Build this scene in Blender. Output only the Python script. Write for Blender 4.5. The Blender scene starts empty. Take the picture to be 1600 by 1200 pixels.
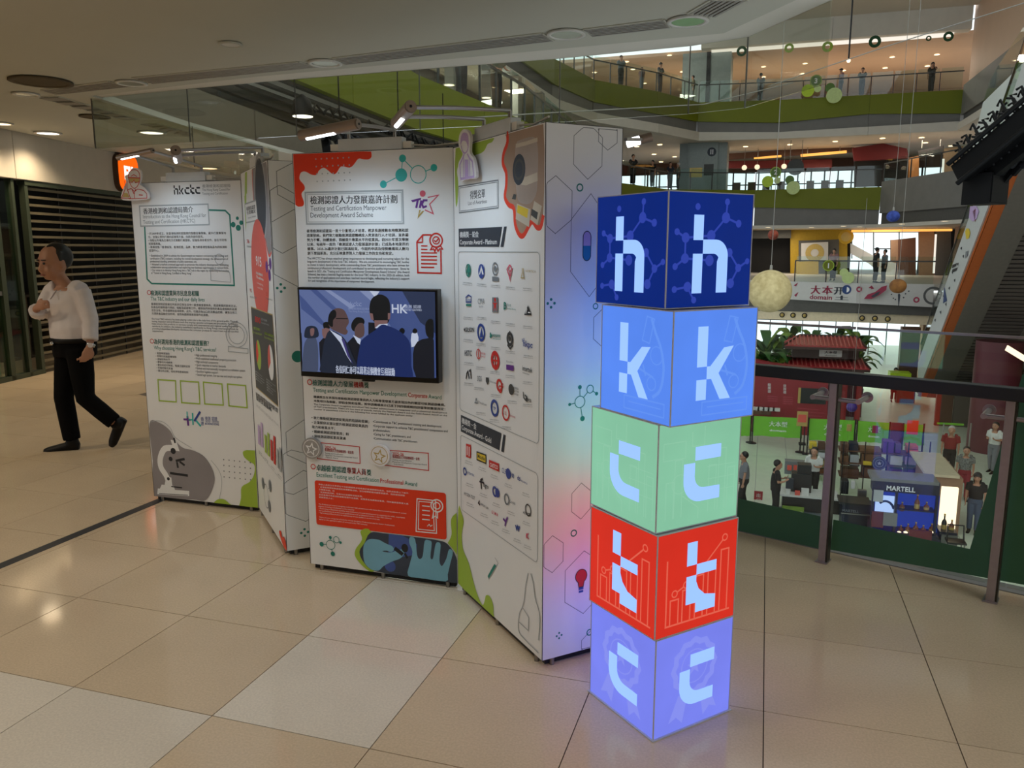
import bpy, bmesh, math, random
import numpy as np
from mathutils import Vector, Matrix

# ------------------------------------------------------------------ camera, world, light, exposure
random.seed(7)
SC = bpy.context.scene
SC.cycles.max_bounces = 6; SC.cycles.diffuse_bounces = 3; SC.cycles.glossy_bounces = 3; SC.cycles.transparent_max_bounces = 20; SC.cycles.use_adaptive_sampling = True; SC.cycles.adaptive_threshold = 0.025; SC.cycles.caustics_reflective = False; SC.cycles.caustics_refractive = False
COL = SC.collection
F_PX, YAW, PITCH, EYE = 1240.4, -0.307632, 0.167799, 1.6
cam_d = bpy.data.cameras.new('camera'); cam_d.sensor_width = 36.0; cam_d.lens = F_PX / 1600 * 36
cam_d.clip_start = 0.05; cam_d.clip_end = 400
cam = bpy.data.objects.new('camera', cam_d); COL.objects.link(cam)
cam.location = (0, 0, EYE); cam.rotation_euler = (math.pi / 2 - PITCH, 0, -YAW)
SC.camera = cam
SC.view_settings.view_transform = 'Standard'; SC.view_settings.look = 'None'
SC.view_settings.gamma = 1.0; SC.view_settings.use_curve_mapping = False
SC.view_settings.exposure = 0.25

world = bpy.data.worlds.new('world'); SC.world = world; world.use_nodes = True
bg = world.node_tree.nodes['Background']
bg.inputs['Color'].default_value = (0.86, 0.95, 1.0, 1); bg.inputs['Strength'].default_value = 1.3

def area_light(name, loc, rot, sx, sy, power, col):
    l = bpy.data.lights.new(name, 'AREA'); l.shape = 'RECTANGLE'; l.size = sx; l.size_y = sy
    l.energy = power; l.color = col
    o = bpy.data.objects.new(name, l); COL.objects.link(o); o.location = loc; o.rotation_euler = rot
    return o
def spot_light(name, loc, target, power, col, angle=100, blend=0.6, radius=0.08):
    l = bpy.data.lights.new(name, 'SPOT'); l.energy = power; l.color = col
    l.spot_size = math.radians(angle); l.spot_blend = blend; l.shadow_soft_size = radius
    o = bpy.data.objects.new(name, l); COL.objects.link(o); o.location = loc
    o.rotation_euler = (Vector(target) - Vector(loc)).to_track_quat('-Z', 'Y').to_euler()
    return o
def point_light(name, loc, power, col, radius=0.2):
    l = bpy.data.lights.new(name, 'POINT'); l.energy = power; l.color = col; l.shadow_soft_size = radius
    o = bpy.data.objects.new(name, l); COL.objects.link(o); o.location = loc
    return o

# ------------------------------------------------------------------ pixel rays (1600 x 1200) -> points on real planes
_f = np.array([math.sin(YAW) * math.cos(PITCH), math.cos(YAW) * math.cos(PITCH), -math.sin(PITCH)])
_r = np.array([math.cos(YAW), -math.sin(YAW), 0.0]); _d = np.cross(_f, _r); _C = np.array([0, 0, EYE])
def ray(x, y): return _f + _r * (x - 800) / F_PX + _d * (y - 600) / F_PX
def atz(x, y, z=0.0): v = ray(x, y); return Vector(_C + v * (z - EYE) / v[2])
def aty(x, y, Y): v = ray(x, y); return Vector(_C + v * Y / v[1])
def atx(x, y, X): v = ray(x, y); return Vector(_C + v * X / v[0])
def atd(x, y, dep): return Vector(_C + ray(x, y) * dep)
def onp(x, y, a, b):
    a = np.array([a[0], a[1]], float); b = np.array([b[0], b[1]], float); n = np.array([-(b - a)[1], (b - a)[0]])
    v = ray(x, y); t = ((a - _C[:2]) @ n) / (v[:2] @ n); return Vector(_C + v * t)

# ------------------------------------------------------------------ materials
def lin(c):
    return tuple(((v / 255) / 12.92 if v / 255 <= 0.04045 else ((v / 255 + 0.055) / 1.055) ** 2.4) for v in c)
MATS = {}
def mat(name, rgb, rough=0.6, metal=0.0, var=0.06, scale=8.0, spec=0.5, coat=0.0, bump=0.0, stretch=None):
    """opaque surface with a procedural tone variation"""
    if name in MATS: return MATS[name]
    m = bpy.data.materials.new(name); m.use_nodes = True; nt = m.node_tree; b = nt.nodes['Principled BSDF']
    c = lin(rgb)
    tc = nt.nodes.new('ShaderNodeTexCoord'); mp = nt.nodes.new('ShaderNodeMapping'); nz = nt.nodes.new('ShaderNodeTexNoise')
    nz.inputs['Scale'].default_value = scale; nz.inputs['Detail'].default_value = 4
    if stretch: mp.inputs['Scale'].default_value = stretch
    nt.links.new(tc.outputs['Object'], mp.inputs['Vector']); nt.links.new(mp.outputs['Vector'], nz.inputs['Vector'])
    rp = nt.nodes.new('ShaderNodeValToRGB')
    rp.color_ramp.elements[0].position = 0.3; rp.color_ramp.elements[1].position = 0.7
    rp.color_ramp.elements[0].color = (*[max(0, v * (1 - var)) for v in c], 1)
    rp.color_ramp.elements[1].color = (*[min(1, v * (1 + var)) for v in c], 1)
    nt.links.new(nz.outputs['Fac'], rp.inputs['Fac']); nt.links.new(rp.outputs['Color'], b.inputs['Base Color'])
    b.inputs['Roughness'].default_value = rough; b.inputs['Metallic'].default_value = metal
    b.inputs['Specular IOR Level'].default_value = spec; b.inputs['Coat Weight'].default_value = coat
    b.inputs['Coat Roughness'].default_value = 0.08
    if bump:
        bp = nt.nodes.new('ShaderNodeBump'); bp.inputs['Strength'].default_value = bump
        nt.links.new(nz.outputs['Fac'], bp.inputs['Height']); nt.links.new(bp.outputs['Normal'], b.inputs['Normal'])
    MATS[name] = m; return m
def glow(name, rgb, strength=1.0, base=True):
    """surface that gives off light (lamp, light box, screen)"""
    if name in MATS: return MATS[name]
    m = bpy.data.materials.new(name); m.use_nodes = True; nt = m.node_tree; b = nt.nodes['Principled BSDF']
    c = lin(rgb)
    b.inputs['Base Color'].default_value = (*[v * 0.15 for v in c], 1) if base else (0.02, 0.02, 0.02, 1)
    b.inputs['Roughness'].default_value = 0.5; b.inputs['Specular IOR Level'].default_value = 0.15
    b.inputs['Emission Color'].default_value = (*c, 1); b.inputs['Emission Strength'].default_value = strength
    MATS[name] = m; return m
def lit_face(name, rgb, strength, var=0.12):
    """back-lit printed skin of a light box: slightly uneven lamp behind it"""
    if name in MATS: return MATS[name]
    m = glow(name, rgb, strength); nt = m.node_tree; b = nt.nodes['Principled BSDF']; c = lin(rgb)
    tc = nt.nodes.new('ShaderNodeTexCoord'); nz = nt.nodes.new('ShaderNodeTexNoise'); nz.inputs['Scale'].default_value = 5
    rp = nt.nodes.new('ShaderNodeValToRGB')
    rp.color_ramp.elements[0].color = (*[v * (1 - var) for v in c], 1); rp.color_ramp.elements[1].color = (*[min(1, v * (1 + var)) for v in c], 1)
    nt.links.new(tc.outputs['Object'], nz.inputs['Vector']); nt.links.new(nz.outputs['Fac'], rp.inputs['Fac'])
    nt.links.new(rp.outputs['Color'], b.inputs['Emission Color']); return m
def glass(name, tint=(0.9, 0.97, 0.94), rough=0.0, refl=1.0, alpha=0.0, film=None):
    """thin sheet glass: transparent with fresnel reflection, plus an optional body colour"""
    if name in MATS: return MATS[name]
    m = bpy.data.materials.new(name); m.use_nodes = True; nt = m.node_tree; nt.nodes.clear()
    out = nt.nodes.new('ShaderNodeOutputMaterial'); tr = nt.nodes.new('ShaderNodeBsdfTransparent'); gl = nt.nodes.new('ShaderNodeBsdfGlossy')
    tr.inputs['Color'].default_value = (*tint, 1); gl.inputs['Roughness'].default_value = rough; gl.inputs['Color'].default_value = (1, 1, 1, 1)
    lw = nt.nodes.new('ShaderNodeLayerWeight'); lw.inputs['Blend'].default_value = 0.5
    pw = nt.nodes.new('ShaderNodeMath'); pw.operation = 'POWER'; pw.inputs[1].default_value = 5.0
    mu = nt.nodes.new('ShaderNodeMath'); mu.operation = 'MULTIPLY_ADD'; mu.inputs[1].default_value = 0.90 * refl; mu.inputs[2].default_value = 0.04 * refl; mu.use_clamp = True
    nt.links.new(lw.outputs['Facing'], pw.inputs[0]); nt.links.new(pw.outputs[0], mu.inputs[0])
    mx = nt.nodes.new('ShaderNodeMixShader'); nt.links.new(mu.outputs[0], mx.inputs['Fac'])
    nt.links.new(tr.outputs[0], mx.inputs[1]); nt.links.new(gl.outputs[0], mx.inputs[2]); last = mx
    if film:
        df = nt.nodes.new('ShaderNodeBsdfDiffuse'); df.inputs['Color'].default_value = (*lin(film), 1)
        m2 = nt.nodes.new('ShaderNodeMixShader'); m2.inputs['Fac'].default_value = alpha
        nt.links.new(last.outputs[0], m2.inputs[1]); nt.links.new(df.outputs[0], m2.inputs[2]); last = m2
    nt.links.new(last.outputs[0], out.inputs['Surface']); MATS[name] = m; return m

# ------------------------------------------------------------------ mesh collecting
class MB:
    def __init__(s): s.v = []; s.f = []; s.sm = []
    def add(s, vs, fs, smooth=False):
        k = len(s.v); s.v += [tuple(p) for p in vs]; s.f += [tuple(i + k for i in f) for f in fs]; s.sm += [smooth] * len(fs); return s
    def box(s, x0, y0, z0, x1, y1, z1):
        return s.add([(x0, y0, z0), (x1, y0, z0), (x1, y1, z0), (x0, y1, z0), (x0, y0, z1), (x1, y0, z1), (x1, y1, z1), (x0, y1, z1)],
                     [(0, 3, 2, 1), (4, 5, 6, 7), (0, 1, 5, 4), (1, 2, 6, 5), (2, 3, 7, 6), (3, 0, 4, 7)])
    def obox(s, M, sx, sy, sz):
        h = [(-sx / 2, -sy / 2, -sz / 2), (sx / 2, -sy / 2, -sz / 2), (sx / 2, sy / 2, -sz / 2), (-sx / 2, sy / 2, -sz / 2),
             (-sx / 2, -sy / 2, sz / 2), (sx / 2, -sy / 2, sz / 2), (sx / 2, sy / 2, sz / 2), (-sx / 2, sy / 2, sz / 2)]
        return s.add([M @ Vector(p) for p in h], [(0, 3, 2, 1), (4, 5, 6, 7), (0, 1, 5, 4), (1, 2, 6, 5), (2, 3, 7, 6), (3, 0, 4, 7)])
    def bar(s, a, b, w, h, up=(0, 0, 1)):
        """rectangular bar from a to b, w across, h along up"""
        a = Vector(a); b = Vector(b); d = (b - a); L = d.length; d.normalize(); up = Vector(up)
        x = d.cross(up)
        if x.length < 1e-4: x = d.cross(Vector((1, 0, 0)))
        x.normalize(); u = x.cross(d).normalized()
        M = Matrix((x, d, u)).transposed().to_4x4(); M.translation = (a + b) / 2
        return s.obox(M, w, L, h)
    def cyl(s, a, b, r0, r1=None, n=12, cap=True, smooth=True):
        a = Vector(a); b = Vector(b); r1 = r0 if r1 is None else r1
        d = (b - a).normalized(); x = d.orthogonal().normalized(); y = d.cross(x)
        vs = []
        for p, r in ((a, r0), (b, r1)):
            for i in range(n):
                t = 2 * math.pi * i / n; vs.append(p + x * r * math.cos(t) + y * r * math.sin(t))
        s.add(vs, [(i, (i + 1) % n, n + (i + 1) % n, n + i) for i in range(n)], smooth)
        if cap: s.add(vs[:n], [tuple(range(n - 1, -1, -1))]); s.add(vs[n:], [tuple(range(n))])
        return s
    def tube(s, path, r, n=8, cap=True):
        path = [Vector(p) for p in path]; rings = []; prev = None
        for i, p in enumerate(path):
            d = (path[min(i + 1, len(path) - 1)] - path[max(i - 1, 0)]).normalized()
            x = d.orthogonal().normalized() if prev is None else (prev - d * prev.dot(d)).normalized()
            prev = x; y = d.cross(x); rr = r[i] if isinstance(r, (list, tuple)) else r
            rings.append([p + x * rr * math.cos(2 * math.pi * k / n) + y * rr * math.sin(2 * math.pi * k / n) for k in range(n)])
        vs = [q for g in rings for q in g]; fs = []
        for i in range(len(rings) - 1):
            fs += [(i * n + k, i * n + (k + 1) % n, (i + 1) * n + (k + 1) % n, (i + 1) * n + k) for k in range(n)]
        s.add(vs, fs, True)
        if cap: s.add(rings[0], [tuple(range(n - 1, -1, -1))]); s.add(rings[-1], [tuple(range(n))])
        return s
    def lathe(s, prof, n=20, c=(0, 0, 0), smooth=True):
        vs = []; m = len(prof)
        for i in range(n):
            t = 2 * math.pi * i / n
            for r, z in prof: vs.append((c[0] + r * math.cos(t), c[1] + r * math.sin(t), c[2] + z))
        fs = [(i * m + k, ((i + 1) % n) * m + k, ((i + 1) % n) * m + k + 1, i * m + k + 1) for i in range(n) for k in range(m - 1)]
        return s.add(vs, fs, smooth)
    def ball(s, c, r, n=16, m=10, sx=1, sy=1, sz=1):
        prof = [(max(1e-5, r * math.sin(math.pi * k / m)), -r * math.cos(math.pi * k / m)) for k in range(m + 1)]
        k0 = len(s.v); s.lathe(prof, n)
        for i in range(k0, len(s.v)):
            x, y, z = s.v[i]; s.v[i] = (c[0] + x * sx, c[1] + y * sy, c[2] + z * sz)
        return s
    def prism(s, pts, vec):
        """polygon (3-D points) pushed along vec"""
        pts = [Vector(p) for p in pts]; n = len(pts); vec = Vector(vec); q = [p + vec for p in pts]
        return s.add(pts + q, [tuple(range(n - 1, -1, -1)), tuple(range(n, 2 * n))] + [(i, (i + 1) % n, n + (i + 1) % n, n + i) for i in range(n)])
    def build(s, name, m, parent=None, loc=None, rz=None):
        me = bpy.data.meshes.new(name); me.from_pydata(s.v, [], s.f); me.materials.append(m if not isinstance(m, str) else MATS[m])
        me.polygons.foreach_set('use_smooth', s.sm); me.validate(); me.update()
        o = bpy.data.objects.new(name, me); COL.objects.link(o)
        if parent is not None: o.parent = parent
        if loc is not None: o.location = loc
        if rz is not None: o.rotation_euler = (0, 0, rz)
        return o
def weld(o):
    bm = bmesh.new(); bm.from_mesh(o.data); bmesh.ops.remove_doubles(bm, verts=bm.verts, dist=1e-5); bmesh.ops.recalc_face_normals(bm, faces=bm.faces)
    bm.to_mesh(o.data); bm.free(); return o
def bevel(o, w=0.004, seg=2):
    b = o.modifiers.new('bevel', 'BEVEL'); b.width = w; b.segments = seg; b.limit_method = 'ANGLE'; return o
def tag(o, label=None, cat=None, group=None, kind=None):
    if label: o['label'] = label
    if cat: o['category'] = cat
    if group: o['group'] = group
    if kind: o['kind'] = kind
    return o
def thing(name, label, cat, loc=(0, 0, 0), rz=0.0, group=None):
    o = bpy.data.objects.new(name, None); COL.objects.link(o); o.location = loc; o.rotation_euler = (0, 0, rz); o.empty_display_size = 0.1
    return tag(o, label, cat, group)
def struct(o): o['kind'] = 'structure'; return o
def node(name, loc=(0, 0, 0), rz=0.0):
    o = bpy.data.objects.new(name, None); COL.objects.link(o); o.location = loc; o.rotation_euler = (0, 0, rz); o.empty_display_size = 0.1
    return struct(o)
def copy_tree(o, parent=None):
    c = o.copy(); COL.objects.link(c); c.parent = parent
    for ch in [x for x in KIDS(o)]: copy_tree(ch, c)
    return c
def KIDS(o): return list(o.children)

# ------------------------------------------------------------------ lettering
_tc = {}
WORK = bpy.data.scenes.new('work')                 # scratch scene: shapes are evaluated here, then it is removed
def evaluated_mesh(o):
    vl = WORK.view_layers[0]; vl.update(); return bpy.data.meshes.new_from_object(o.evaluated_get(vl.depsgraph))
def text_geo(body, bold=0.0):
    """verts (x,y) and faces of a line of lettering at size 1, left aligned on the baseline"""
    key = (body, bold)
    if key in _tc: return _tc[key]
    c = bpy.data.curves.new('lettering', 'FONT'); c.body = body; c.size = 1.0; c.resolution_u = 2; c.offset = bold
    c.fill_mode = 'BOTH'
    o = bpy.data.objects.new('lettering', c); WORK.collection.objects.link(o)
    me = evaluated_mesh(o)
    v = [(p.co.x, p.co.y) for p in me.vertices]; f = [tuple(p.vertices) for p in me.polygons]
    bpy.data.objects.remove(o); bpy.data.curves.remove(c); bpy.data.meshes.remove(me)
    _tc[key] = (v, f); return v, f
def text_bounds(v):
    xs = [p[0] for p in v]; ys = [p[1] for p in v]; return min(xs), min(ys), max(xs), max(ys)

# ------------------------------------------------------------------ flat print on an upright board (local x = across, z = up, -y = towards the viewer)
SPLIT = {'printed_heading', 'printed_graphic', 'hexagon_line', 'label_plate', 'square_frame', 'bullet_ring', 'lime_blob', 'red_drip', 'ring_mark', 'printed_atom', 'caption_box', 'list_frame', 'photo_base', 'photo_panel', 'photo_backdrop', 'vessel_band', 'bulb_cap', 'printed_outline', 'microscope_fitting', 'microscope_part', 'plate_border', 'block_pie'}
class Print:
    def __init__(s, root, o2, theta, step=0.0001, y0=0.0):
        s.root = root; s.o = o2; s.t = theta; s.dir = (math.cos(theta), math.sin(theta)); s.n = 0; s.step = step; s.y0 = y0
    def uv(s, x, y):
        p = onp(x, y, s.o, (s.o[0] + s.dir[0], s.o[1] + s.dir[1]))
        return ((p.x - s.o[0]) * s.dir[0] + (p.y - s.o[1]) * s.dir[1], p.z)
    def pts(s, l): return [s.uv(*p) for p in l]
    def layer(s): s.n += 1; return s.y0 - s.step * s.n
    # --- all return geometry in (u,v); out() turns a collection into one printed part
    def out(s, name, m, geos, layer=None, parent=None, raised=0.0):
        y = s.y0 - s.step * layer if layer else s.layer()
        if name in SPLIT and len(geos) > 1:
            return [s.out(name, m, [gg], (layer or s.n) + .12 * i_, parent, raised) for i_, gg in enumerate(geos)][0]
        mb = MB()
        for i_, (v, f) in enumerate(geos):
            if i_ and len(geos) < 60: y -= 1.2e-5
            if raised:
                for ff in f: mb.prism([(v[i][0], y, v[i][1]) for i in ff], (0, -raised, 0))
            else: mb.add([(a, y, b) for a, b in v], f)
        return mb.build(name, m, parent or s.root)
    def poly(s, px): q = s.pts(px); return (q, [tuple(range(len(q)))])
def g_poly(q): return (list(q), [tuple(range(len(q)))])
def g_circle(c, r, n=24, ry=None):
    ry = ry or r
    return ([(c[0] + r * math.cos(2 * math.pi * i / n), c[1] + ry * math.sin(2 * math.pi * i / n)) for i in range(n)], [tuple(range(n))])
def g_ring(c, r, w, n=28, ry=None):
    k = (ry or r) / r
    v = [(c[0] + (r - w / 2) * math.cos(2 * math.pi * i / n), c[1] + k * (r - w / 2) * math.sin(2 * math.pi * i / n)) for i in range(n)]
    v += [(c[0] + (r + w / 2) * math.cos(2 * math.pi * i / n), c[1] + k * (r + w / 2) * math.sin(2 * math.pi * i / n)) for i in range(n)]
    return (v, [(i, (i + 1) % n, n + (i + 1) % n, n + i) for i in range(n)])
def g_rect(u0, v0, u1, v1): return ([(u0, v0), (u1, v0), (u1, v1), (u0, v1)], [(0, 1, 2, 3)])
def g_stroke(q, w, closed=False):
    q = [Vector((a, b)) for a, b in q]; n = len(q); L = []; R = []
    for i in range(n):
        a = q[(i - 1) % n] if (closed or i) else None; b = q[(i + 1) % n] if (closed or i < n - 1) else None
        d1 = (q[i] - a).normalized() if a is not None else None; d2 = (b - q[i]).normalized() if b is not None else None
        if d1 is None: d1 = d2
        if d2 is None: d2 = d1
        n1 = Vector((-d1.y, d1.x)); n2 = Vector((-d2.y, d2.x)); m = n1 + n2
        if m.length < 1e-6: m = n1
        m.normalize(); k = w / 2 / max(0.35, m.dot(n1)); L.append(q[i] + m * k); R.append(q[i] - m * k)
    v = [tuple(p) for p in L] + [tuple(p) for p in R]
    return (v, [(i, (i + 1) % n, n + (i + 1) % n, n + i) for i in range(n if closed else n - 1)])
def g_round(u0, v0, u1, v1, r, k=5):
    q = []
    for cx, cy, a in ((u1 - r, v0 + r, -90), (u1 - r, v1 - r, 0), (u0 + r, v1 - r, 90), (u0 + r, v0 + r, 180)):
        for i in range(k + 1):
            t = math.radians(a + 90 * i / k); q.append((cx + r * math.cos(t), cy + r * math.sin(t)))
    return q
def smooth_curve(q, n=5, closed=True):
    """Catmull-Rom through the points"""
    m = len(q); out = []
    for i in range(m if closed else m - 1):
        p = [q[(i + k) % m] if closed else q[min(max(i + k, 0), m - 1)] for k in (-1, 0, 1, 2)]
        for j in range(n):
            t = j / n; t2 = t * t; t3 = t2 * t
            out.append(tuple(0.5 * (2 * p[1][a] + (p[2][a] - p[0][a]) * t + (2 * p[0][a] - 5 * p[1][a] + 4 * p[2][a] - p[3][a]) * t2 + (3 * p[1][a] - p[0][a] - 3 * p[2][a] + p[3][a]) * t3) for a in range(2)))
    if not closed: out.append(q[-1])
    return out
def g_text(body, u0, v0, u1=None, h=None, bold=0.0, center=False):
    """lettering from u0 on baseline v0; fits to u1 across and to h in height (h = cap or character height)"""
    cjk = any(ord(ch) >= 0x2e80 for ch in body)
    v, f = text_geo(body, 0.0 if cjk else bold)
    if not v: return ([], [])
    if cjk and bold:
        k = len(v); w = 0.012 + bold; v = [(a - w, b) for a, b in v] + [(a + w, b) for a, b in v]; f = f + [tuple(i + k for i in q) for q in f]
    x0, y0, x1, y1 = text_bounds(v); cap = 0.72 if all(ord(ch) < 0x2e80 for ch in body) else 0.9
    sy = (h / cap) if h else None
    sx = ((u1 - u0) / (x1 - x0)) if u1 is not None else None
    if sy is None: sy = sx
    if sx is None: sx = sy
    off = -(x1 - x0) * sx / 2 if center else 0
    return ([(u0 + off + (a - x0) * sx, v0 + b * sy) for a, b in v], f)
def p_text(P, body, a, b, hpx, bold=0.0):
    """a, b: pixel of the left and right end of the baseline; hpx: height in pixels"""
    u0, v0 = P.uv(*a); u1, v1 = P.uv(*b); h = P.uv(a[0], a[1] - hpx)[1] - v0
    g = g_text(body, u0, v0, u1, h, bold)
    return ([(p[0], p[1] + (v1 - v0) * (p[0] - u0) / max(1e-6, u1 - u0)) for p in g[0]], g[1])
def p_block(P, lines, tl, br, fill=0.72, last=None, bold=0.0, just=True):
    """lines of small print between a top-left and bottom-right pixel"""
    u0, v1 = P.uv(*tl); u1, v0 = P.uv(*br); n = len(lines); pitch = (v1 - v0) / n; out = []
    wid = []
    for t in lines:
        v, f = text_geo(t, 0.0 if any(ord(ch) >= 0x2e80 for ch in t) else bold); b = text_bounds(v) if v else (0, 0, 1, 1); wid.append(b[2] - b[0])
    mx = max(wid)
    for i, t in enumerate(lines):
        w = (u1 - u0) * (wid[i] / mx)
        if just and wid[i] > 0.86 * mx: w = u1 - u0
        out.append(g_text(t, u0, v1 - pitch * (i + 0.86), u0 + w, pitch * fill, bold))
    return out
# ================================================================== STRUCTURE
def tile_mat(name, rgb, speck, rough):
    if name in MATS: return MATS[name]
    m = bpy.data.materials.new(name); m.use_nodes = True; nt = m.node_tree; b = nt.nodes['Principled BSDF']; N = nt.nodes.new; Lk = nt.links.new
    g = N('ShaderNodeNewGeometry'); oi = N('ShaderNodeObjectInfo')
    n1 = N('ShaderNodeTexNoise'); n1.inputs['Scale'].default_value = 2.2; n1.inputs['Detail'].default_value = 3
    vo = N('ShaderNodeTexVoronoi'); vo.inputs['Scale'].default_value = 210
    n3 = N('ShaderNodeTexNoise'); n3.inputs['Scale'].default_value = 120; n3.inputs['Detail'].default_value = 2
    for n in (n1, vo, n3): Lk(g.outputs['Position'], n.inputs['Vector'])
    c = lin(rgb); s = lin(speck)
    r3 = N('ShaderNodeValToRGB'); r3.color_ramp.elements[0].position = 0.35; r3.color_ramp.elements[1].position = 0.7
    r3.color_ramp.elements[0].color = (*[v * 0.93 for v in c], 1); r3.color_ramp.elements[1].color = (*[min(1, v * 1.06) for v in c], 1)
    Lk(n3.outputs['Fac'], r3.inputs['Fac'])
    rv = N('ShaderNodeValToRGB'); rv.color_ramp.elements[0].position = 0.035; rv.color_ramp.elements[1].position = 0.075
    rv.color_ramp.elements[0].color = (1, 1, 1, 1); rv.color_ramp.elements[1].color = (0, 0, 0, 1)
    Lk(vo.outputs['Distance'], rv.inputs['Fac'])
    mx = N('ShaderNodeMix'); mx.data_type = 'RGBA'; mx.inputs['B'].default_value = (*s, 1)
    mm = N('ShaderNodeMath'); mm.operation = 'MULTIPLY'; mm.inputs[1].default_value = 0.4; Lk(rv.outputs['Color'], mm.inputs[0])
    Lk(mm.outputs[0], mx.inputs['Factor']); Lk(r3.outputs['Color'], mx.inputs['A'])
    hs = N('ShaderNodeHueSaturation'); Lk(mx.outputs['Result'], hs.inputs['Color'])
    a1 = N('ShaderNodeMath'); a1.operation = 'MULTIPLY_ADD'; a1.inputs[1].default_value = 0.10; a1.inputs[2].default_value = 0.95; Lk(oi.outputs['Random'], a1.inputs[0])
    a2 = N('ShaderNodeMath'); a2.operation = 'MULTIPLY_ADD'; a2.inputs[1].default_value = 0.24; Lk(n1.outputs['Fac'], a2.inputs[0])
    a3 = N('ShaderNodeMath'); a3.operation = 'ADD'; a3.inputs[1].default_value = -0.12; Lk(a1.outputs[0], a3.inputs[0]); Lk(a3.outputs[0], a2.inputs[2])
    Lk(a2.outputs[0], hs.inputs['Value']); Lk(hs.outputs['Color'], b.inputs['Base Color'])
    ra = N('ShaderNodeMath'); ra.operation = 'MULTIPLY_ADD'; ra.inputs[1].default_value = 0.10; ra.inputs[2].default_value = rough - 0.05
    Lk(n1.outputs['Fac'], ra.inputs[0]); Lk(ra.outputs[0], b.inputs['Roughness'])
    b.inputs['Specular IOR Level'].default_value = 0.5
    MATS[name] = m; return m
tile_mat('tile_beige', (210, 187, 157), (240, 222, 198), 0.10)
tile_mat('tile_white', (222, 210, 192), (160, 148, 132), 0.10)
mat('grout', (74, 62, 52), 0.8); mat('ceiling_paint', (188, 186, 172), 0.75, var=0.02, scale=1.5)
mat('strip_dark', (48, 50, 54), 0.45)
mat('cream', (176, 168, 154), 0.6, var=0.03); mat('fascia_grey', (122, 120, 116), 0.6, var=0.05, scale=2)
mat('fascia_cream', (214, 208, 196), 0.6, var=0.03, scale=2); mat('fascia_dark', (88, 86, 82), 0.7)
mat('lime', (114, 122, 0), 0.6, var=0.04, scale=1.2); mat('lime_dark', (96, 104, 10), 0.5, var=0.05)
mat('vent_grey', (104, 101, 94), 0.6); mat('vent_slat', (150, 146, 138), 0.5); mat('frame_white', (205, 202, 194), 0.5)
mat('steel', (150, 146, 142), 0.3, 0.9, var=0.08, scale=20, stretch=(1, 1, 12)); mat('dark_metal', (38, 38, 40), 0.4, 0.6)
mat('black_plastic', (16, 16, 18), 0.4); mat('dark_interior', (26, 25, 22), 0.8); mat('tan_wall', (150, 118, 92), 0.7)
mat('alu', (178, 178, 180), 0.35, 0.7)
glass('clear_glass', (0.93, 0.97, 0.95)); glass('green_glass', (0.80, 0.90, 0.84), refl=1.0)
glass('smoke_glass', (0.88, 0.90, 0.86), refl=1.4)
glow('lamp_warm', (255, 214, 160), 3.0); glow('lamp_white', (255, 244, 225), 3.0)

# ---- floor: slab, stone tiles with recessed joints
TS, TX, TY = 0.6098, -2.3714, 2.0967
RN = Vector((0.351, 0.936)); RE = Vector((0.42, 4.42)); RD = Vector((0.936, -0.351))      # balustrade line
def rail_y(x): return RE.y - 0.375 * (x - RE.x)
fl = [(-14, -5), (5.4, -5), (5.4, rail_y(5.4)), (-6.4, rail_y(-6.4)), (-6.4, 20), (-14, 20)]
floor = struct(MB().prism([(x, y, -0.42) for x, y in fl], (0, 0, 0.415)).build('floor', 'grout'))
def clip(poly, n, e):
    out = []
    for i in range(len(poly)):
        a, b = poly[i], poly[(i + 1) % len(poly)]; da = (Vector(a) - e).dot(n); db = (Vector(b) - e).dot(n)
        if da <= 0: out.append(a)
        if (da < 0 < db) or (db < 0 < da):
            t = da / (da - db); out.append((a[0] + (b[0] - a[0]) * t, a[1] + (b[1] - a[1]) * t))
    return out
def pxarea(poly):
    q = []
    for x, y in poly:
        d = np.array([x, y, 0]) - _C; z = d @ _f
        if z < 0.3: return 0
        q.append((800 + F_PX * (d @ _r) / z, 600 + F_PX * (d @ _d) / z))
    if max(p[0] for p in q) < 0 or min(p[0] for p in q) > 1600 or min(p[1] for p in q) > 1200 or max(p[1] for p in q) < 0: return 0
    return abs(sum(q[i][0] * q[(i + 1) % len(q)][1] - q[(i + 1) % len(q)][0] * q[i][1] for i in range(len(q)))) / 2
g = 0.0019; cand = []
for i in range(-16, 12):
    for j in range(-10, 29):
        x0, y0 = TX + i * TS + g, TY + j * TS + g; x1, y1 = x0 + TS - 2 * g, y0 + TS - 2 * g
        poly = [(x0, y0), (x1, y0), (x1, y1), (x0, y1)]; full = True
        if x1 > -6.5:
            c = clip(poly, RN, RE)
            if len(c) < 3: continue
            full = len(c) == 4 and c == poly; poly = c
        white = (i == 1 and j >= 0) or (j == -1 and i <= 0)
        cand.append((pxarea(poly), i, j, poly, full, white))
cand.sort(key=lambda t: -t[0])
proto = {}
rest = MB()
for k, (a, i, j, poly, full, white) in enumerate(cand):
    mt = 'tile_white' if white else 'tile_beige'
    if k >= 300 or a <= 0:
        rest.prism([(x, y, -0.012) for x, y in poly], (0, 0, 0.012)); continue
    if full:
        cx, cy = poly[0]
        if white not in proto:
            s = TS - 2 * g; o = MB().prism([(0, 0, -0.012), (s, 0, -0.012), (s, s, -0.012), (0, s, -0.012)], (0, 0, 0.012)).build('tile', mt, floor)
            proto[white] = o.data
        else:
            o = bpy.data.objects.new('tile', proto[white]); COL.objects.link(o); o.parent = floor
        o.location = (cx, cy, 0)
    else:
        MB().prism([(x, y, -0.012) for x, y in poly], (0, 0, 0.012)).build('tile', mt, floor)
tag(rest.build('tile_field', 'tile_beige', floor), kind='stuff')
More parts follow.
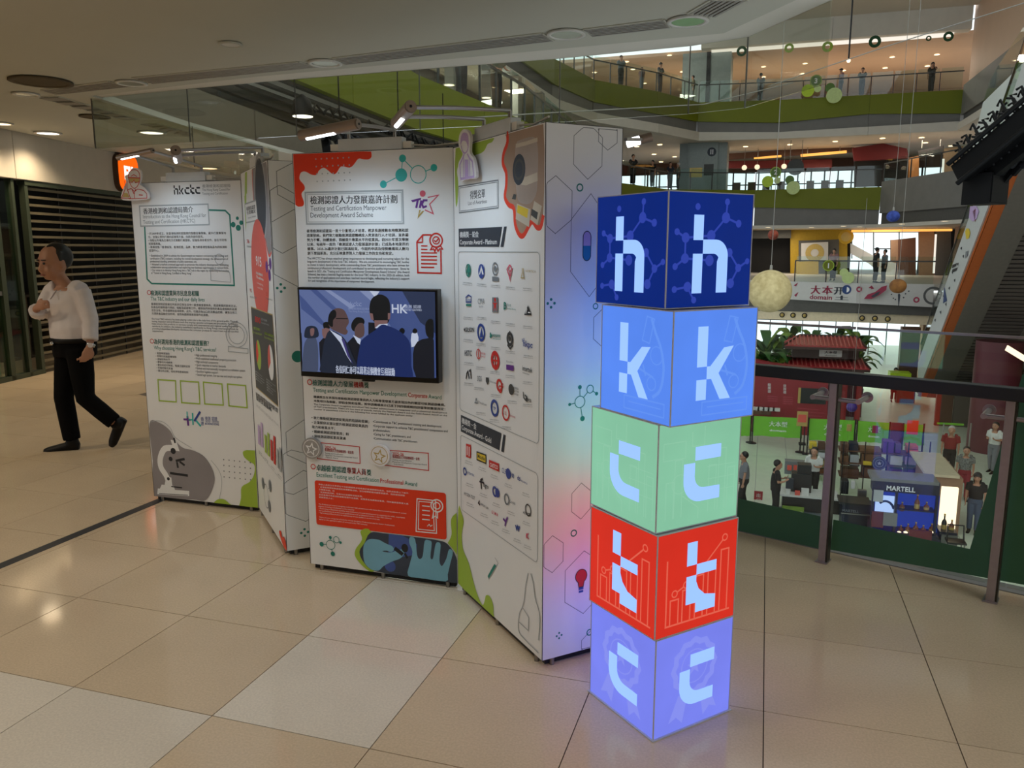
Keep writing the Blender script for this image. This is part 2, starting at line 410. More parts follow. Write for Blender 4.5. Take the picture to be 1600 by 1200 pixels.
MB().box(-3.70, 2.2, 0.0004, -3.635, 4.1, 0.002).build('joint_strip', 'strip_dark', floor)
# kerb under the balustrade glass
p0 = RE - RD * 3.6; p1 = RE + RD * 5.2
k = MB(); k.bar((p0.x, p0.y, -0.12), (p1.x, p1.y, -0.12), 0.10, 0.25); struct(k.build('trim_1', 'fascia_grey'))

# ---- near ceiling with its slot vents and lights
ZC = 3.03
L1px = [(143, 150), (400, 120), (880, 76), (1131, 52), (1244, 0)]
E2px = [(143, 154), (400, 129), (880, 91), (1079, 72), (1169, 58), (1300, 0)]
l1 = [atz(x, y, ZC) for x, y in L1px]; e2 = [atz(x, y, ZC + 0.02) for x, y in E2px]
dA = (l1[4] - l1[3]).normalized(); far1 = l1[4] + dA * 4.5; dB = (e2[5] - e2[4]).normalized(); far2 = e2[5] + dB * 4.0
wing = [(-6.62, 8.23), (-6.95, 10.5), (-7.2, 16), (-7.2, 20)]
cp = [(p.x, p.y) for p in l1] + [(far1.x, far1.y), (4, -5), (-14, -5), (-14, 20)] + wing[::-1]
ceiling = struct(MB().prism([(x, y, ZC) for x, y in cp], (0, 0, 0.06)).build('ceiling', 'ceiling_paint'))
st = MB()
q1 = [Vector((p.x, p.y, ZC + 0.02)) for p in l1[:3]] + [l1[3] + Vector((0, 0, .02)), l1[3] + Vector((0, 0, .02)), l1[4] + Vector((0, 0, .02)), far1 + Vector((0, 0, .02))]
q2 = e2[:6] + [far2]
for i in range(6):
    a, b, c, d = q1[i], q1[i + 1], q2[i + 1], q2[i]
    off = Vector((0, 0.012, 0)); st.prism([a + off, b + off, c, d] if (a - b).length > 1e-6 else [a + off, c, d], (0, 0, 0.5))
struct(st.build('trim_2', 'fascia_cream'))

def quad_vent(px, label, z=ZC):
    c = [atz(x, y, z) for x, y in px]; t = thing('air_vent', label, 'vent', tuple(sum((Vector(p) for p in c), Vector()) / 4), group='ceiling slot vents')
    o = Vector(t.location); c = [p - o for p in c]; fr = MB()
    for i in range(4): fr.bar(c[i] + Vector((0, 0, -.004)), c[(i + 1) % 4] + Vector((0, 0, -.004)), 0.022, 0.008)
    fr.build('vent_frame', 'ceiling_paint', t)
    MB().prism([p + Vector((0, 0, -.002)) for p in c], (0, 0, 0.0015)).build('backing', 'vent_grey', t)
    n = 6; sl = None
    for i in range(n):
        a = c[0].lerp(c[3], (i + .5) / n); b = c[1].lerp(c[2], (i + .5) / n)
        m = MB().bar(a + Vector((0, 0, -.007)), b + Vector((0, 0, -.007)), (c[0] - c[3]).length / n * 0.62, 0.006); m.build('louvre_slat', 'vent_slat', t)
    return t
for px, lb in [
    ([(65, 140), (169, 126.5), (205, 134.4), (88, 147)], 'short slot vent in the ceiling right of the big round grille'),
    ([(207, 121), (466, 96), (499, 103.5), (240, 130)], 'long slot vent in the ceiling above the leftmost panels'),
    ([(520, 90), (847, 51), (865, 63), (541, 100)], 'long slot vent in the ceiling above the television panel'),
    ([(912, 45), (1036, 29.5), (1047, 42), (926, 56)], 'short slot vent in the ceiling between two recessed lights'),
    ([(1075, 20), (1111, -1), (1167, -1), (1119, 25)], 'slot vent at the top edge, on the angled part of the ceiling'),
    ([(56, 151), (90, 150), (216, 186), (193, 187)], 'slot vent in the ceiling beside the shop, nearer one of two in line'),
    ([(221, 194), (246, 192.5), (300, 209), (296, 213)], 'slot vent in the ceiling beside the shop, farther one of two in line')]:
    quad_vent(px, lb)
def downlight(px, r, label, lit=None, z=ZC, grp='recessed ceiling lights', cat='light', name='ceiling_light'):
    p = atz(px[0], px[1], z); t = thing(name, label, cat, tuple(p), group=grp)
    MB().lathe([(r, 0), (r * 1.3, -0.004), (r * 1.32, -0.016), (r * 1.05, -0.018), (r, -0.004)], 28).build('trim_ring', lit if name == 'ceiling_grille' else 'ceiling_paint' if name != 'ceiling_light' else 'frame_white', t)
    MB().cyl((0, 0, -0.012), (0, 0, -0.006), r * 1.04, n=24).build('lens', lit or 'vent_grey', t)
    return t
mat('lens_glass', (168, 172, 160), 0.2); mat('lens_green', (120, 165, 110), 0.2); mat('grille_brown', (78, 66, 44), 0.7)
downlight((205, 128.5), 0.10, 'unlit recessed light between the short and long vents at left', 'lens_glass')
downlight((508, 97), 0.10, 'unlit recessed light between two long ceiling vents', 'lens_glass')
downlight((885, 51.5), 0.10, 'unlit recessed light above the awardees panel', 'lens_glass')
downlight((1075, 31), 0.10, 'recessed light with a greenish lens at the bend of the vents', 'lens_green')
downlight((40, 146), 0.09, 'unlit recessed light left of the short slot vent', 'lens_glass')
downlight((64, 126), 0.19, 'large round brown ceiling grille at the left', 'grille_brown', cat='grille', name='ceiling_grille', grp=None)
downlight((360, 67), 0.06, 'small round detector on the plain ceiling', 'frame_white', cat='detector', name='smoke_detector', grp=None)
downlight((75, 207), 0.12, 'lit round downlight above the cream shop fascia', 'lamp_white')
downlight((1, 192), 0.10, 'lit warm downlight at the left edge of the picture', 'lamp_warm')
downlight((237, 206), 0.13, 'lit round downlight seen through the hanging glass', 'lamp_white')
downlight((326, 262), 0.14, 'lit round downlight low behind the first panel top', 'lamp_warm')
downlight((148, 181), 0.12, 'dark round speaker grille seen through the hanging glass', 'grille_brown', cat='grille', name='ceiling_grille', grp=None)

# ---- unseen downlights added over the walkway to brighten the floor and panels
for i, (x, y, pw, c) in enumerate(((-4.6, 2.2, 66, (1, .87, .68)), (-2.2, 1.2, 52, (1, .92, .80)), (0.4, 0.6, 38, (1, .93, .84)), (-7.0, 3.4, 125, (1, .84, .60)), (-6.6, 0.4, 95, (1, .86, .64)), (-4.2, -0.8, 46, (1, .90, .76)), (-1.2, -1.6, 38, (1, .94, .86)), (1.9, -1.2, 54, (1, .93, .84)))):
    t = thing('ceiling_light', 'unseen round downlight added to brighten the walkway', 'light', (x, y, ZC), 0, 'added walkway downlights')
    MB().lathe([(.11, 0), (.14, -.004), (.145, -.016), (.115, -.018), (.11, -.004)], 28).build('trim_ring', 'frame_white', t); MB().cyl((0, 0, -0.012), (0, 0, -0.006), .114, n=24).build('lens', 'lamp_warm', t)
    spot_light('downlight_beam', (x, y, ZC - .03), (x, y, 0), pw, c, 140, .7, .11)
for (x, y), pw in (((75, 207), 80), ((1, 192), 80), ((237, 206), 90), ((326, 262), 90)):
    p = atz(x, y, ZC); spot_light('downlight_beam', (p.x, p.y, ZC - .03), (p.x + .05, p.y, 0), pw, (1, .80, .54), 140, .7, .11)

# ---- glass smoke screens hanging from the ceiling edge
def curtain(a, b, label, zt=ZC + 0.02, h=0.47):
    a = Vector((a[0], a[1], 0)); b = Vector((b[0], b[1], 0)); L = (b - a).length; th = math.atan2(b.y - a.y, b.x - a.x)
    t = thing('smoke_screen', label, 'glass screen', (a.x, a.y, zt - h), th, 'hanging glass smoke screens')
    MB().box(0.006, -0.005, 0, L - 0.006, 0.005, h).build('glass_pane', 'smoke_glass', t)
    MB().box(-0.0018, -0.006, 0, 0.0018, 0.006, h).build('joint', 'fascia_dark', t)
    return t
e2f = [(p.x, p.y) for p in e2]
def along(x, y): p = atz(x, y, ZC + 0.02); return (p.x, p.y)
cut = [(143, 154), (292, 139), (460, 124), (655, 108.5), (875, 91.5), (1079, 72)]
names = ['hanging glass screen nearest the shop, above the first panel', 'hanging glass screen above the first and second panels', 'hanging glass screen above the television panel',
         'hanging glass screen in front of the green balcony edge', 'hanging glass screen above the awardees panel']
for i in range(5): curtain(along(*cut[i]), along(*cut[i + 1]), names[i])
curtain(along(1079, 72), along(1169, 58), 'narrow hanging glass screen above the lamp tower')
curtain(along(1169, 58), along(1300, 0), 'hanging glass screen turning off at the upper right')
curtain((-6.27, 6.38), (-6.62, 8.23), 'hanging glass screen running back along the shop corridor')
curtain((-6.62, 8.23), (-6.95, 10.5), 'second hanging glass screen running back along the shop corridor')

# ---- shop front on the left
SA = Vector((-8.75, 7.13)); SD = Vector((-0.228, 0.974)).normalized(); STH = math.atan2(SD.y, SD.x)
def SP(s, off=0.0): return (SA.x + SD.x * s + SD.y * off, SA.y + SD.y * s - SD.x * off)   # off > 0 towards the mall
wl = node('wall_left', (SA.x, SA.y, 0), STH)
for s0, s1 in ((-4.5, -1.2), (-1.2, 0.62), (0.62, 3.4), (3.4, 8.5)):
    bevel(MB().box(s0 + 0.004, -0.03, 2.46, s1 - 0.004, 0.12, ZC).build('fascia_panel', 'cream', wl), 0.006)
MB().box(-4.5, 2.4, 0, 8.5, 2.5, ZC).build('shop_back', 'dark_interior', wl)
MB().box(3.6, 0.0, 0, 8.5, 0.12, 2.46).build('side_wall', 'tan_wall', wl)
mat('slat_metal', (120, 110, 88), 0.45, 0.5, var=0.1); mat('frame_green', (64, 72, 58), 0.4, 0.4); mat('reflection_pale', (150, 158, 120), 0.5)
sh = node('door_1', (*SP(0.85), 0), STH)
for i in range(24):
    z = 0.06 + i * 0.1
    if i == 0:
        o = MB().box(0, 0.03, z - .016, 2.7, 0.05, z + .016).build('slat', 'slat_metal', sh); sd = o.data
    else:
        o = bpy.data.objects.new('slat', sd); COL.objects.link(o); o.parent = sh; o.location = (0, 0, i * 0.1)
for x in (0.0, 0.65, 1.35, 2.0, 2.66): MB().box(x, 0.045, 0, x + 0.02, 0.055, 2.44).build('link_rod', 'dark_metal', sh)
MB().box(-0.06, 0.0, 0, 0.0, 0.08, 2.46).build('guide_rail', 'frame_green', sh); MB().box(2.7, 0.0, 0, 2.76, 0.08, 2.46).build('guide_rail', 'frame_green', sh)
MB().box(-0.06, -0.01, 2.40, 2.76, 0.1, 2.46).build('header', 'frame_green', sh)
mat('shop_stock', (70, 62, 50), 0.7, var=0.4, scale=6)
for i, (x, w, h) in enumerate(((0.2, 0.5, 1.1), (0.9, 0.35, 1.5), (1.4, 0.6, 0.9), (2.2, 0.4, 1.7))):
    m = MB()
    for z in (0.0, h / 2, h): m.box(x, 1.2, z, x + w, 1.6, z + 0.04)
    for q in (x, x + w - .04): m.box(q, 1.2, 0, q + .04, 1.6, h)
    tag(m.build('display_rack', 'shop_stock', None, (*SP(0.85), 0), STH), ['low rack behind the shutter, left', 'tall narrow rack behind the shutter', 'wide low rack behind the shutter', 'tallest rack behind the shutter, right'][i], 'rack', 'dim racks in the closed shop')
wn = node('window_1', (*SP(-3.4), 0), STH)
MB().box(0, 0.03, 0.06, 3.32, 0.045, 2.42).build('glass_pane', 'green_glass', wn)
for x0, x1 in ((3.30, 3.36), (3.62, 3.70), (3.95, 4.0)): MB().box(x0, 0.0, 0, x1, 0.09, 2.46).build('frame_post', 'frame_green', wn)
MB().box(0, 0.0, 0, 4.2, 0.08, 0.06).build('sill', 'frame_green', wn); MB().box(3.36, 0.03, 0.06, 4.0, 0.04, 2.42).build('side_pane', 'green_glass', wn)
MB().box(3.36, 0.01, 1.05, 3.62, 0.07, 1.1).build('push_bar', 'steel', wn)
MB().box(3.0, 0.12, 0.06, 3.60, 0.15, 1.72).build('reflection_board', 'reflection_pale', wn)  # pale board standing for the reflection in the door glass

# orange shop sign
SO = thing('shop_sign', 'glowing orange rounded shop sign with white letters on cream fascia', 'sign', (*SP(3.02, 0.10), 2.745), STH)
# local x runs away along the fascia, -y faces the mall
def sq(r, k=8, e=0.5):
    out = []
    for i in range(4 * k):
        t = 2 * math.pi * i / (4 * k); c, s_ = math.cos(t), math.sin(t)
        out.append((r * math.copysign(abs(c) ** e, c), r * math.copysign(abs(s_) ** e, s_)))
    return out
glow('sign_orange', (255, 96, 10), 1.0); glow('sign_white', (255, 240, 235), 1.3); mat('sign_side', (70, 45, 25), 0.4)
q = sq(0.285)
MB().prism([(x, 0.08, z) for x, z in q], (0, -0.09, 0)).build('sign_body', 'sign_side', SO)
q = sq(0.27)
MB().prism([(x, -0.012, z) for x, z in q], (0, -0.008, 0)).build('sign_face', 'sign_orange', SO)
m = MB()
for (a, b, c, d) in ((-.13, -.10, -.085, .10), (-.13, .055, .03, .10), (-.015, -.10, .03, .10), (-.068, -.10, -.032, .02), (.065, -.10, .11, .10)):
    m.box(a, -0.026, b, c, -0.020, d)
m.build('logo', 'sign_white', SO)

struct(MB().box(-14, -5.2, -.4, 14, -5.0, 3.4).build('wall_back', 'cream'))  # unseen wall, added to cut the sky light from behind
struct(MB().box(14.0, -5, -5.6, 14.3, 54, 17.0).build('wall_right_unseen', 'fascia_cream'))  # unseen wall, added to block sky light from the right
# ================================================================== EXHIBITION PANELS
mat('board_white', (238, 238, 238), 0.42, var=0.015, scale=3); mat('board_edge', (60, 58, 60), 0.5, 0.3); mat('ink', (34, 34, 38), 0.6, var=0.02)
mat('ink_grey', (120, 124, 128), 0.6, var=0.02); mat('ink_soft', (172, 176, 178), 0.6, var=0.02); mat('ink_teal', (30, 128, 112), 0.6, var=0.02); mat('ink_red', (206, 40, 30), 0.6, var=0.02)
mat('ink_orange', (236, 58, 16), 0.5, var=0.02); mat('ink_lime', (166, 196, 62), 0.5, var=0.02); mat('ink_aqua', (48, 186, 180), 0.5, var=0.02)
mat('ink_navy', (38, 46, 58), 0.5, var=0.02); mat('ink_white', (240, 240, 240), 0.5, var=0.01); mat('ink_purple', (104, 44, 140), 0.5, var=0.02); mat('ink_blue', (44, 70, 150), 0.5, var=0.02)
mat('ink_lilac', (196, 168, 214), 0.5, var=0.02); mat('ink_gold', (196, 168, 96), 0.4, 0.3, var=0.05); mat('ink_pink', (216, 90, 110), 0.5, var=0.02); mat('ink_photo', (146, 140, 142), 0.5, var=0.1, scale=3)
mat('ink_yellow', (226, 196, 40), 0.5, var=0.02); mat('ink_coral', (228, 92, 78), 0.5, var=0.02); mat('ink_charcoal', (62, 62, 60), 0.5, var=0.03); mat('cut_white', (236, 232, 232), 0.5, var=0.01)
PW, PZ0, PZ1 = 0.805, 0.03, 2.03
def make_panel(o2, deg, width, label, feet=True, ztop=PZ1, mitre=''):
    t = thing('exhibition_stand', label, 'display stand', (o2[0], o2[1], 0), math.radians(deg))
    th = 0.045; a0 = th if 'l' in mitre else 0.0; a1 = th if 'r' in mitre else 0.0
    MB().prism([(0.003, 0.0, PZ0), (width - 0.003, 0.0, PZ0), (width - 0.003 - a1, th, PZ0), (0.003 + a0, th, PZ0)], (0, 0, ztop - 0.002 - PZ0)).build('board', 'board_white', t)
    for x0, x1, b0, b1 in ((0, .003, a0, a0), (width - .003, width, -a1, -a1)):
        MB().prism([(x0, 0.0, PZ0), (x1, 0.0, PZ0), (x1 + b1, th, PZ0), (x0 + b0, th, PZ0)], (0, 0, ztop - PZ0)).build('edge_profile', 'board_edge', t)
    MB().prism([(.003, 0.0, ztop - .002), (width - .003, 0.0, ztop - .002), (width - .003 - a1, th, ztop - .002), (.003 + a0, th, ztop - .002)], (0, 0, .002)).build('top_profile', 'board_edge', t)
    MB().box(.02, .012, .006, width - .02 - a1, .034, PZ0).build('gap_shade', 'dark_metal', t)  # dark strip standing for the shade in the gap under the board
    if feet:
        for x in ((0.06, width / 2, width - 0.06) if width > 0.5 else (0.05, width - 0.05)):
            MB().cyl((x, 0.010, 0), (x, 0.010, PZ0), 0.010, n=10).build('foot', 'steel', t)
    return t, Print(t, o2, math.radians(deg))
def arc(cx, cy, r, a0, a1, n=10): return [(cx + r * math.cos(math.radians(a0 + (a1 - a0) * i / n)), cy + r * math.sin(math.radians(a0 + (a1 - a0) * i / n))) for i in range(n + 1)]
def letter(ch):
    """pieces of each letter in face units 0..1"""
    if ch == 'h':
        return [[(.29, .59), (.405, .59), (.405, .81), (.29, .81)], [(.29, .12), (.405, .12), (.405, .47), (.29, .47)],
                [(.405, .47)] + [(.405, .595)] + arc(.56, .445, .15, 90, 0) + [(.71, .445), (.71, .12), (.58, .12), (.58, .40)] + arc(.535, .40, .07, 30, 90, 5)]
    if ch == 'k':
        return [[(.28, .50), (.40, .50), (.40, .86), (.28, .86)], [(.28, .20), (.40, .20), (.40, .385), (.28, .385)],
                [(.40, .50), (.44, .50), (.60, .66), (.72, .67), (.545, .43), (.70, .19), (.57, .19), (.455, .385), (.40, .385)]]
    if ch == 'c':
        return [[(.44, .62), (.76, .62), (.76, .75), (.44, .75)], [(.305, .60), (.44, .60), (.44, .47)] + arc(.56, .47, .12, 180, 270, 6) + [(.76, .345), (.76, .22), (.56, .22)] + arc(.52, .435, .215, 270, 180, 8)]
    return [[(.36, .64), (.485, .64), (.485, .87), (.36, .87)], [(.485, .535), (.74, .535), (.74, .64), (.485, .64)],
            [(.36, .535), (.485, .535)] + [(.485, .47), (.52, .39), (.60, .32), (.74, .29), (.74, .155), (.485, .155), (.485, .255), (.36, .255)]]
def word_logo(P, a, b, px=None):
    """the stencil word mark hkctc between two baseline pixels"""
    u0, v0 = P.uv(*a) if px is None else px(*a); u1, v1 = P.uv(*b) if px is None else px(*b); x = 0.0; pieces = []
    for ch, yb_ in (('h', .12), ('k', .19), ('c', .22), ('t', .155), ('c', .22)):
        L_ = letter(ch); x0 = min(q[0] for l_ in L_ for q in l_); x1 = max(q[0] for l_ in L_ for q in l_)
        for l_ in L_: pieces.append([(q[0] - x0 + x, q[1] - yb_) for q in l_])
        x += x1 - x0 + .07
    s_ = (u1 - u0) / (x - .07); return [g_poly([(u0 + q[0] * s_, v0 + (v1 - v0) * q[0] / x + q[1] * s_) for q in l_]) for l_ in pieces]
def mol(P, atoms, bonds, w, filled, rings=()):
    """molecule: atoms {name: (px, py, r_m)}"""
    c = {k: P.uv(v[0], v[1]) for k, v in atoms.items()}; g1 = []
    for a, b in bonds:
        pa, pb = Vector(c[a]), Vector(c[b]); d = (pb - pa).normalized(); g1.append(g_stroke([tuple(pa + d * atoms[a][2]), tuple(pb - d * atoms[b][2])], w))
    for k in filled: g1.append(g_circle(c[k], atoms[k][2], 20))
    for k in rings: g1.append(g_ring(c[k], atoms[k][2], w, 24))
    return g1
def hexo(P, c, rx, ry, w, clipu=None):
    """printed hexagon outline around a pixel centre; radii in metres"""
    u, v = P.uv(*c); q = []
    for i in range(6):
        t = math.radians(90 + 60 * i); q.append((u + rx * math.cos(t) / math.cos(math.radians(30)), v + ry * math.sin(t)))
    if clipu:
        q2 = []
        for i in range(6):
            a, b = q[i], q[(i + 1) % 6]; n = 6
            for k in range(n): q2.append((a[0] + (b[0] - a[0]) * k / n, a[1] + (b[1] - a[1]) * k / n))
        q = [(min(max(p[0], clipu[0]), clipu[1]), min(max(p[1], PZ0 + .004), 2.026)) for p in q2]
    return g_stroke(q, w, True)
def plus4(P, c, r, m='ink_teal', name='star_mark'):
    u, v = P.uv(*c); g1 = []
    for dx, dy in ((0, 1), (0, -1), (1, 0), (-1, 0)): g1.append(g_circle((u + dx * r, v + dy * r), r * 0.38, 12, ry=r * 0.38))
    return P.out(name, m, g1)

# ------------------------------------------------------------------ panel 1: introduction
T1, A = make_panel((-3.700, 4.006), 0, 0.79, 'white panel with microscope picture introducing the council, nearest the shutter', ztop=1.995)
A.out('logo', 'ink', word_logo(A, (272, 304), (313, 303)))
A.out('printed_text', 'ink_grey', [p_text(A, '香港檢測和認證局', (316, 293), (360, 292), 5), p_text(A, 'The Hong Kong Council for', (316, 298.5), (360, 297.5), 4), p_text(A, 'Testing and Certification', (316, 304.5), (356, 303.5), 4)])
A.out('printed_frame', 'ink_teal', [g_stroke(A.pts([(226, 352), (230, 436), (237, 443), (366, 446), (359, 336), (352, 329), (322, 328)]), 0.010)])
A.out('title_plate', 'ink_white', [A.poly([(218, 322), (325, 319), (327, 351), (220, 353.5)])])
A.out('plate_border', 'ink_soft', [g_stroke(A.pts([(218, 322), (325, 319), (327, 351), (220, 353.5)]), 0.008, True)])
A.out('printed_heading', 'ink', [p_text(A, '香港檢測和認證局簡介', (224, 334), (302, 331), 9, 0.006)])
A.out('printed_heading', 'ink_grey', [p_text(A, 'Introduction to the Hong Kong Council for', (224, 341.5), (322, 339), 6), p_text(A, 'Testing and Certification (HKCTC)', (224, 350), (305, 347.5), 6)])
A.out('bullet_text', 'ink', p_block(A, ['• 於2009年成立，就香港檢測和認證業的整體發展策略，提升行業專業地', '  位，加強公眾對行業的認識等方面，向政府提供意見。', '• 採取以市場為主導的方式推動行業發展，促進各持份者合作，並在不同領', '  域探索商機。', '• 推廣並強「香港檢測．香港認證」品牌，致力將香港發展為區內的檢測和', '  認證中心。'], (231, 362), (355, 394)))
A.out('bullet_text', 'ink_navy', p_block(A, ['• Established in 2009 to advise the Government on matters concerning the testing and', '  certification (T&C) industry, including the overall development strategy, the enhancement of', '  professional standing, promotion of public awareness, etc.', '• Adopted a market-oriented approach to promote the industry development, facilitating', '  collaboration among stakeholders and exploring new business opportunities in various fields.', '• Our vision is to develop Hong Kong into a T&C hub in the region by reinforcing the branding', '  of "Tested in Hong Kong, Certified in Hong Kong".'], (234, 397), (358, 430)))
A.out('printed_graphic', 'ink_teal', mol(A, {'a': (371, 341, .010), 'b': (364.5, 351, .016), 'c': (377, 348, .013), 'd': (372.5, 356, .017)}, [], .004, 'abcd'))
A.out('bullet_ring', 'ink_red', [g_ring(A.uv(233, 457), .013, .004), g_ring(A.uv(237.5, 533), .013, .004)])
A.out('printed_heading', 'ink_teal', [p_text(A, '檢測和認證業與市民息息相關', (236, 461), (311, 462), 8, 0.012), p_text(A, '為何選用香港的檢測和認證服務？', (241, 537), (327, 540), 8, 0.012)])
A.out('printed_heading', 'ink_teal', [p_text(A, 'The T&C industry and our daily lives', (236, 469.5), (320, 471), 6.2), p_text(A, "Why choosing Hong Kong's T&C services?", (241, 546), (338, 549.5), 6.2)])
A.out('printed_text', 'ink', p_block(A, ['香港檢測和認證業在市民的日常生活中一直擔當重要角色，透過專業的技術方法，', '對產品和服務進行測試、檢驗及認證等工作，確保我們所使用的產品或服務的品質', '及安全性，符合國際及區域標準。此外，行業亦為出口的消費品把關，讓貨主和工', '方便將產品輸往目的地，從而為國際貿易發展作出貢獻。'], (236, 472), (371, 496)))
A.out('printed_text', 'ink_navy', p_block(A, ['Our local T&C industry has been playing a vital role in the daily lives of the general public. Through', 'testing, inspection and certification work that employs specialist techniques and procedures, the industry', 'helps ensure that products or services comply with international and regional quality and safety', "standards. In addition, the industry contributes significantly to Hong Kong's international trade by", 'providing independent third-party assurances that consumer products for export have met the specified', 'requirements.'], (237, 496), (373, 524)))
A.out('bullet_text', 'ink', p_block(A, ['• 高度專業誠信', '• 完善的知識產權保障', '• 卓越技術水平', '• 靈敏的市場觸覺', '• 健全的認可制度，獲廣泛國際認受', '• 完善的物流支援', '• 健全的法制、低稅率和簡單稅制'], (243, 549), (298, 584), just=False))
A.out('bullet_text', 'ink_navy', p_block(A, ['• High professional integrity', '• Well-established intellectual property protection', '• High technical competence', '• Quick response to market demands', '• Robust and internationally recognised accreditation system', '• Excellent logistics support', '• Sound legal system, low tax rate and simple tax system'], (304, 552), (384, 592), just=False))
fr = []
for a, b, c, d in (((247, 593), (274.5, 595), (275.5, 628), (249, 626)), ((282, 595), (310.5, 597), (312.5, 631), (284, 629)), ((318, 597), (347, 600), (349, 633), (320, 631)), ((355.5, 600), (384, 602.5), (386.5, 637), (358, 634))):
    fr.append(g_stroke(A.pts([a, b, c, d]), 0.008, True))
A.out('square_frame', 'ink_lime', fr)
A.out('emblem', 'ink_purple', [g_stroke(A.pts([(287, 655), (298, 656)]), .012), g_stroke(A.pts([(293, 650), (294.5, 665)]), .014)])
A.out('emblem', 'ink_aqua', [g_stroke(A.pts([(292.5, 643), (293, 653)]), .008), g_stroke(A.pts([(295, 655.5), (302, 656)]), .008), g_stroke(A.pts([(301, 645), (302, 664)]), .010), g_stroke(A.pts([(305, 655), (314, 666)]), .012)])
A.out('emblem', 'ink_blue', [g_stroke(A.pts([(304, 658), (313, 643)]), .014), p_text(A, '香', (314, 657), (319, 657), 6), p_text(A, '港', (314, 664), (319, 664), 6), p_text(A, '檢測 認證', (321, 656), (340, 657), 6), p_text(A, 'TESTED ‧ CERTIFIED', (321, 659.5), (342.5, 660.5), 2.6), p_text(A, 'IN HONG KONG', (321, 663.5), (342.5, 664.5), 3.2, .02)])
blob = smooth_curve(A.pts([(234, 661), (250, 661), (265, 672), (273, 686), (285, 699), (303, 704), (320, 714), (333, 735), (335, 755), (322, 781), (300, 780), (241, 776), (239, 720)]), 5)
blob = [(max(0.005, a), max(PZ0, b)) for a, b in blob]
A.out('printed_photo', 'ink_photo', [g_poly(blob)])
A.out('printed_outline', 'ink_soft', [g_stroke(smooth_curve(A.pts([(236, 659), (252, 658), (266, 668), (275, 684), (300, 700)]), 4, False), .003), g_stroke(smooth_curve(A.pts([(330, 719), (343, 736), (347, 755), (343, 780)]), 4, False), .003)])
# the microscope in the picture
A.out('microscope_part', 'ink_white', [g_stroke(smooth_curve(A.pts([(272, 700), (258, 701), (251, 715), (252, 730), (261, 745), (266, 765)]), 4, False), .040), A.poly([(247, 763), (296, 767), (296, 775), (246, 772)]), A.poly([(253, 757), (272, 759), (274, 766), (250, 764)]), A.poly([(260, 745), (268, 746), (271, 768), (256, 766)]), A.poly([(267, 687), (276, 689), (281, 705), (272, 704)])])
A.out('microscope_fitting', 'ink', [g_circle(A.uv(271, 704.5), .020, 16), g_circle(A.uv(267, 717), .015, 16), g_stroke(A.pts([(272, 684), (274, 692)]), .012), g_stroke(A.pts([(275, 720), (289, 717)]), .016), g_stroke(A.pts([(277, 722), (278.5, 731)]), .014), g_stroke(A.pts([(281, 721), (289, 727)]), .014), g_stroke(A.pts([(266, 739), (294, 743)]), .016), g_stroke(A.pts([(268, 760), (285, 762)]), .008), g_circle(A.uv(263.5, 748), .011, 12), g_stroke(A.pts([(249, 771), (294, 773.5)]), .004)])
lb = [(386, 703)] + [(380, 706), (382, 714), (390, 721), (398, 727), (397, 742), (390, 753), (378, 761), (377, 778), (374, 790), (405, 794), (402, 704)]
q = smooth_curve(A.pts(lb[:10]), 4, False) + [(0.785, PZ0), A.uv(401.5, 704)]
A.out('lime_blob', 'ink_lime', [g_poly([(min(max(a, 0.005), .785), max(b, PZ0)) for a, b in q])])
A.out('lime_blob', 'ink_lime', [g_poly([(a, max(b, PZ0)) for a, b in smooth_curve(A.pts([(336, 787), (341, 780), (350, 780), (358, 786), (364, 792)]), 4)])])
A.out('dot_grid', 'ink_grey', [g_circle(A.uv(350 + 8.3 * i + 0.2 * j, 718 + 9 * j + i * 0.9), .0045, 8) for i in range(6) for j in range(4)])
A.out('pale_emblem', 'ink_soft', [g_ring(A.uv(370, 523), .055, .004), g_ring(A.uv(370, 523), .075, .004), g_stroke(A.pts([(357, 541), (388, 545), (388, 552), (357, 549), (357, 541)]), .004), g_ring(A.uv(343, 405), .03, .003), g_stroke(A.pts([(329, 420), (359, 425), (361, 441), (330, 438), (329, 420)]), .003)])
# cut-out scientist standing proud of the panel corner
def cutout(P, name, outline, mk, label, thick=0.012, y=-0.03):
    q = P.pts(outline); o = MB().prism([(u, y, v) for u, v in q], (0, thick, 0)).build(name, mk, P.root); tag(o, label); return o
S = cutout(A, 'cutout_figure', smooth_curve([(195, 311), (199, 294), (203, 285), (201, 276), (206, 273), (209, 268), (214, 263), (221, 264), (226, 269), (226, 279), (224, 288), (231, 294), (237, 301), (237, 311), (225, 313), (210, 314)], 3), 'cut_white', 'white cut-out of a scientist with goggles and flask')
A2 = Print(A.root, A.o, A.t, y0=-0.031)
def P3(px, w, closed=False, curve=0): q = A2.pts(px); q = smooth_curve(q, curve, closed) if curve else q; return g_stroke(q, w, closed)
A2.out('goggles', 'ink_gold', [A2.poly([(207, 278), (224, 279), (223, 285), (217, 285.5), (215.5, 282), (213, 285), (208, 284)])], parent=S)
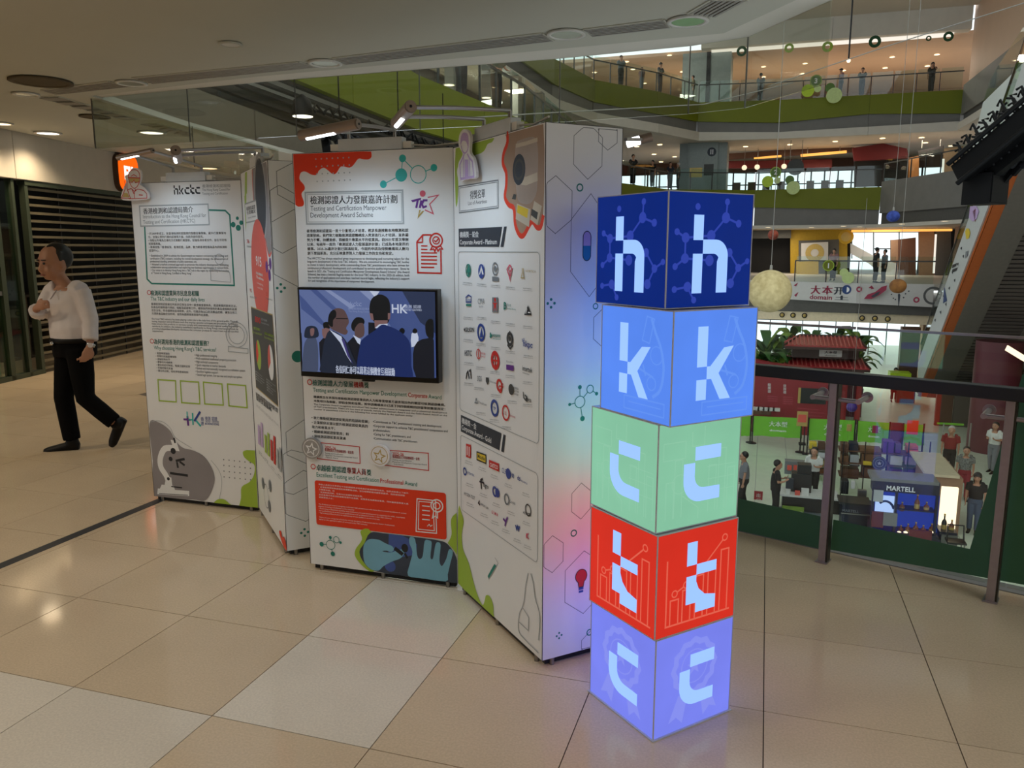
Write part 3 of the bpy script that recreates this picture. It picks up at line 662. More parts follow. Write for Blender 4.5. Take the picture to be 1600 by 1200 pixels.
A2.out('figure_lines', 'ink_red', [P3([(206.5, 277), (208, 270), (214, 266), (220, 267), (224, 273), (224, 283), (221, 291), (216, 295), (211, 291), (208, 284), (206.5, 277)], .004, curve=3), P3([(206, 278), (225, 279)], .006), P3([(207, 285), (213, 285.5), (215.5, 282), (217.5, 286), (223.5, 285)], .004), P3([(211, 276), (215, 273.5), (220, 276.5)], .004),
    P3([(201, 283), (202, 295), (196, 310), (210, 310.5), (204.5, 295), (204.5, 283)], .004), P3([(206, 297), (211, 295), (216, 300), (221, 296), (230, 298), (235, 303), (235.5, 310), (207, 311)], .004), P3([(212, 296), (215, 303), (218, 296)], .004), P3([(216, 302), (216.5, 310)], .004), P3([(223, 305), (229, 305.5)], .006)], parent=S)
A2.out('flask_liquid', 'ink_gold', [A2.poly([(200, 302), (205.5, 302.5), (208.5, 309), (198, 308.5)])], parent=S)

# ------------------------------------------------------------------ panel 2: the chart panel turned away
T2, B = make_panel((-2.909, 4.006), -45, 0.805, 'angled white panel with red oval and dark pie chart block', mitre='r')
C45 = B.o
B.out('printed_photo', 'ink_photo', [g_poly([(min(.797, a), min(2.024, b)) for a, b in smooth_curve(B.pts([(394, 262), (395, 290), (396, 312), (398, 338), (406, 350), (412, 360), (416, 380), (420, 398), (424, 390), (422, 340), (419, 300), (416, 251), (404, 256)]), 3)])])
B.out('photo_rim', 'ink_coral', [g_stroke(smooth_curve([(min(.795, a), min(2.02, b)) for a, b in B.pts([(394, 264), (395, 295), (399, 340), (408, 353), (413, 366), (418, 392), (421, 400), (424, 394)])], 4, False), .014)])
B.out('photo_lens', 'ink_navy', [g_circle(B.uv(407, 310), .14, 24, ry=.20)])
B.out('photo_lens_ring', 'ink_soft', [g_ring(B.uv(407, 310), .155, .014, 28, ry=.22)])
B.out('lime_blob', 'ink_lime', [B.poly([(383, 270), (386, 268), (386, 302), (382.5, 306)]), B.poly([(382, 306), (385, 303), (385, 345), (384, 362)])])
B.out('title_plate', 'ink_white', [B.poly([(383, 319), (400, 313), (403, 344), (385, 348)])]); B.out('plate_border', 'ink_soft', [g_stroke(B.pts([(383, 319), (400, 313), (403, 344), (385, 348)]), .008, True)])
B.out('printed_heading', 'ink', [p_text(B, '檢測及認證', (385.5, 329), (399, 325.5), 6, .02), p_text(B, '行業概況', (386, 335), (399.5, 332), 5.5, .02)]); B.out('printed_text', 'ink_grey', [p_text(B, 'Industry Overview', (388, 342), (400, 339), 3.5)])
B.out('red_oval', 'ink_coral', [g_circle(B.uv(406, 424), .245, 40, ry=.275)])
B.out('oval_text', 'ink_white', [p_text(B, '915', (400.5, 414), (409, 417), 15, .02), p_text(B, '間檢測機構', (400.5, 428), (411, 432), 4, .02), p_text(B, 'T&C establishments', (401, 434), (412, 439), 4, .02), p_text(B, 'in Hong Kong', (402, 443), (411.5, 447), 3), p_text(B, 'as at 2023', (403, 450), (411, 453.5), 3)])
B.out('printed_text', 'ink_grey', [p_text(B, '檢測 認證', (391, 465), (401, 467), 3), p_text(B, 'inspection', (416, 467), (426, 470), 3), p_text(B, '私營機構', (386, 386), (393, 387), 3)])
B.out('printed_text', 'ink_red', [p_text(B, '76', (386, 380), (390, 380), 6, .02), p_text(B, '9%', (391, 456), (394, 457), 6), p_text(B, '5%', (416.5, 462), (419, 463), 6)])
B.out('printed_graphic', 'ink_purple', mol(B, {'a': (417, 417, .03), 'b': (422.5, 412, .03), 'c': (421.5, 430, .03)}, [('a', 'b')], .004, 'abc'))
blk = [(392.5, 479.5), (426, 492), (435, 635), (400.5, 605)]
B.out('chart_block', 'ink_charcoal', [B.poly(blk)]); B.out('block_border', 'ink_gold', [g_stroke(B.pts(blk), .006, True)])
B.out('pie_chart', 'ink_lime', [g_circle(B.uv(404.5, 554.5), .075, 26, ry=.085)]); B.out('pie_slice', 'ink_orange', [g_poly([B.uv(404.5, 554.5)] + g_circle(B.uv(404.5, 554.5), .075, 26, ry=.085)[0][8:17])])
B.out('pie_chart', 'ink_white', [g_circle(B.uv(423.5, 566.5), .075, 26, ry=.095)]); B.out('pie_slice', 'ink_coral', [g_poly([B.uv(423.5, 566.5)] + g_circle(B.uv(423.5, 566.5), .075, 26, ry=.095)[0][7:16])])
B.out('block_text', 'ink_red', [p_text(B, '890', (399, 502.5), (408, 506), 9, .02)]); B.out('block_text', 'ink_lime', [p_text(B, '按行業劃分', (397, 514), (407, 517), 4, .02), p_text(B, 'By sector', (395, 520), (410, 524.5), 4), p_text(B, '按認可範疇劃分', (414, 522), (429, 528), 4, .02), p_text(B, 'By accreditation field', (414, 528), (429, 534), 4)])
B.out('block_text', 'ink_soft', p_block(B, ['■ 檢測 Testing', '■ 檢驗 Inspection', '■ 認證 Certification', '■ 其他 Others'], (400, 578), (414, 604)) + p_block(B, ['■ 環境 Environmental', '■ 食物 Food', '■ 建造 Construction', '■ 醫務 Medical', '■ 其他 Others'], (417, 590), (432, 622)) + [p_text(B, '認可機構', (409, 500), (418, 503), 3.5), p_text(B, 'accredited bodies', (409, 505), (421, 509), 3)])
B.out('printed_heading', 'ink', [p_text(B, '檢測及認證業為本港多個行業', (400.5, 618), (435, 645), 6, .01), p_text(B, '提供支援服務', (401, 624), (425, 643), 6, .01)]); B.out('printed_text', 'ink_grey', p_block(B, ['The T&C industry provides services to', 'various sectors, with business receipts', 'growing over the past decade'], (401, 630), (436, 668)))
for i, (x0, yb, w, h, mm) in enumerate(((404, 693, 3.2, 30, 'ink_lilac'), (408.5, 697, 3.2, 38, 'ink_lilac'), (414.5, 706, 3.2, 28, 'ink_lime'), (419, 711, 3.2, 36, 'ink_lime'), (424, 718, 3.2, 32, 'ink_red'), (428.5, 724, 3.2, 44, 'ink_red'), (434, 730, 2.6, 30, 'ink_soft'), (438, 736, 2.6, 38, 'ink_soft'))):
    B.out('chart_bar', mm, [B.poly([(x0, yb), (x0 + w, yb + 3), (x0 + w - .7, yb + 3 - h), (x0 - .7, yb - h)])])
B.out('printed_text', 'ink_grey', p_block(B, ['2019      2020      2021     2022', '業務收益 Business receipts'], (405, 702), (441, 752)))
B.out('printed_graphic', 'ink_grey', mol(B, {'a': (411.5, 755, .035), 'b': (422.5, 759, .035), 'c': (421.5, 791, .035), 'd': (417, 775, .07), 'e': (420, 765, .015)}, [('a', 'd'), ('b', 'e'), ('d', 'c')], .005, 'abc', 'd'))
B.out('red_drip', 'ink_orange', [g_poly([(min(.797, a), max(PZ0, b)) for a, b in smooth_curve(B.pts([(443, 762), (445.5, 768), (444.5, 790), (447, 815), (446.5, 835), (449, 858), (449.4, 800), (447.5, 764)]), 3)]), g_poly([(a, max(PZ0, b)) for a, b in smooth_curve(B.pts([(437, 831), (440, 830), (442, 840), (444, 838), (447, 846), (449, 860), (443, 851)]), 3)])])

# ------------------------------------------------------------------ panel 3: narrow return, behind the television panel
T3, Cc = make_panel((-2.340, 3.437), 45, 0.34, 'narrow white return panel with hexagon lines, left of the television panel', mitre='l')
Cc.out('hexagon_line', 'ink_grey', [hexo(Cc, (439, 343), .155, .165, .003, (.006, .334)), hexo(Cc, (462, 388), .17, .19, .003, (.006, .334)), hexo(Cc, (465, 287), .10, .11, .003, (.006, .334)), hexo(Cc, (457, 738), .155, .12, .003, (.006, .334)), hexo(Cc, (476, 775), .13, .14, .003, (.006, .334)), hexo(Cc, (478, 690), .10, .12, .003, (.006, .334))])
plus4(Cc, (439, 450), .018); plus4(Cc, (476, 832), .018)
Cc.out('dot', 'ink_teal', [g_circle(Cc.uv(465, 557), .03, 20)])

# ------------------------------------------------------------------ panel 4: award scheme with the television
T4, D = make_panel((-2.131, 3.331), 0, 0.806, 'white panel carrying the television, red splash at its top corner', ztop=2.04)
q = [(460.6, 242), (553, 237), (580, 236.2)]
blob = smooth_curve(D.pts([(580, 236.8), (580.5, 245), (576, 249), (568, 249), (560, 248), (553, 257), (546, 262), (533, 260), (526, 270), (520, 272), (511, 265), (505, 262), (498, 267), (495, 273), (487, 273), (477, 268), (470, 270), (468, 280), (475, 289), (476, 296), (471, 303), (475, 316), (473, 322), (466, 323)]), 3, False)
D.out('red_splash', 'ink_orange', [g_poly([D.uv(579.5, 236.8)] + blob + [(0.0045, D.uv(463.8, 320)[1]), (0.0045, 2.037), (0.37, 2.037)])])
D.out('dot_grid', 'ink_soft', [g_circle(D.uv(493.5 + 8.6 * i + j * .7, 248.5 - i * .4 + 11.7 * j), .0036, 8) for i in range(7) for j in range(4)])
D.out('molecule', 'ink_aqua', mol(D, {'a': (599, 288, .017), 'b': (627, 273.5, .029), 'c': (629, 247.5, .017), 'd': (653.5, 272.5, .038), 'e': (678, 262, .016)}, [('a', 'b'), ('b', 'c'), ('c', 'd'), ('d', 'e')], .004, 'abce', 'd'))
D.out('title_plate', 'ink_white', [D.poly([(476, 300), (629, 296.5), (630.5, 349.5), (478.5, 350.5)])])
D.out('plate_border', 'ink_soft', [g_stroke(D.pts([(477, 301), (629, 297.5), (630.5, 349), (479.5, 350)]), .008, True), g_stroke(D.pts([(480, 304), (627, 300.5), (628, 346), (482, 347)]), .003, True)])
D.out('printed_heading', 'ink', [p_text(D, '檢測認證人力發展嘉許計劃', (485, 318), (621, 316.5), 12.5, .008)])
D.out('printed_heading', 'ink_navy', [p_text(D, 'Testing and Certification Manpower', (485.5, 329.5), (604, 328), 8), p_text(D, 'Development Award Scheme', (485.5, 340), (583, 339), 8)])
D.out('printed_text', 'ink', p_block(D, ['香港檢測和認證局一直十分重視人才培育，務求長遠推動本地檢測和認', '證業發展。我們致力鼓勵檢測認證機構投入資源進行人才培訓，並表揚', '努力不懈、持續進修、積極提升專業水平的從業員。自2021年首次舉辦', '以來，每兩年一度的「檢測認證人力發展嘉許計劃」已成為本地業界的', '盛事。2025-26嘉許計劃已圓滿結束，今屆的申請及得獎機構和人數均', '創下歷屆新高，充分反映業界對人力發展工作的支持和肯定。'], (479, 357), (639, 399), .70, bold=.006))
D.out('printed_text', 'ink_navy', p_block(D, ['The HKCTC has always attached great importance to developing and nurturing talent for the', 'long-term development of the local T&C industry.  We are committed to encouraging T&C bodies', 'to invest in talent development, while commending those T&C practitioners who have striven for', 'continuous professional development and contributed to service quality improvement.  Since its', 'launch in 2021, the "Testing and Certification Manpower Development Award Scheme" (the Award', 'Scheme) has been a biennial flagship event for the local T&C industry. In the 2025-26 edition, both', "the number of applications and awardees reached record highs, reflecting the industry's support", 'for and recognition of the importance of manpower development.'], (480, 401), (640, 443), .70, bold=.006))
def ln(px, w, closed=False): return g_stroke(D.pts(px), w, closed)
star_px = [(643, 313), (657, 315.5), (660.5, 305.5), (665, 312.5), (685, 304), (672, 320), (677, 334), (663, 329.5), (652, 342), (654.5, 328)]
D.out('star_logo', 'ink_purple', [D.poly([(642, 313), (658, 309), (658, 312), (645, 316)]), ln([(653, 312), (650.5, 325)], .010), ln([(658.5, 313), (656, 325)], .010), ln([(668, 313), (662, 313), (659.5, 319), (661.5, 324), (667, 322)], .009)])
D.out('star_logo', 'ink_pink', [ln([(668.5, 308.5), (685, 305), (671.5, 319), (677, 334), (664, 328)], .005), g_circle(D.uv(660.5, 302.5), .014, 18)])
D.out('star_logo', 'ink_gold', [D.poly([(655, 328), (652.5, 342), (663, 329.5), (660, 329.5), (655, 335.5), (657.5, 328)])])
D.out('certificate_icon', 'ink_red', [ln([(651.5, 378), (661, 367), (674, 367)], .007), ln([(651.5, 378), (653, 426), (689.5, 427), (689, 391)], .007), ln([(651.5, 379), (660, 378.5), (660.5, 367)], .006)] + [ln([(658, y), (x, y + .3)], .006) for y, x in ((384, 668), (389.5, 668), (395, 683), (400.5, 683), (406, 683), (412, 683), (417.5, 678.5))] + [g_ring(D.uv(681.5, 375.5), .030, .007), g_ring(D.uv(681.5, 375.5), .016, .005), ln([(678.5, 375.5), (681, 378), (685, 373)], .006), ln([(676.5, 383.5), (673, 390), (678, 389), (679.5, 393), (682, 386.5)], .006), ln([(682, 386.5), (684.5, 392.5), (687, 389), (691.5, 389), (687.5, 382.5)], .006)])
D.out('bullet_ring', 'ink_red', [g_ring(D.uv(484, 597), .012, .004), g_ring(D.uv(489.5, 729), .012, .004)])
hA = p_text(D, '檢測認證人力發展機構獎', (488.5, 602.5), (576.5, 606.5), 9, .014)
D.out('printed_heading', 'ink_teal', [p_text(D, '檢測認證人力發展', (488.5, 601.5), (552.5, 604.5), 9, .014), p_text(D, '獎', (569.5, 605.5), (576.5, 605.8), 9, .014), p_text(D, '卓越檢測認證', (494.5, 734.5), (541.5, 738.5), 9.5, .014), p_text(D, '獎', (573.5, 742), (580.5, 742.6), 9.5, .014)])
D.out('printed_heading', 'ink_red', [p_text(D, '機構', (553, 604.7), (568.5, 605.3), 9, .02), p_text(D, '專業人員', (542, 738.6), (572.5, 741.6), 9.5, .02)])
D.out('printed_heading', 'ink_teal', [p_text(D, 'Testing and Certification Manpower Development', (489.5, 612), (636, 619.5), 6.8), p_text(D, 'Award', (669.5, 622.3), (690, 624), 6.8), p_text(D, 'Excellent Testing and Certification', (495, 744.5), (592.5, 753.5), 7), p_text(D, 'Award', (632.5, 757.5), (652, 760), 7)])
D.out('printed_heading', 'ink_red', [p_text(D, 'Corporate', (638, 620), (668, 622), 7, .008), p_text(D, 'Professional', (594.5, 754), (630.5, 757.3), 7, .008)])
D.out('printed_text', 'ink', p_block(D, ['機構獎旨在表揚在推動檢測認證從業員的人力和專業發展方面表現出色的獲認可檢測認證機構。', '本獎項分為兩級，即鉑金獎和金獎，按申請機構展示已達下列四個範疇的評審準則數量而定：'], (490, 616), (696, 642), .62, bold=.006))
D.out('printed_text', 'ink_navy', p_block(D, ["The Corporate Award recognises accredited T&C bodies' achievements in manpower and professional development", 'of T&C practitioners. There are two tiers of awards, namely the Platinum Award and the Gold Award, based on the', 'number of assessment criteria in the following four areas fulfilled by the applicant entity:'], (490.5, 629), (699, 655), .60, bold=.006))
D.out('bullet_text', 'ink', p_block(D, ['• 致力推動檢測認證從業員的培訓和發展；', '• 企業提供支援以提升檢測認證從業員的', '   能力和專業水平；', '• 關顧檢測認證從業員；和', '• 與檢測認證從業員溝通'], (487, 648), (578, 691), .62, bold=.006, just=False))
D.out('bullet_text', 'ink_navy', p_block(D, ["•Commitment to T&C practitioners' training and development;", "•Corporate support to enhance T&C practitioners' competence and", '  professionalism;', '•Caring for T&C practitioners; and', '•Communication with T&C practitioners'], (583, 654.5), (700, 696.5), .55, bold=.006, just=False))
D.out('caption_box', 'ink_red', [ln([(496, 691), (562, 698), (563, 724), (496.5, 716.5)], .004, True), ln([(602, 703), (669.5, 708), (670, 735), (600, 726.5)], .004, True)])
D.out('caption_text', 'ink_red', [p_text(D, '2025-26', (508, 701), (525, 703), 5, .01), p_text(D, '檢測認證人力發展機構獎－鉑金獎', (508, 704.5), (553, 709), 4.5, .01), p_text(D, '2025-26', (613.5, 711), (631, 712.5), 5, .01), p_text(D, '檢測認證人力發展機構獎－金獎', (613.5, 715), (656, 719), 4.5, .01)])
D.out('caption_text', 'ink_navy', p_block(D, ['Testing and Certification', 'Manpower Development Corporate Award', '- Platinum Award'], (508, 706), (559, 720), .7, just=False) + p_block(D, ['Testing and Certification', 'Manpower Development Corporate Award', '- Gold Award'], (613.5, 716), (667, 731), .7, just=False))
for c, mk, lb in (((490, 699), 'alu', 'silver star medallion'), ((596, 710), 'ink_gold', 'gold and white star medallion')):
    u, v = D.uv(*c); y = -0.022
    md = MB().cyl((u, y, v), (u, -0.004, v), .053, n=32).build('medal', 'alu' if mk == 'alu' else 'cut_white', D.root); tag(md, lb)
    s5 = [(u + (.030 if i % 2 == 0 else .013) * math.sin(math.pi * i / 5 + .2), v - .004 + (.030 if i % 2 == 0 else .013) * math.cos(math.pi * i / 5 + .2)) for i in range(10)]
    D5 = Print(D.root, D.o, D.t, y0=y); D5.out('medal_star', 'ink_white' if mk == 'alu' else 'ink_gold', [g_stroke(s5, .005, True), g_ring((u, v), .043, .003)], parent=md)
rq = D.pts([(492, 750), (697, 771), (698, 843), (494, 819)])
cu = [(rq[0][0] + .01, rq[0][1] + 0), (rq[1][0], rq[1][1]), (rq[2][0], rq[2][1]), (rq[3][0], rq[3][1])]
u0, u1 = D.uv(492, 750)[0], D.uv(697, 771)[0]; v1 = D.uv(492, 750)[1]; v0 = D.uv(494, 819)[1]
D.out('red_box', 'ink_orange', [g_poly(g_round(u0, v0, u1, v1, .012))])
D.out('box_text', 'ink_white', p_block(D, ['專業人員獎旨在表揚在不同範疇展現卓越專業的檢測認證從業員，他們須具備以下條件：', '• 從事檢測認證專業服務具備豐富經驗，並在相關範疇持續專業進修，保持最佳狀態', '   之專業知識；和', '• 充滿專業熱誠，在業內以至國際卓越表現。', '此從業員亦為檢測認證業發展作出貢獻，並獲提名為得獎從業員。同時獲表揚專業人員', '致謝業務人士。'], (498, 754), (640, 793), .6, just=False))
D.out('box_text', 'ink_white', p_block(D, ['The Professional Award recognises individual T&C practitioners who have demonstrated excellence in various', 'aspects including contribution to the industry:', '• Possessing professional capability and continuous personal development by acquiring new skills, experience', '   and qualifications to professional qualifications with professional bodies in the T&C industry;', '• Upholding professionalism to maintaining service quality or productivity; etc.', '', "There are two categories of awards; namely the Junior Professional and the Senior Professional,", 'based on the applicant’s years of services in the T&C industry.'], (498, 785), (636, 828), .55, just=False))
D.out('box_icon', 'ink_white', [ln([(652, 779), (681, 782), (682.5, 833), (650.5, 830)], .005, True), ln([(655, 783), (677, 785), (679, 829), (654, 826.5)], .004, True)] + [ln([(660, y), (672, y + 1.2)], .005) for y in (790, 797, 804, 811)] + [g_ring(D.uv(683, 790), .030, .006), g_ring(D.uv(683, 790), .016, .005), ln([(678, 799), (676, 809), (681, 806), (684, 809), (684, 800)], .005), ln([(668, 822), (671, 819), (673, 822), (676, 820)], .004)])
D.out('molecule', 'ink_teal', mol(D, {'a': (503, 850, .012), 'b': (517, 851, .024), 'c': (520.5, 865, .012), 'd': (526, 843, .016), 'e': (532.5, 847.5, .007), 'f': (516.5, 839.5, .008)}, [('a', 'b'), ('b', 'c'), ('b', 'd'), ('d', 'e'), ('b', 'f')], .003, 'acef', 'bd'))
D.out('photo_rim', 'ink_lime', [g_poly([(min(.8, a), max(PZ0, b)) for a, b in smooth_curve(D.pts([(564, 829), (580, 830), (590, 880), (582, 893), (568, 885), (556, 870), (556, 858), (566, 843)]), 4)])])
mat('glove_blue', (124, 180, 204), 0.5, var=.05); mat('photo_dark', (58, 66, 82), 0.5, var=.15, scale=9); mat('photo_blue', (70, 92, 160), 0.5, var=.1)
D.out('printed_photo', 'photo_dark', [g_poly([(min(.800, a), max(PZ0, b)) for a, b in smooth_curve(D.pts([(579, 832), (600, 833), (650, 839), (685, 844), (700, 850), (713, 870), (714.5, 885), (715, 911), (660, 903), (590, 893), (570, 880), (562, 862), (570, 848)]), 3)])])
D.out('photo_backdrop', 'photo_blue', [D.poly([(608, 834), (628, 836), (640, 842), (652, 850), (651, 866), (630, 870), (607, 870)]), g_circle(D.uv(610, 884), .03, 14)])
D.out('gloved_hand', 'glove_blue', [g_poly([(a, max(PZ0, b)) for a, b in smooth_curve(D.pts([(568, 860), (570, 849), (578, 842), (592, 843), (600, 847), (606, 850), (613, 853), (616, 858), (612, 862), (604, 860), (598, 861), (610, 863), (620, 860), (629, 858), (632, 864), (626, 872), (613, 877), (600, 884), (592, 891), (580, 889), (570, 878)]), 4)])])
D.out('gloved_hand', 'glove_blue', [g_poly([(min(.8, a), max(PZ0, b)) for a, b in smooth_curve(D.pts([(641, 839), (649, 842), (652, 866), (656, 873), (661, 868), (664, 845), (671, 844), (675, 848), (673, 870), (677, 872), (681, 850), (686, 847), (689, 852), (687, 875), (691, 884), (698, 872), (702, 858), (708, 862), (704, 880), (700, 897), (697, 908), (660, 903), (638, 899), (641, 880), (645, 862), (640, 848)]), 3)])])
D.out('printed_knob', 'ink', [g_circle(D.uv(633, 856), .018, 14, ry=.022), g_stroke(D.pts([(617, 856), (630, 866)]), .02), g_stroke(D.pts([(633, 864), (637, 872)]), .012)])
D.out('lime_blob', 'ink_lime', [g_poly([(min(.8005, a), b) for a, b in smooth_curve(D.pts([(700, 848), (706, 835), (705, 815), (708, 806), (717, 799)]), 4, False) + D.pts([(717.5, 875), (714, 866), (707, 856)])])])
# ------------------------------------------------------------------ panel 5: list of awardees
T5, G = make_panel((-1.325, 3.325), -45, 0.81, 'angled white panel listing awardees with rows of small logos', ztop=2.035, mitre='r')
G.out('lime_blob', 'ink_lime', [g_poly([(max(.0045, a), min(2.03, b)) for a, b in smooth_curve(G.pts([(712, 231), (730, 226), (769, 214), (769, 222), (762, 225), (757, 235), (750, 240), (740, 244), (735, 258), (728, 260), (723, 257), (717, 258), (714, 268), (716, 285), (715, 315), (712, 317)]), 3)])])
ph = smooth_curve(G.pts([(791, 205), (793, 222), (788, 240), (787, 256), (792, 270), (792, 290), (790, 308), (796, 320), (804, 326), (806, 350), (812, 364), (818, 366), (826, 352), (832, 345), (840, 354), (846, 350), (849.3, 330), (849, 194), (820, 199)]), 3)
mat('photo_tan', (168, 140, 118), 0.5, var=.08, scale=4); mat('photo_steel', (178, 162, 150), 0.35, 0.2, var=.12, scale=5); mat('photo_pale', (206, 196, 178), 0.5)
G.out('printed_photo', 'photo_tan', [g_poly([(min(.803, a), min(2.03, b)) for a, b in ph])])
G.out('photo_rim', 'ink_orange', [g_stroke([(min(.800, a), min(2.03, b)) for a, b in smooth_curve(G.pts([(792, 204), (793, 222), (787, 240), (786, 256), (791, 270), (791, 290), (789, 308), (795, 320), (803, 326), (805, 350), (811, 366), (818, 368), (826, 354), (832, 346), (839, 355), (845, 354), (849, 336)]), 4, False)], .020)])
G.out('vessel', 'photo_steel', [g_poly(smooth_curve(G.pts([(806, 226), (815, 218), (830, 214), (838, 218), (841, 240), (840, 280), (838, 303), (828, 318), (812, 316), (807, 300), (805, 260)]), 3))])
G.out('vessel_band', 'photo_pale', [g_stroke(G.pts([(805, 280), (822, 283), (840, 276)]), .03), g_stroke(G.pts([(806, 228), (822, 224), (840, 218)]), .014)])
G.out('vessel_port', 'ink_navy', [g_circle(G.uv(811, 265), .050, 24, ry=.056)]); G.out('port_ring', 'ink_charcoal', [g_ring(G.uv(811, 265), .034, .010)])
G.out('photo_base', 'photo_pale', [G.poly([(808, 318), (829, 327), (827, 355), (806, 342)]), G.poly([(835, 314), (847, 322), (840, 352), (829, 343)])]); G.out('photo_note', 'ink_yellow', [G.poly([(809, 320), (826, 327), (824, 341), (808, 332)])]); G.out('photo_panel', 'ink_charcoal', [G.poly([(831, 326), (841, 332), (839, 343), (830, 336)]), G.poly([(803, 303), (807, 304), (806, 312), (800, 311)])])
G.out('title_plate', 'ink_white', [G.poly([(717, 291.5), (778.5, 281.5), (779, 324.5), (718, 332.5)])]); G.out('plate_border', 'ink_grey', [g_stroke(G.pts([(717, 291.5), (778.5, 281.5), (779, 324.5), (718, 332.5)]), .005, True), g_stroke(G.pts([(718.5, 294), (777, 284.5), (777.5, 322), (719.5, 330)]), .003, True)])
G.out('printed_heading', 'ink', [p_text(G, '得獎名單', (735, 310.5), (758.5, 307.5), 13, .012)]); G.out('printed_heading', 'ink_navy', [p_text(G, 'List of Awardees', (732, 320.5), (761.5, 317), 6)])
G.out('label_plate', 'ink_navy', [G.poly([(717, 357.5), (785, 354.5), (780, 385.5), (717.5, 385.5)]), G.poly([(788, 354.3), (792, 353.8), (787, 385.8), (782.5, 385.8)]), G.poly([(720.5, 648), (784, 677), (780.5, 703.5), (720.5, 674)]), G.poly([(787, 678.5), (790.5, 680), (787.5, 707), (783.5, 705)])])
G.out('label_text', 'ink_white', [p_text(G, '機構獎－鉑金', (719, 370.5), (748.5, 370), 9, .02), p_text(G, 'Corporate Award - Platinum', (719, 382), (777, 381.5), 7.5, .012), p_text(G, '機構獎－金', (722, 660.5), (745, 671), 9, .02), p_text(G, 'Corporate Award - Gold', (722, 670.5), (768, 692.5), 7.5, .012)])
def px_round(px, r): 
    q = G.pts(px); us = [p[0] for p in q]; vs = [p[1] for p in q]; return g_round(min(us), min(vs), max(us), max(vs), r)
G.out('list_frame', 'ink_soft', [g_stroke(px_round([(719, 394), (842, 394), (842, 694), (719, 640)], .02), .003, True), g_stroke(px_round([(721, 682), (840, 740), (840, 880), (721, 795)], .02), .003, True)])
# awardee logos, each where it stands
def logo(name, mk, geos): return G.out(name, mk, geos, layer=30)
def circ(c, r, ring=False, w=.006): r *= .84; u = G.uv(*c); return g_ring(u, r, w) if ring else g_circle(u, r, 20)
logo('logo', 'ink_teal', [circ((732.5, 422.5), .030, True), G.poly([(733, 412), (736.5, 426), (729, 426)]), G.poly([(731.5, 426), (734, 426), (734, 431), (731.5, 431)])])
logo('logo', 'ink_blue', [circ((753, 424), .036)]); G.out('logo_mark', 'ink_white', [G.poly([(753, 415), (757, 429), (754.5, 429), (753, 422), (751, 429), (749.5, 429)])], layer=31)
logo('logo', 'ink_grey', [circ((774.5, 420), .028, True), circ((774.5, 420), .014), G.poly([(770, 432), (780, 433), (780, 440), (770, 439)])])
logo('logo', 'ink_pink', [g_stroke(G.pts([(797, 414), (801, 420), (798, 432), (798, 438), (796, 430), (793, 421), (797, 414)]), .006), circ((797.5, 419), .014, True, .004), circ((798, 427), .012, True, .004)])
logo('logo', 'ink_gold', [g_stroke(G.pts([(817, 419), (817, 426), (815, 434), (820, 434.5), (818.5, 426), (818.5, 419)]), .004), p_text(G, 'INTERTECH', (822, 425), (838, 426), 3.5)])
logo('logo', 'ink_blue', [g_stroke(G.pts([(728.5, 465), (733, 461), (737.5, 464)]), .006), g_stroke(G.pts([(729, 466), (729, 472), (737, 472), (737, 465)]), .005), p_text(G, 'CEDD', (729.5, 471), (736.5, 471), 4)]); logo('logo', 'ink_teal', [G.poly([(729, 475), (737, 475), (737, 478.5), (729, 478)])])
logo('logo', 'ink_grey', [p_text(G, 'CMA', (747.5, 475), (758, 475), 9), p_text(G, 'testing', (749.5, 479.5), (756, 479.5), 2.5)])
logo('logo', 'ink_grey', [G.poly([(770, 464.5), (779, 464.5), (779, 488), (770, 487.5)])]); G.out('logo_mark', 'ink_red', [circ((774.5, 468.5), .010), G.poly([(771, 473), (778, 473), (776, 477), (777, 487), (774.5, 480), (772, 487), (773, 477)])], layer=31)
logo('logo', 'ink_teal', [g_stroke(G.pts([(788.5, 472.5), (788.5, 482.5), (791, 482), (791.5, 478), (790, 476.5), (791, 474), (788.5, 472.5)]), .006), p_text(G, '百 納 檢', (793.5, 478), (799.5, 479), 4), p_text(G, 'Bio-Assay Laboratory', (793.5, 483), (807, 484.5), 2.6)])
logo('logo', 'ink', [G.poly([(826, 477), (831.5, 492.5), (820, 492)])]); G.out('logo_mark', 'ink_white', [g_stroke(G.pts([(824.5, 482), (822.5, 490)]), .005), g_stroke(G.pts([(826, 488), (830, 488.5)]), .004)], layer=31)
logo('logo', 'ink', [p_text(G, '⬧GILSON', (725.5, 518.5), (741.5, 518.5), 7, .02)])
logo('logo', 'ink_blue', [circ((752.5, 519.5), .038, True, .012), G.poly([(753, 511), (755.5, 527), (750.5, 527)])])
logo('logo', 'ink_teal', [g_stroke(G.pts([(766.5, 520.5), (768.5, 524), (766.5, 527)]), .012), p_text(G, '港環保科技', (770, 526), (783, 527), 4.5, .02), p_text(G, 'environmental', (771, 530), (783, 531), 2.5)])
logo('logo', 'ink_charcoal', [circ((797.5, 529.5), .026, True, .012), circ((797.5, 529), .012), G.poly([(794, 537), (798, 543), (802, 538), (802.5, 541), (798, 546.5), (793.5, 540)]), g_stroke(G.pts([(797.5, 517), (797.5, 524)]), .008)])
logo('logo', 'ink_blue', [p_text(G, 'hkpc', (818.5, 541), (833, 544), 10, .01), g_stroke(G.pts([(817, 529), (817.5, 534)]), .004), g_stroke(G.pts([(819.5, 528), (820, 533)]), .004)])
logo('logo', 'ink', [p_text(G, 'HSTC', (727, 555.5), (738, 556), 8.5, .015)])
logo('logo', 'ink_red', [circ((748.5, 553), .024, True, .005), g_stroke(G.pts([(748.5, 547), (748.8, 559)]), .006), p_text(G, '香港浸會', (753, 553), (759.5, 554.5), 3), p_text(G, 'BAPTIST', (753, 558), (759.5, 559.5), 2.6)])
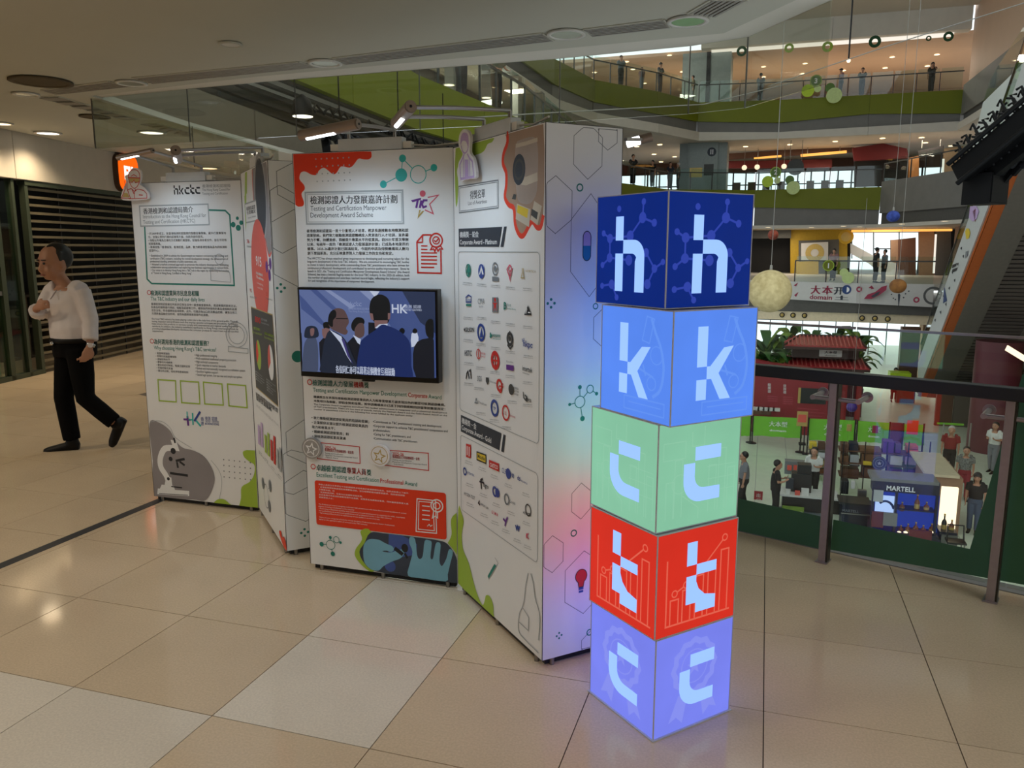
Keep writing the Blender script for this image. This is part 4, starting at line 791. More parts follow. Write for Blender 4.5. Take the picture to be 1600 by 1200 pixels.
logo('logo', 'ink_red', [circ((774.5, 563), .036, True, .018), g_stroke(G.pts([(774.5, 556), (774.5, 571)]), .008), g_stroke(G.pts([(771, 563), (778, 563.5)]), .008)])
logo('logo', 'ink_purple', [G.poly([(792, 569.5), (803.5, 571), (803.5, 579.5), (792, 577.5)])]); logo('logo', 'ink_grey', [p_text(G, 'Eurofins', (792.5, 566), (803, 567.5), 3)])
logo('logo', 'ink', [p_text(G, 'intertek', (817, 578.5), (832.5, 582.5), 8, .008), p_text(G, 'Total Quality. Assured.', (817.5, 583), (828, 586), 2)])
logo('logo', 'ink', [g_stroke(G.pts([(729, 592), (730, 584), (732, 580), (734, 592)]), .008), g_stroke(G.pts([(734, 580), (736, 578), (737, 592)]), .008)])
logo('logo', 'ink_grey', [p_text(G, 'SGS', (746.5, 595), (753.5, 595.5), 8, .01)])
logo('logo', 'ink_charcoal', [G.poly([(760, 589.5), (764.5, 590), (764.5, 597), (762.5, 601), (760, 596)]), p_text(G, 'HKUST Material Characterization', (766, 597), (776.5, 600), 3)])
logo('logo', 'ink_red', [circ((781, 602), .026, True, .010), circ((782.5, 608), .016, True, .006), p_text(G, 'MILL', (784.5, 601), (788.5, 602), 3, .02), p_text(G, 'GOOD', (784.5, 605), (788.5, 606), 3, .02)])
logo('logo', 'ink_charcoal', [circ((799.5, 608.5), .026), p_text(G, '香港食品', (803, 607), (811, 609), 3.5), p_text(G, 'FUNCTION', (803, 612), (811.5, 614), 3), p_text(G, 'LIMITED', (803, 616.5), (811, 618.5), 3)])
logo('logo', 'ink_charcoal', [g_stroke(G.pts([(818.5, 612), (819, 621), (822, 625), (824, 620), (821, 617)]), .006), p_text(G, '▇WISE', (822.5, 626), (831, 629), 5, .02)])
logo('logo', 'ink_grey', [g_stroke(G.pts([(745, 622), (743, 629), (747, 630), (745, 622)]), .005), p_text(G, 'ETHealthcare', (748, 630), (761.5, 634.5), 4)])
logo('logo', 'ink_blue', [circ((773.5, 637.5), .036, True, .012), p_text(G, 'TP', (771.5, 640), (775.5, 641), 5, .02)])
logo('logo', 'ink_red', [circ((791, 645), .034, True, .008), p_text(G, 'UL', (789.5, 648), (792.5, 649), 6, .01), p_text(G, 'Solutions', (796, 650), (806, 653.5), 4)])
caps = [(731, 442), (753, 444), (775, 446), (798, 449), (825, 451), (732, 496), (753, 496), (775, 502), (798, 506), (825, 510), (732, 531), (752, 537), (775, 543), (798, 549), (826, 556), (733, 567), (752, 574), (774, 581), (798, 587), (825, 597), (733, 599), (749, 606), (775, 617), (801, 627), (825, 632), (752, 645), (773, 656), (792, 667)]
G.out('logo_caption', 'ink_grey', [p_text(G, '香港檢測及認證機構有限公司', (x - 7, y), (x + 7, y + 1.5), 1.7) for x, y in caps] + [p_text(G, 'Certification Laboratory Ltd', (x - 7.5, y + 2.8), (x + 7.5, y + 4.3), 1.6) for x, y in caps])
logo('logo', 'ink_red', [G.poly([(729, 693), (736.5, 695), (736.5, 716), (729, 714)])]); G.out('logo_mark', 'ink_white', [g_stroke(G.pts([(731, 697), (731, 711)]), .008), g_stroke(G.pts([(734, 698), (734, 713)]), .008)], layer=31)
logo('logo', 'ink_yellow', [G.poly([(746, 706), (760, 711), (760, 724), (746, 718)])]); G.out('logo_mark', 'ink', [g_stroke(G.pts([(746, 706), (760, 711), (760, 724), (746, 718)]), .006, True), p_text(G, 'Mouha', (747.5, 715), (758.5, 719.5), 6, .02)], layer=31)
logo('logo', 'ink_red', [G.poly([(765, 718), (780.5, 724.5), (780.5, 737), (765, 730)])]); G.out('logo_mark', 'ink_white', [p_text(G, 'CASTCO', (766.5, 728.5), (779, 733.5), 6, .02)], layer=31)
logo('logo', 'ink_blue', [p_text(G, 'CLP', (785, 738), (792, 741), 8), circ((795, 740), .026), p_text(G, '中電', (797.5, 744), (804, 747), 7, .02)])
logo('logo', 'ink_blue', [p_text(G, 'dti', (809, 749), (814, 751.5), 7, .02), p_text(G, 'TESTING & INSPECTION', (814.5, 752), (825, 757.5), 3)])
logo('logo', 'ink_blue', [circ((727, 736.5), .018, True, .008), p_text(G, 'INTERTEK', (730, 739), (742, 745), 3.5)])
logo('logo', 'ink', [g_stroke(G.pts([(753, 764), (752, 750), (755, 748)]), .010), g_stroke(G.pts([(750, 752), (757, 754.5)]), .008), p_text(G, 'fugro', (756, 760), (764, 764), 7, .02)])
logo('logo', 'ink_blue', [circ((774, 768), .022, True, .010), g_circle(G.uv(778, 770), .020, 16)]); logo('logo', 'ink_pink', [g_circle(G.uv(778.5, 770), .014, 16)])
logo('logo', 'ink_grey', [circ((792.5, 780), .024, True, .008), p_text(G, 'Gemini', (797, 785), (806, 789), 5)])
logo('logo', 'ink_charcoal', [circ((826, 797), .026, True, .006), g_stroke(G.pts([(828, 802), (830, 806)]), .006), p_text(G, 'ADEPT', (818, 802), (828, 806), 4, .02)])
logo('logo', 'ink_grey', [p_text(G, 'HYGEIA-TEST', (726, 773), (743, 781), 5, .01)])
logo('logo', 'ink_charcoal', [g_stroke(G.pts([(750, 782), (748.5, 786), (751, 789)]), .008), p_text(G, 'HKIA Lab', (752, 789), (764, 796), 4)])
logo('logo', 'ink_pink', [p_text(G, 'G I M A', (769, 802), (779, 807), 5, .02)])
logo('logo', 'ink_purple', [g_stroke(G.pts([(787, 810), (791, 815), (794, 808)]), .010), g_stroke(G.pts([(791, 815), (790, 822)]), .010)])
logo('logo', 'ink_blue', [g_stroke(G.pts([(806.5, 820), (808, 827), (809.5, 822), (811, 828), (812.5, 822)]), .008)])
logo('logo', 'ink_pink', [g_stroke(G.pts([(823.5, 833), (823.5, 841)]), .006), g_stroke(G.pts([(826.5, 833), (823.5, 837), (827, 842)]), .006)])
caps = [(733, 722), (754, 732), (773, 744), (795, 758), (822, 772), (734, 757), (756, 773), (776, 788), (799, 801), (823, 817), (735, 788), (757, 804), (774, 816), (791, 829), (809, 844), (825, 854)]
G.out('logo_caption', 'ink_grey', [p_text(G, '檢測中心有限公司', (x - 5, y - 2), (x + 5, y + 2), 1.7) for x, y in caps] + [p_text(G, 'Testing Limited', (x - 6, y + 1), (x + 6, y + 5.5), 1.6) for x, y in caps])
G.out('lime_blob', 'ink_lime', [g_poly([(max(.0045, a), max(PZ0, b)) for a, b in smooth_curve(G.pts([(716.5, 797), (722, 803), (725, 815), (722, 835), (724, 858), (733, 880), (738, 900), (745, 925), (754, 945), (758, 938), (760, 930), (766, 932), (771, 945), (771.5, 958), (771, 966), (750, 945), (716.5, 911)]), 3)])])
G.out('green_tube', 'ink_teal', [G.poly([(773, 881), (776, 884), (764.5, 905), (762.5, 900)])]); G.out('tube_outline', 'ink_soft', [g_stroke(G.pts([(774, 871), (779, 880), (764, 905)]), .003)])
G.out('pale_microscope', 'ink_soft', [g_stroke(smooth_curve(G.pts([(826, 895), (822, 915), (820, 935), (817, 948), (812, 960), (811, 985), (822, 1000), (842, 1020)]), 4, False), .005), g_stroke(G.pts([(812, 972), (826, 985), (827, 965), (818, 950)]), .005), g_stroke(smooth_curve(G.pts([(830, 896), (834, 912), (837, 935), (843, 955), (844, 975), (842, 1000)]), 4, False), .006)])
S5 = cutout(G, 'cutout_figure', smooth_curve([(728, 283), (726, 258), (731, 247), (733, 240), (727, 228), (728, 212), (734, 203), (741, 205), (745, 215), (744, 235), (746, 242), (751, 250), (754, 277), (740, 280)], 3), 'cut_white', 'white and lilac cut-out of a person in a lab coat')
G2 = Print(G.root, G.o, G.t, y0=-0.031)
G2.out('figure_hair', 'ink_lilac', [g_poly(smooth_curve(G2.pts([(730, 228), (731, 214), (735, 208), (741, 210), (743, 220), (742, 230), (739, 222), (733, 221)]), 3))], parent=S5)
G2.out('figure_lines', 'ink_lilac', [g_stroke(smooth_curve(G2.pts([(731, 228), (733, 236), (737, 240), (741, 236), (742.5, 228)]), 3, False), .006), g_stroke(G2.pts([(730, 279), (729, 258), (734, 247), (736, 241)]), .008), g_stroke(G2.pts([(741, 241), (744, 247), (749, 253), (751, 276)]), .008), g_stroke(G2.pts([(735, 247), (735, 279)]), .006), g_stroke(G2.pts([(744, 248), (745, 278)]), .006), G2.poly([(737, 250), (742, 250), (743, 276), (737, 277)]), g_stroke(G2.pts([(730, 280), (752, 276.5)]), .010)], parent=S5)
# ------------------------------------------------------------------ panel 6: end panel beside the lamp tower
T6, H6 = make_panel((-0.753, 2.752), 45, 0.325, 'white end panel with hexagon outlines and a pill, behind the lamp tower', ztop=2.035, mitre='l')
cl = (.006, .319)
H6.out('hexagon_line', 'ink_grey', [hexo(H6, (919, 236), .060, .098, .0024, cl), hexo(H6, (950, 210), .040, .055, .0024, cl), hexo(H6, (868, 320), .068, .100, .0024, cl), hexo(H6, (922, 384), .082, .185, .0024, cl), hexo(H6, (945, 512), .05, .08, .0024, cl), hexo(H6, (908, 783), .042, .072, .0024, cl), hexo(H6, (863, 866), .048, .074, .0024, cl), hexo(H6, (912, 910), .085, .13, .0024, cl), hexo(H6, (925, 1010), .050, .075, .0024, cl)])
H6.out('ring_mark', 'ink_teal', [g_ring(H6.uv(906, 293), .012, .005), g_ring(H6.uv(930.5, 478.5), .010, .004), g_ring(H6.uv(896.5, 833), .012, .005), g_ring(H6.uv(921, 988), .012, .005)])
u, v = H6.uv(917, 384)
H6.out('pill', 'ink_lilac', [g_poly([(u - .017, v)] + [(u + .017 * math.cos(t), v + .030 + .022 * math.sin(t)) for t in np.linspace(math.pi, 0, 10)] + [(u + .017, v)])])
mat('ink_cyan', (8, 124, 172), .5)
H6.out('pill', 'ink_cyan', [g_poly([(u + .017, v)] + [(u + .017 * math.cos(t), v - .032 + .022 * math.sin(t)) for t in np.linspace(0, -math.pi, 10)] + [(u - .017, v)])])
H6.out('pill_outline', 'ink', [g_stroke([(u + .017 * math.cos(t), v + (.030 if math.sin(t) >= 0 else -.032) + .022 * math.sin(t)) for t in np.linspace(0, 2 * math.pi, 24)[:-1]], .003, True)])
plus4(H6, (861, 474), .014); plus4(H6, (873.5, 993), .011)
H6.out('molecule', 'ink_teal', mol(H6, {'a': (906, 605, .008), 'b': (906, 628, .022), 'c': (922, 608, .015), 'd': (910, 654, .010), 'e': (932, 615, .007), 'f': (890, 632, .006)}, [('a', 'b'), ('b', 'c'), ('b', 'd'), ('c', 'e'), ('b', 'f')], .003, 'adef', 'bc'))
u, v = H6.uv(908, 900)
H6.out('bulb', 'ink_red', [g_poly([(u + .026 * math.cos(t), v + .028 * math.sin(t)) for t in np.linspace(-1.0, math.pi + 1.0, 22)] + [(u - .010, v - .045), (u + .010, v - .045)])])
H6.out('bulb_cap', 'ink_blue', [g_rect(u - .011, v - .056, u + .011, v - .046), g_rect(u - .010, v - .068, u + .010, v - .059)])
H6.out('bulb_outline', 'ink', [g_stroke([(u + .026 * math.cos(t), v + .028 * math.sin(t)) for t in np.linspace(-1.0, math.pi + 1.0, 22)] + [(u - .010, v - .045), (u + .010, v - .045)], .003, True)])
# ================================================================== LIT CUBE TOWER
CH = 0.355
cubes = [(0, -0.2793, 2.4143, 48.62, .350, 'c', (116, 126, 232), (132, 142, 238), 'rosette', 'lavender lit cube with letter c, at the foot of the tower'),
         (1, -0.2840, 2.4108, 48.33, .355, 't', (204, 44, 30), (222, 96, 76), 'chart', 'red lit cube with letter t and a bar chart'),
         (2, -0.2936, 2.4262, 47.58, .355, 'c', (128, 188, 156), (140, 196, 166), 'street', 'mint green lit cube with letter c'),
         (3, -0.2564, 2.3958, 48.06, .355, 'k', (84, 132, 234), (98, 146, 240), 'microscope', 'sky blue lit cube with letter k and a microscope'),
         (4, -0.2896, 2.4537, 47.86, .358, 'h', (0, 34, 118), (44, 64, 164), 'molecule', 'navy blue lit cube with letter h on top of the tower')]
lit_face('lit_letter', (146, 184, 255), 1.0, 0.04)
def graphic(kind):
    gs = []
    def st(q, w=.018, c=False): gs.append(g_stroke(q, w, c))
    def ci(x, y, r): gs.append(g_circle((x, y), r, 18))
    if kind == 'molecule':
        at = {'a': (.68, .93, .03), 'b': (.67, .79, .05), 'c': (.83, .74, .035), 'd': (.50, .63, .05), 'e': (.33, .88, .03), 'f': (.10, .66, .03), 'g': (.20, .61, .045), 'h': (.20, .43, .045), 'i': (.09, .36, .03), 'j': (.73, .48, .04), 'k': (.85, .34, .038), 'l': (.96, .40, .028), 'm': (.76, .20, .045), 'n': (.09, .16, .03), 'o': (.24, .18, .045), 'p': (.32, .06, .03), 'q': (.49, .41, .05)}
        for n_, (x, y, r) in at.items(): ci(x, y, r)
        for a, b in ('ab', 'bc', 'bd', 'fg', 'gh', 'hi', 'jk', 'kl', 'km', 'no', 'op', 'gd', 'hq'): st([at[a][:2], at[b][:2]], .020)
    elif kind == 'chart':
        st([(.12, .74), (.12, .09), (.94, .09)]); 
        for x, h in ((.17, .24), (.32, .31), (.48, .42), (.64, .48), (.80, .62)): st([(x, .10), (x, .10 + h), (x + .10, .10 + h), (x + .10, .10)], .016)
        P_ = [(.22, .40), (.36, .46), (.54, .57), (.84, .84)]
        for a, b in zip(P_, P_[1:]):
            d = (Vector(b) - Vector(a)).normalized() * .035; st([tuple(Vector(a) + d), tuple(Vector(b) - d)], .016)
        for p in P_: gs.append(g_ring(p, .032, .014, 16))
    elif kind == 'rosette':
        v = []
        n = 48
        for i in range(n):
            t = 2 * math.pi * i / n; r = .335 + .018 * math.cos(12 * t); v.append((.50 + r * .78 * math.cos(t), .62 + r * .78 * math.sin(t)))
        gs.append(g_stroke(v, .06, True)); gs.append(g_ring((.50, .62), .17, .012)); gs.append(g_poly([(.30, .36), (.42, .33), (.36, .06), (.28, .14), (.18, .10)])); gs.append(g_poly([(.70, .36), (.58, .33), (.64, .06), (.72, .14), (.82, .10)]))
        gs.append(g_poly([(.50 + (.10 if i % 2 == 0 else .04) * math.sin(math.pi * i / 5), .62 + (.10 if i % 2 == 0 else .04) * math.cos(math.pi * i / 5)) for i in range(10)]))
    elif kind == 'street':
        for x, h in ((.10, .35), (.20, .55), (.62, .45), (.74, .60), (.86, .40)): st([(x, .10), (x, .10 + h), (x + .09, .10 + h), (x + .09, .10)], .008)
        for z in (.30, .42, .54): st([(.60, z), (.95, z)], .006)
        gs.append(g_ring((.26, .42), .09, .008)); st([(.40, .90), (.40, .76), (.55, .76), (.55, .94)], .008); st([(.06, .66), (.32, .66), (.32, .82), (.06, .82)], .008, True); st([(.30, .30), (.50, .16), (.50, .06)], .008)
    else:
        st(smooth_curve([(.72, .92), (.78, .80), (.86, .66), (.90, .48), (.86, .30), (.76, .22)], 4, False), .03); st([(.66, .94), (.60, .72), (.70, .70), (.76, .92)], .012, True); st([(.36, .18), (.92, .18), (.92, .06), (.36, .06)], .012, True); st([(.42, .13), (.88, .13)], .010)
        gs.append(g_ring((.74, .34), .06, .012)); st([(.56, .46), (.76, .40)], .02); st([(.62, .50), (.66, .40)], .02); gs.append(g_ring((.80, .60), .08, .010))
    return gs
mat('cube_edge', (190, 192, 205), 0.4)
for k, x, y, deg, s, ch, rgb, rgb2, kind, label in cubes:
    t = thing('light_cube', label, 'light box', (x, y, k * CH), math.radians(deg), 'lit letter cubes stacked into a tower')
    z0, z1 = 0.0035, CH - 0.0035; e = 0.0035
    fm = lit_face('lit_' + ch + str(k), rgb, 0.86 if k < 4 else 0.82); gm = glow('lit_graphic_' + str(k), rgb2, 0.82)
    fmb = lit_face('lit_back_' + ch + str(k), rgb, 1.7)  # hidden rear faces glow stronger, to throw more colour on the end panel
    core = MB().box(e, e, z0, s - e, s - e, z1).build('inner_box', 'cube_edge', t)
    fr = MB()
    for a, b in ((0, 0), (s - e, 0), (s - e, s - e), (0, s - e)): fr.box(a, b, 0.0, a + e, b + e, CH - 0.0005)
    for zz in (0.0, CH - 0.0005 - 0.003):
        fr.box(e, 0, zz, s - e, e, zz + .003); fr.box(e, s - e, zz, s - e, s, zz + .003); fr.box(0, e, zz, e, s - e, zz + .003); fr.box(s - e, e, zz, s, s - e, zz + .003)
    fr.build('edge_frame', 'cube_edge', t)
    w = s - 2 * e; h = z1 - z0
    for f in range(4):
        # face frame: origin, across direction, outward normal
        o, du, nn = [((e, 0.0015), (1, 0), (0, -1)), ((s - .0015, e), (0, 1), (1, 0)), ((s - e, s - .0015), (-1, 0), (0, 1)), ((.0015, s - e), (0, -1), (-1, 0))][f]
        def M3(a, b, d): return (o[0] + du[0] * a * w + nn[0] * d, o[1] + du[1] * a * w + nn[1] * d, z0 + b * h)
        fp = MB().prism([M3(0, 0, 0), M3(1, 0, 0), M3(1, 1, 0), M3(0, 1, 0)], (-nn[0] * .003, -nn[1] * .003, 0)).build('lit_panel', fm if f in (0, 3) else fmb, t)
        if kind == 'street':
            m = MB()
            for v, ff in graphic(kind): m.add([M3(a, b, .0006) for a, b in v], ff)
            tag(m.build('printed_graphic', gm, fp), kind='stuff')
        else:
            for n_, (v, ff) in enumerate(graphic(kind)): MB().add([M3(a, b, .0004 + .00002 * (n_ % 20)) for a, b in v], ff).build('printed_graphic', gm, fp)
        m = MB()
        for q in letter(ch): m.add([M3(a, b, .0012) for a, b in q], [tuple(range(len(q)))])
        m.build('letter', 'lit_letter', fp)
MB().box(-.006, -.006, 0, .356, .356, .004).build('base_plate', 'cube_edge', bpy.data.objects['light_cube'])
# ================================================================== TELEVISION
tv_u0, tv_v1 = D.uv(464, 449); tv_u1, tv_v0 = D.uv(683, 600)
TVY = -0.055
def tvuv(x, y):   # pixel -> panel-local at the plane of the screen
    o = (D.o[0] + math.sin(D.t) * 0.068, D.o[1] - math.cos(D.t) * 0.068); p = onp(x, y, o, (o[0] + D.dir[0], o[1] + D.dir[1]))
    return ((p.x - o[0]) * D.dir[0] + (p.y - o[1]) * D.dir[1], p.z)
a = tvuv(463.5, 448.5); b = tvuv(684.5, 600.5); c = tvuv(683, 453); d_ = tvuv(470, 588)
U0, U1, V1, V0 = a[0], c[0], a[1], d_[1]
TV = thing('television', 'black flat television showing men in suits, on the white panel', 'television', (D.o[0], D.o[1], 0), 0)
mat('tv_black', (14, 13, 14), 0.3, var=.02)
body = bevel(MB().box(U0, -0.066, V0, U1, -0.018, V1).build('housing', 'tv_black', TV), .004)
MB().box((U0 + U1) / 2 - .12, -0.018, (V0 + V1) / 2 - .1, (U0 + U1) / 2 + .12, 0.0, (V0 + V1) / 2 + .1).build('wall_mount', 'dark_metal', TV)
MB().box((U0 + U1) / 2 - .03, -0.066, V0 - .008, (U0 + U1) / 2 + .03, -0.05, V0).build('sensor', 'tv_black', TV)
for nm, col, st in (('scr_bg', (112, 130, 186), .55), ('scr_bg2', (78, 98, 160), .55), ('scr_streak', (150, 165, 210), .6), ('scr_dark', (52, 66, 104), .45), ('scr_hair', (14, 16, 22), .35), ('scr_suit', (36, 48, 72), .45), ('scr_suit2', (22, 26, 42), .4), ('scr_blue', (22, 46, 112), .55), ('scr_skin', (110, 84, 84), .5), ('scr_skin2', (150, 112, 112), .5), ('scr_white', (205, 215, 238), .7), ('scr_tie', (74, 66, 140), .5), ('scr_mid', (84, 96, 128), .5)):
    glow(nm, col, st * .86, base=False)
TVP = Print(TV, D.o, D.t, step=.0005, y0=-0.0665); TVP.uv = tvuv
m0 = (U0 + .012, V0 + .026, U1 - .012, V1 - .012)
scr = TVP.out('screen', 'scr_bg', [g_rect(*m0)])
def Q(pts, mk, nm='screen_picture', curve=0):
    # crop coordinates of the enlarged screen view (1600 x 1086 over 280 x 190 px from 450,430)
    q = [tvuv(450 + x * 0.175, 430 + y * 0.175) for x, y in pts]
    if curve: q = smooth_curve(q, curve)
    q = [(min(max(p[0], m0[0]), m0[2]), min(max(p[1], m0[1]), m0[3])) for p in q]
    return TVP.out(nm, mk, [g_poly(q)], parent=scr)
Q([(740, 120), (1320, 140), (1330, 950), (1100, 930), (940, 500)], 'scr_bg2'); Q([(1020, 130), (1320, 140), (1325, 520), (1180, 420)], 'scr_dark')
Q([(100, 170), (160, 230), (330, 430), (310, 450), (120, 300)], 'scr_bg2'); Q([(200, 120), (260, 120), (470, 330), (440, 350)], 'scr_bg2'); Q([(330, 125), (380, 130), (600, 280), (560, 300)], 'scr_streak'); Q([(640, 130), (760, 140), (860, 300), (800, 280)], 'scr_streak'); Q([(730, 140), (820, 145), (780, 200)], 'scr_white')
Q([(720, 420), (790, 425), (790, 620), (720, 600)], 'scr_suit2')
TVP.out('screen_logo', 'scr_white', [g_text('HK', *tvuv(450 + 930 * .175, 430 + 335 * .175), tvuv(450 + 1010 * .175, 0)[0], .04, .02), g_text('檢測 認證', *tvuv(450 + 1040 * .175, 430 + 290 * .175), tvuv(450 + 1140 * .175, 0)[0], .014), g_text('TESTED CERTIFIED', *tvuv(450 + 1040 * .175, 430 + 316 * .175), tvuv(450 + 1145 * .175, 0)[0], .009)], parent=scr)
TVP.out('screen_logo', 'scr_streak', [*word_logo(None, (450 + 535 * .175, 430 + 275 * .175), (450 + 660 * .175, 430 + 277 * .175), tvuv), g_text('香港檢測和認證局', *tvuv(450 + 540 * .175, 430 + 305 * .175), tvuv(450 + 655 * .175, 0)[0], .010), g_text('The Hong Kong Council', *tvuv(450 + 545 * .175, 430 + 328 * .175), tvuv(450 + 650 * .175, 0)[0], .008)], parent=scr)
# figures in the film, back to front
Q([(100, 500), (125, 520), (130, 600), (110, 900)], 'scr_hair'); Q([(130, 850), (145, 640), (180, 560), (240, 540), (270, 620), (275, 760), (260, 880), (140, 880)], 'scr_mid', curve=3); Q([(165, 470), (215, 450), (265, 470), (280, 540), (240, 560), (170, 560), (150, 540)], 'scr_suit', curve=3); Q([(205, 480), (240, 475), (235, 530), (210, 540)], 'scr_skin2', curve=3)
Q([(320, 430), (350, 415), (378, 430), (375, 480), (330, 480)], 'scr_hair', curve=3); Q([(310, 480), (380, 478), (385, 560), (330, 575)], 'scr_skin2', curve=2); Q([(285, 600), (320, 560), (380, 570), (380, 900), (300, 900)], 'scr_suit2')
Q([(1000, 490), (1025, 468), (1050, 490), (1040, 520), (1005, 520)], 'scr_hair', curve=3); Q([(1110, 520), (1160, 510), (1170, 600), (1110, 640)], 'scr_white', curve=2); Q([(1120, 490), (1140, 472), (1162, 490), (1155, 515), (1125, 515)], 'scr_hair', curve=3)
Q([(575, 470), (580, 420), (620, 375), (680, 385), (690, 430), (640, 470), (600, 500)], 'scr_hair', curve=3); Q([(605, 480), (640, 430), (680, 430), (692, 480), (685, 540), (640, 560), (610, 540)], 'scr_skin', curve=3); Q([(540, 600), (590, 550), (640, 565), (660, 600), (660, 800), (560, 800)], 'scr_suit2'); Q([(590, 530), (660, 570), (655, 620), (630, 600)], 'scr_white')
Q([(370, 420), (385, 340), (440, 295), (505, 305), (540, 360), (555, 420), (530, 470), (545, 500), (520, 530), (440, 500), (390, 470)], 'scr_skin', curve=4); Q([(370, 430), (378, 350), (410, 310), (440, 320), (440, 370), (415, 400), (410, 460)], 'scr_hair', curve=3); Q([(440, 380), (545, 382), (545, 390), (440, 388)], 'scr_hair')
Q([(320, 700), (340, 580), (385, 490), (480, 530), (540, 600), (590, 720), (640, 820), (660, 900), (320, 900)], 'scr_suit', curve=3); Q([(385, 485), (490, 545), (520, 640), (580, 780), (540, 720), (480, 600)], 'scr_white'); Q([(490, 565), (515, 570), (570, 740), (600, 800), (545, 720)], 'scr_tie')
Q([(740, 300), (760, 210), (830, 170), (900, 200), (925, 270), (920, 380), (900, 430), (860, 440), (790, 420), (755, 370)], 'scr_hair', curve=4); Q([(740, 335), (770, 340), (780, 400), (755, 395)], 'scr_skin2'); Q([(905, 335), (930, 335), (925, 390), (905, 395)], 'scr_skin2'); Q([(785, 400), (905, 400), (900, 440), (790, 470)], 'scr_skin2'); Q([(790, 470), (830, 435), (905, 430), (900, 455)], 'scr_white')
Q([(660, 930), (655, 640), (690, 560), (790, 490), (850, 440), (910, 450), (1000, 490), (1080, 560), (1110, 640), (1115, 800), (1095, 940)], 'scr_blue', curve=3)
Q([(1240, 440), (1270, 390), (1310, 400), (1330, 500), (1300, 570), (1250, 530)], 'scr_hair', curve=3); Q([(1130, 700), (1170, 590), (1260, 560), (1330, 580), (1335, 960), (1160, 940)], 'scr_suit2', curve=2)
TVP.out('subtitle', 'scr_white', [g_text('各位同仁亦可以藉著這個機會互相鼓勵', *tvuv(450 + 445 * .175, 430 + 862 * .175), tvuv(450 + 970 * .175, 430 + 870 * .175)[0], .036, .02)], parent=scr)

# ================================================================== ARM LIGHTS ON THE PANEL TOPS
glow('tube_lit', (245, 250, 255), 5.0); mat('lamp_brown', (150, 134, 122), 0.35, 0.6); mat('plug_white', (225, 222, 214), 0.4); mat('cable_white', (210, 205, 196), 0.5)
mat('ballast_alu', (206, 210, 212), .4, .15)
def arm_light(P, u_c, ztop, base_w, u_h, y_h, z_h, head_len, label, power, spot=True, dir_u=1.0, hr=.023):
    """base box on the panel top; two arms to a tube head in front (local frame of the panel)"""
    t = thing('arm_light', label, 'lamp', (P.o[0], P.o[1], 0), P.t, 'clamp-on arm lights')
    bevel(MB().box(u_c - base_w / 2, 0.002, ztop, u_c + base_w / 2, 0.05, ztop + .055).build('ballast_box', 'ballast_alu', t), .003)
    hd = Vector((u_h, y_h, z_h)); ax = Vector((1, -.12 * dir_u, 0.10)).normalized()
    h0 = hd - ax * head_len / 2; h1 = hd + ax * head_len / 2
    for s_, e_ in ((-.36, h0.lerp(h1, .42)), (.36, h0.lerp(h1, .96))):
        bp = Vector((u_c + base_w * s_, .025, ztop + .055)); kn = bp + Vector((0, 0, .03))
        MB().cyl(bp, kn, .008, n=8).build('pivot', 'steel', t)
        MB().tube([kn, kn.lerp(e_, .5) + Vector((0, 0, .004)), e_], .0075, 8).build('arm', 'alu', t)
    MB().cyl(h0, h1, hr, n=18).build('lamp_head', 'lamp_brown', t)
    MB().cyl(h1, h1 + ax * .004, hr * .85, n=18).build('end_cap', 'lamp_brown', t); MB().cyl(h1 + ax * .004, h1 + ax * .006, .005, n=10).build('screw', 'dark_metal', t)
    q0 = h0.lerp(h1, .12); q1 = h0.lerp(h1, .62); dn = Vector((0, -hr * .30, -hr * .70))
    MB().cyl(q0 + dn, q1 + dn, hr * .40, n=12).build('tube', 'tube_lit', t)
    for s_ in (-1, 1):
        MB().box(u_c + s_ * (base_w / 2 + .022) - .02, .008, ztop + .004, u_c + s_ * (base_w / 2 + .022) + .02, .04, ztop + .034).build('plug', 'plug_white', t)
    MB().tube([(u_c + base_w / 2 + .04, .024, ztop + .02), (u_c + base_w / 2 + .14, .03, ztop + .012), (u_c + base_w / 2 + .26, .02, ztop + .02)], .004, 6).build('cable', 'cable_white', t)
    if spot:
        M = Matrix.Rotation(P.t, 4, 'Z'); w = M @ (hd + Vector((0, 0, -.05))); w = Vector((w.x + P.o[0], w.y + P.o[1], w.z))
        tg = M @ Vector((u_c, -0.25, 0.2)); tg = Vector((tg.x + P.o[0], tg.y + P.o[1], tg.z))
        spot_light('arm_light_beam', w, tg, power, (0.62, 0.82, 1.0), 165, 1.0, .10)
    return t
def loc_at(P, x, y, yl):
    o = (P.o[0] + math.sin(P.t) * -yl, P.o[1] + math.cos(P.t) * yl); p = onp(x, y, o, (o[0] + P.dir[0], o[1] + P.dir[1]))
    return ((p.x - o[0]) * P.dir[0] + (p.y - o[1]) * P.dir[1], yl, p.z)
hu = loc_at(A, 211, 241, -.33); arm_light(A, A.uv(288, 262)[0], 1.995, .28, hu[0], hu[1], hu[2], .27, 'arm light on the first panel, partly over the orange sign', 6, hr=.015)
hu = loc_at(D, 514, 203, -.33); arm_light(D, D.uv(577, 231)[0], 2.04, .32, hu[0], hu[1], hu[2], .29, 'arm light above the television panel', 8)
hu = loc_at(G, 630, 180, -.36); arm_light(G, G.uv(767, 203)[0], 2.035, .32, hu[0], hu[1], hu[2], .24, 'arm light reaching left from the awardees panel', 8)
hu = loc_at(B, 276, 242, -.40); arm_light(B, B.uv(398, 266)[0], 2.03, .30, hu[0], hu[1], hu[2], .20, 'arm light with long rods above the angled chart panel', 6)
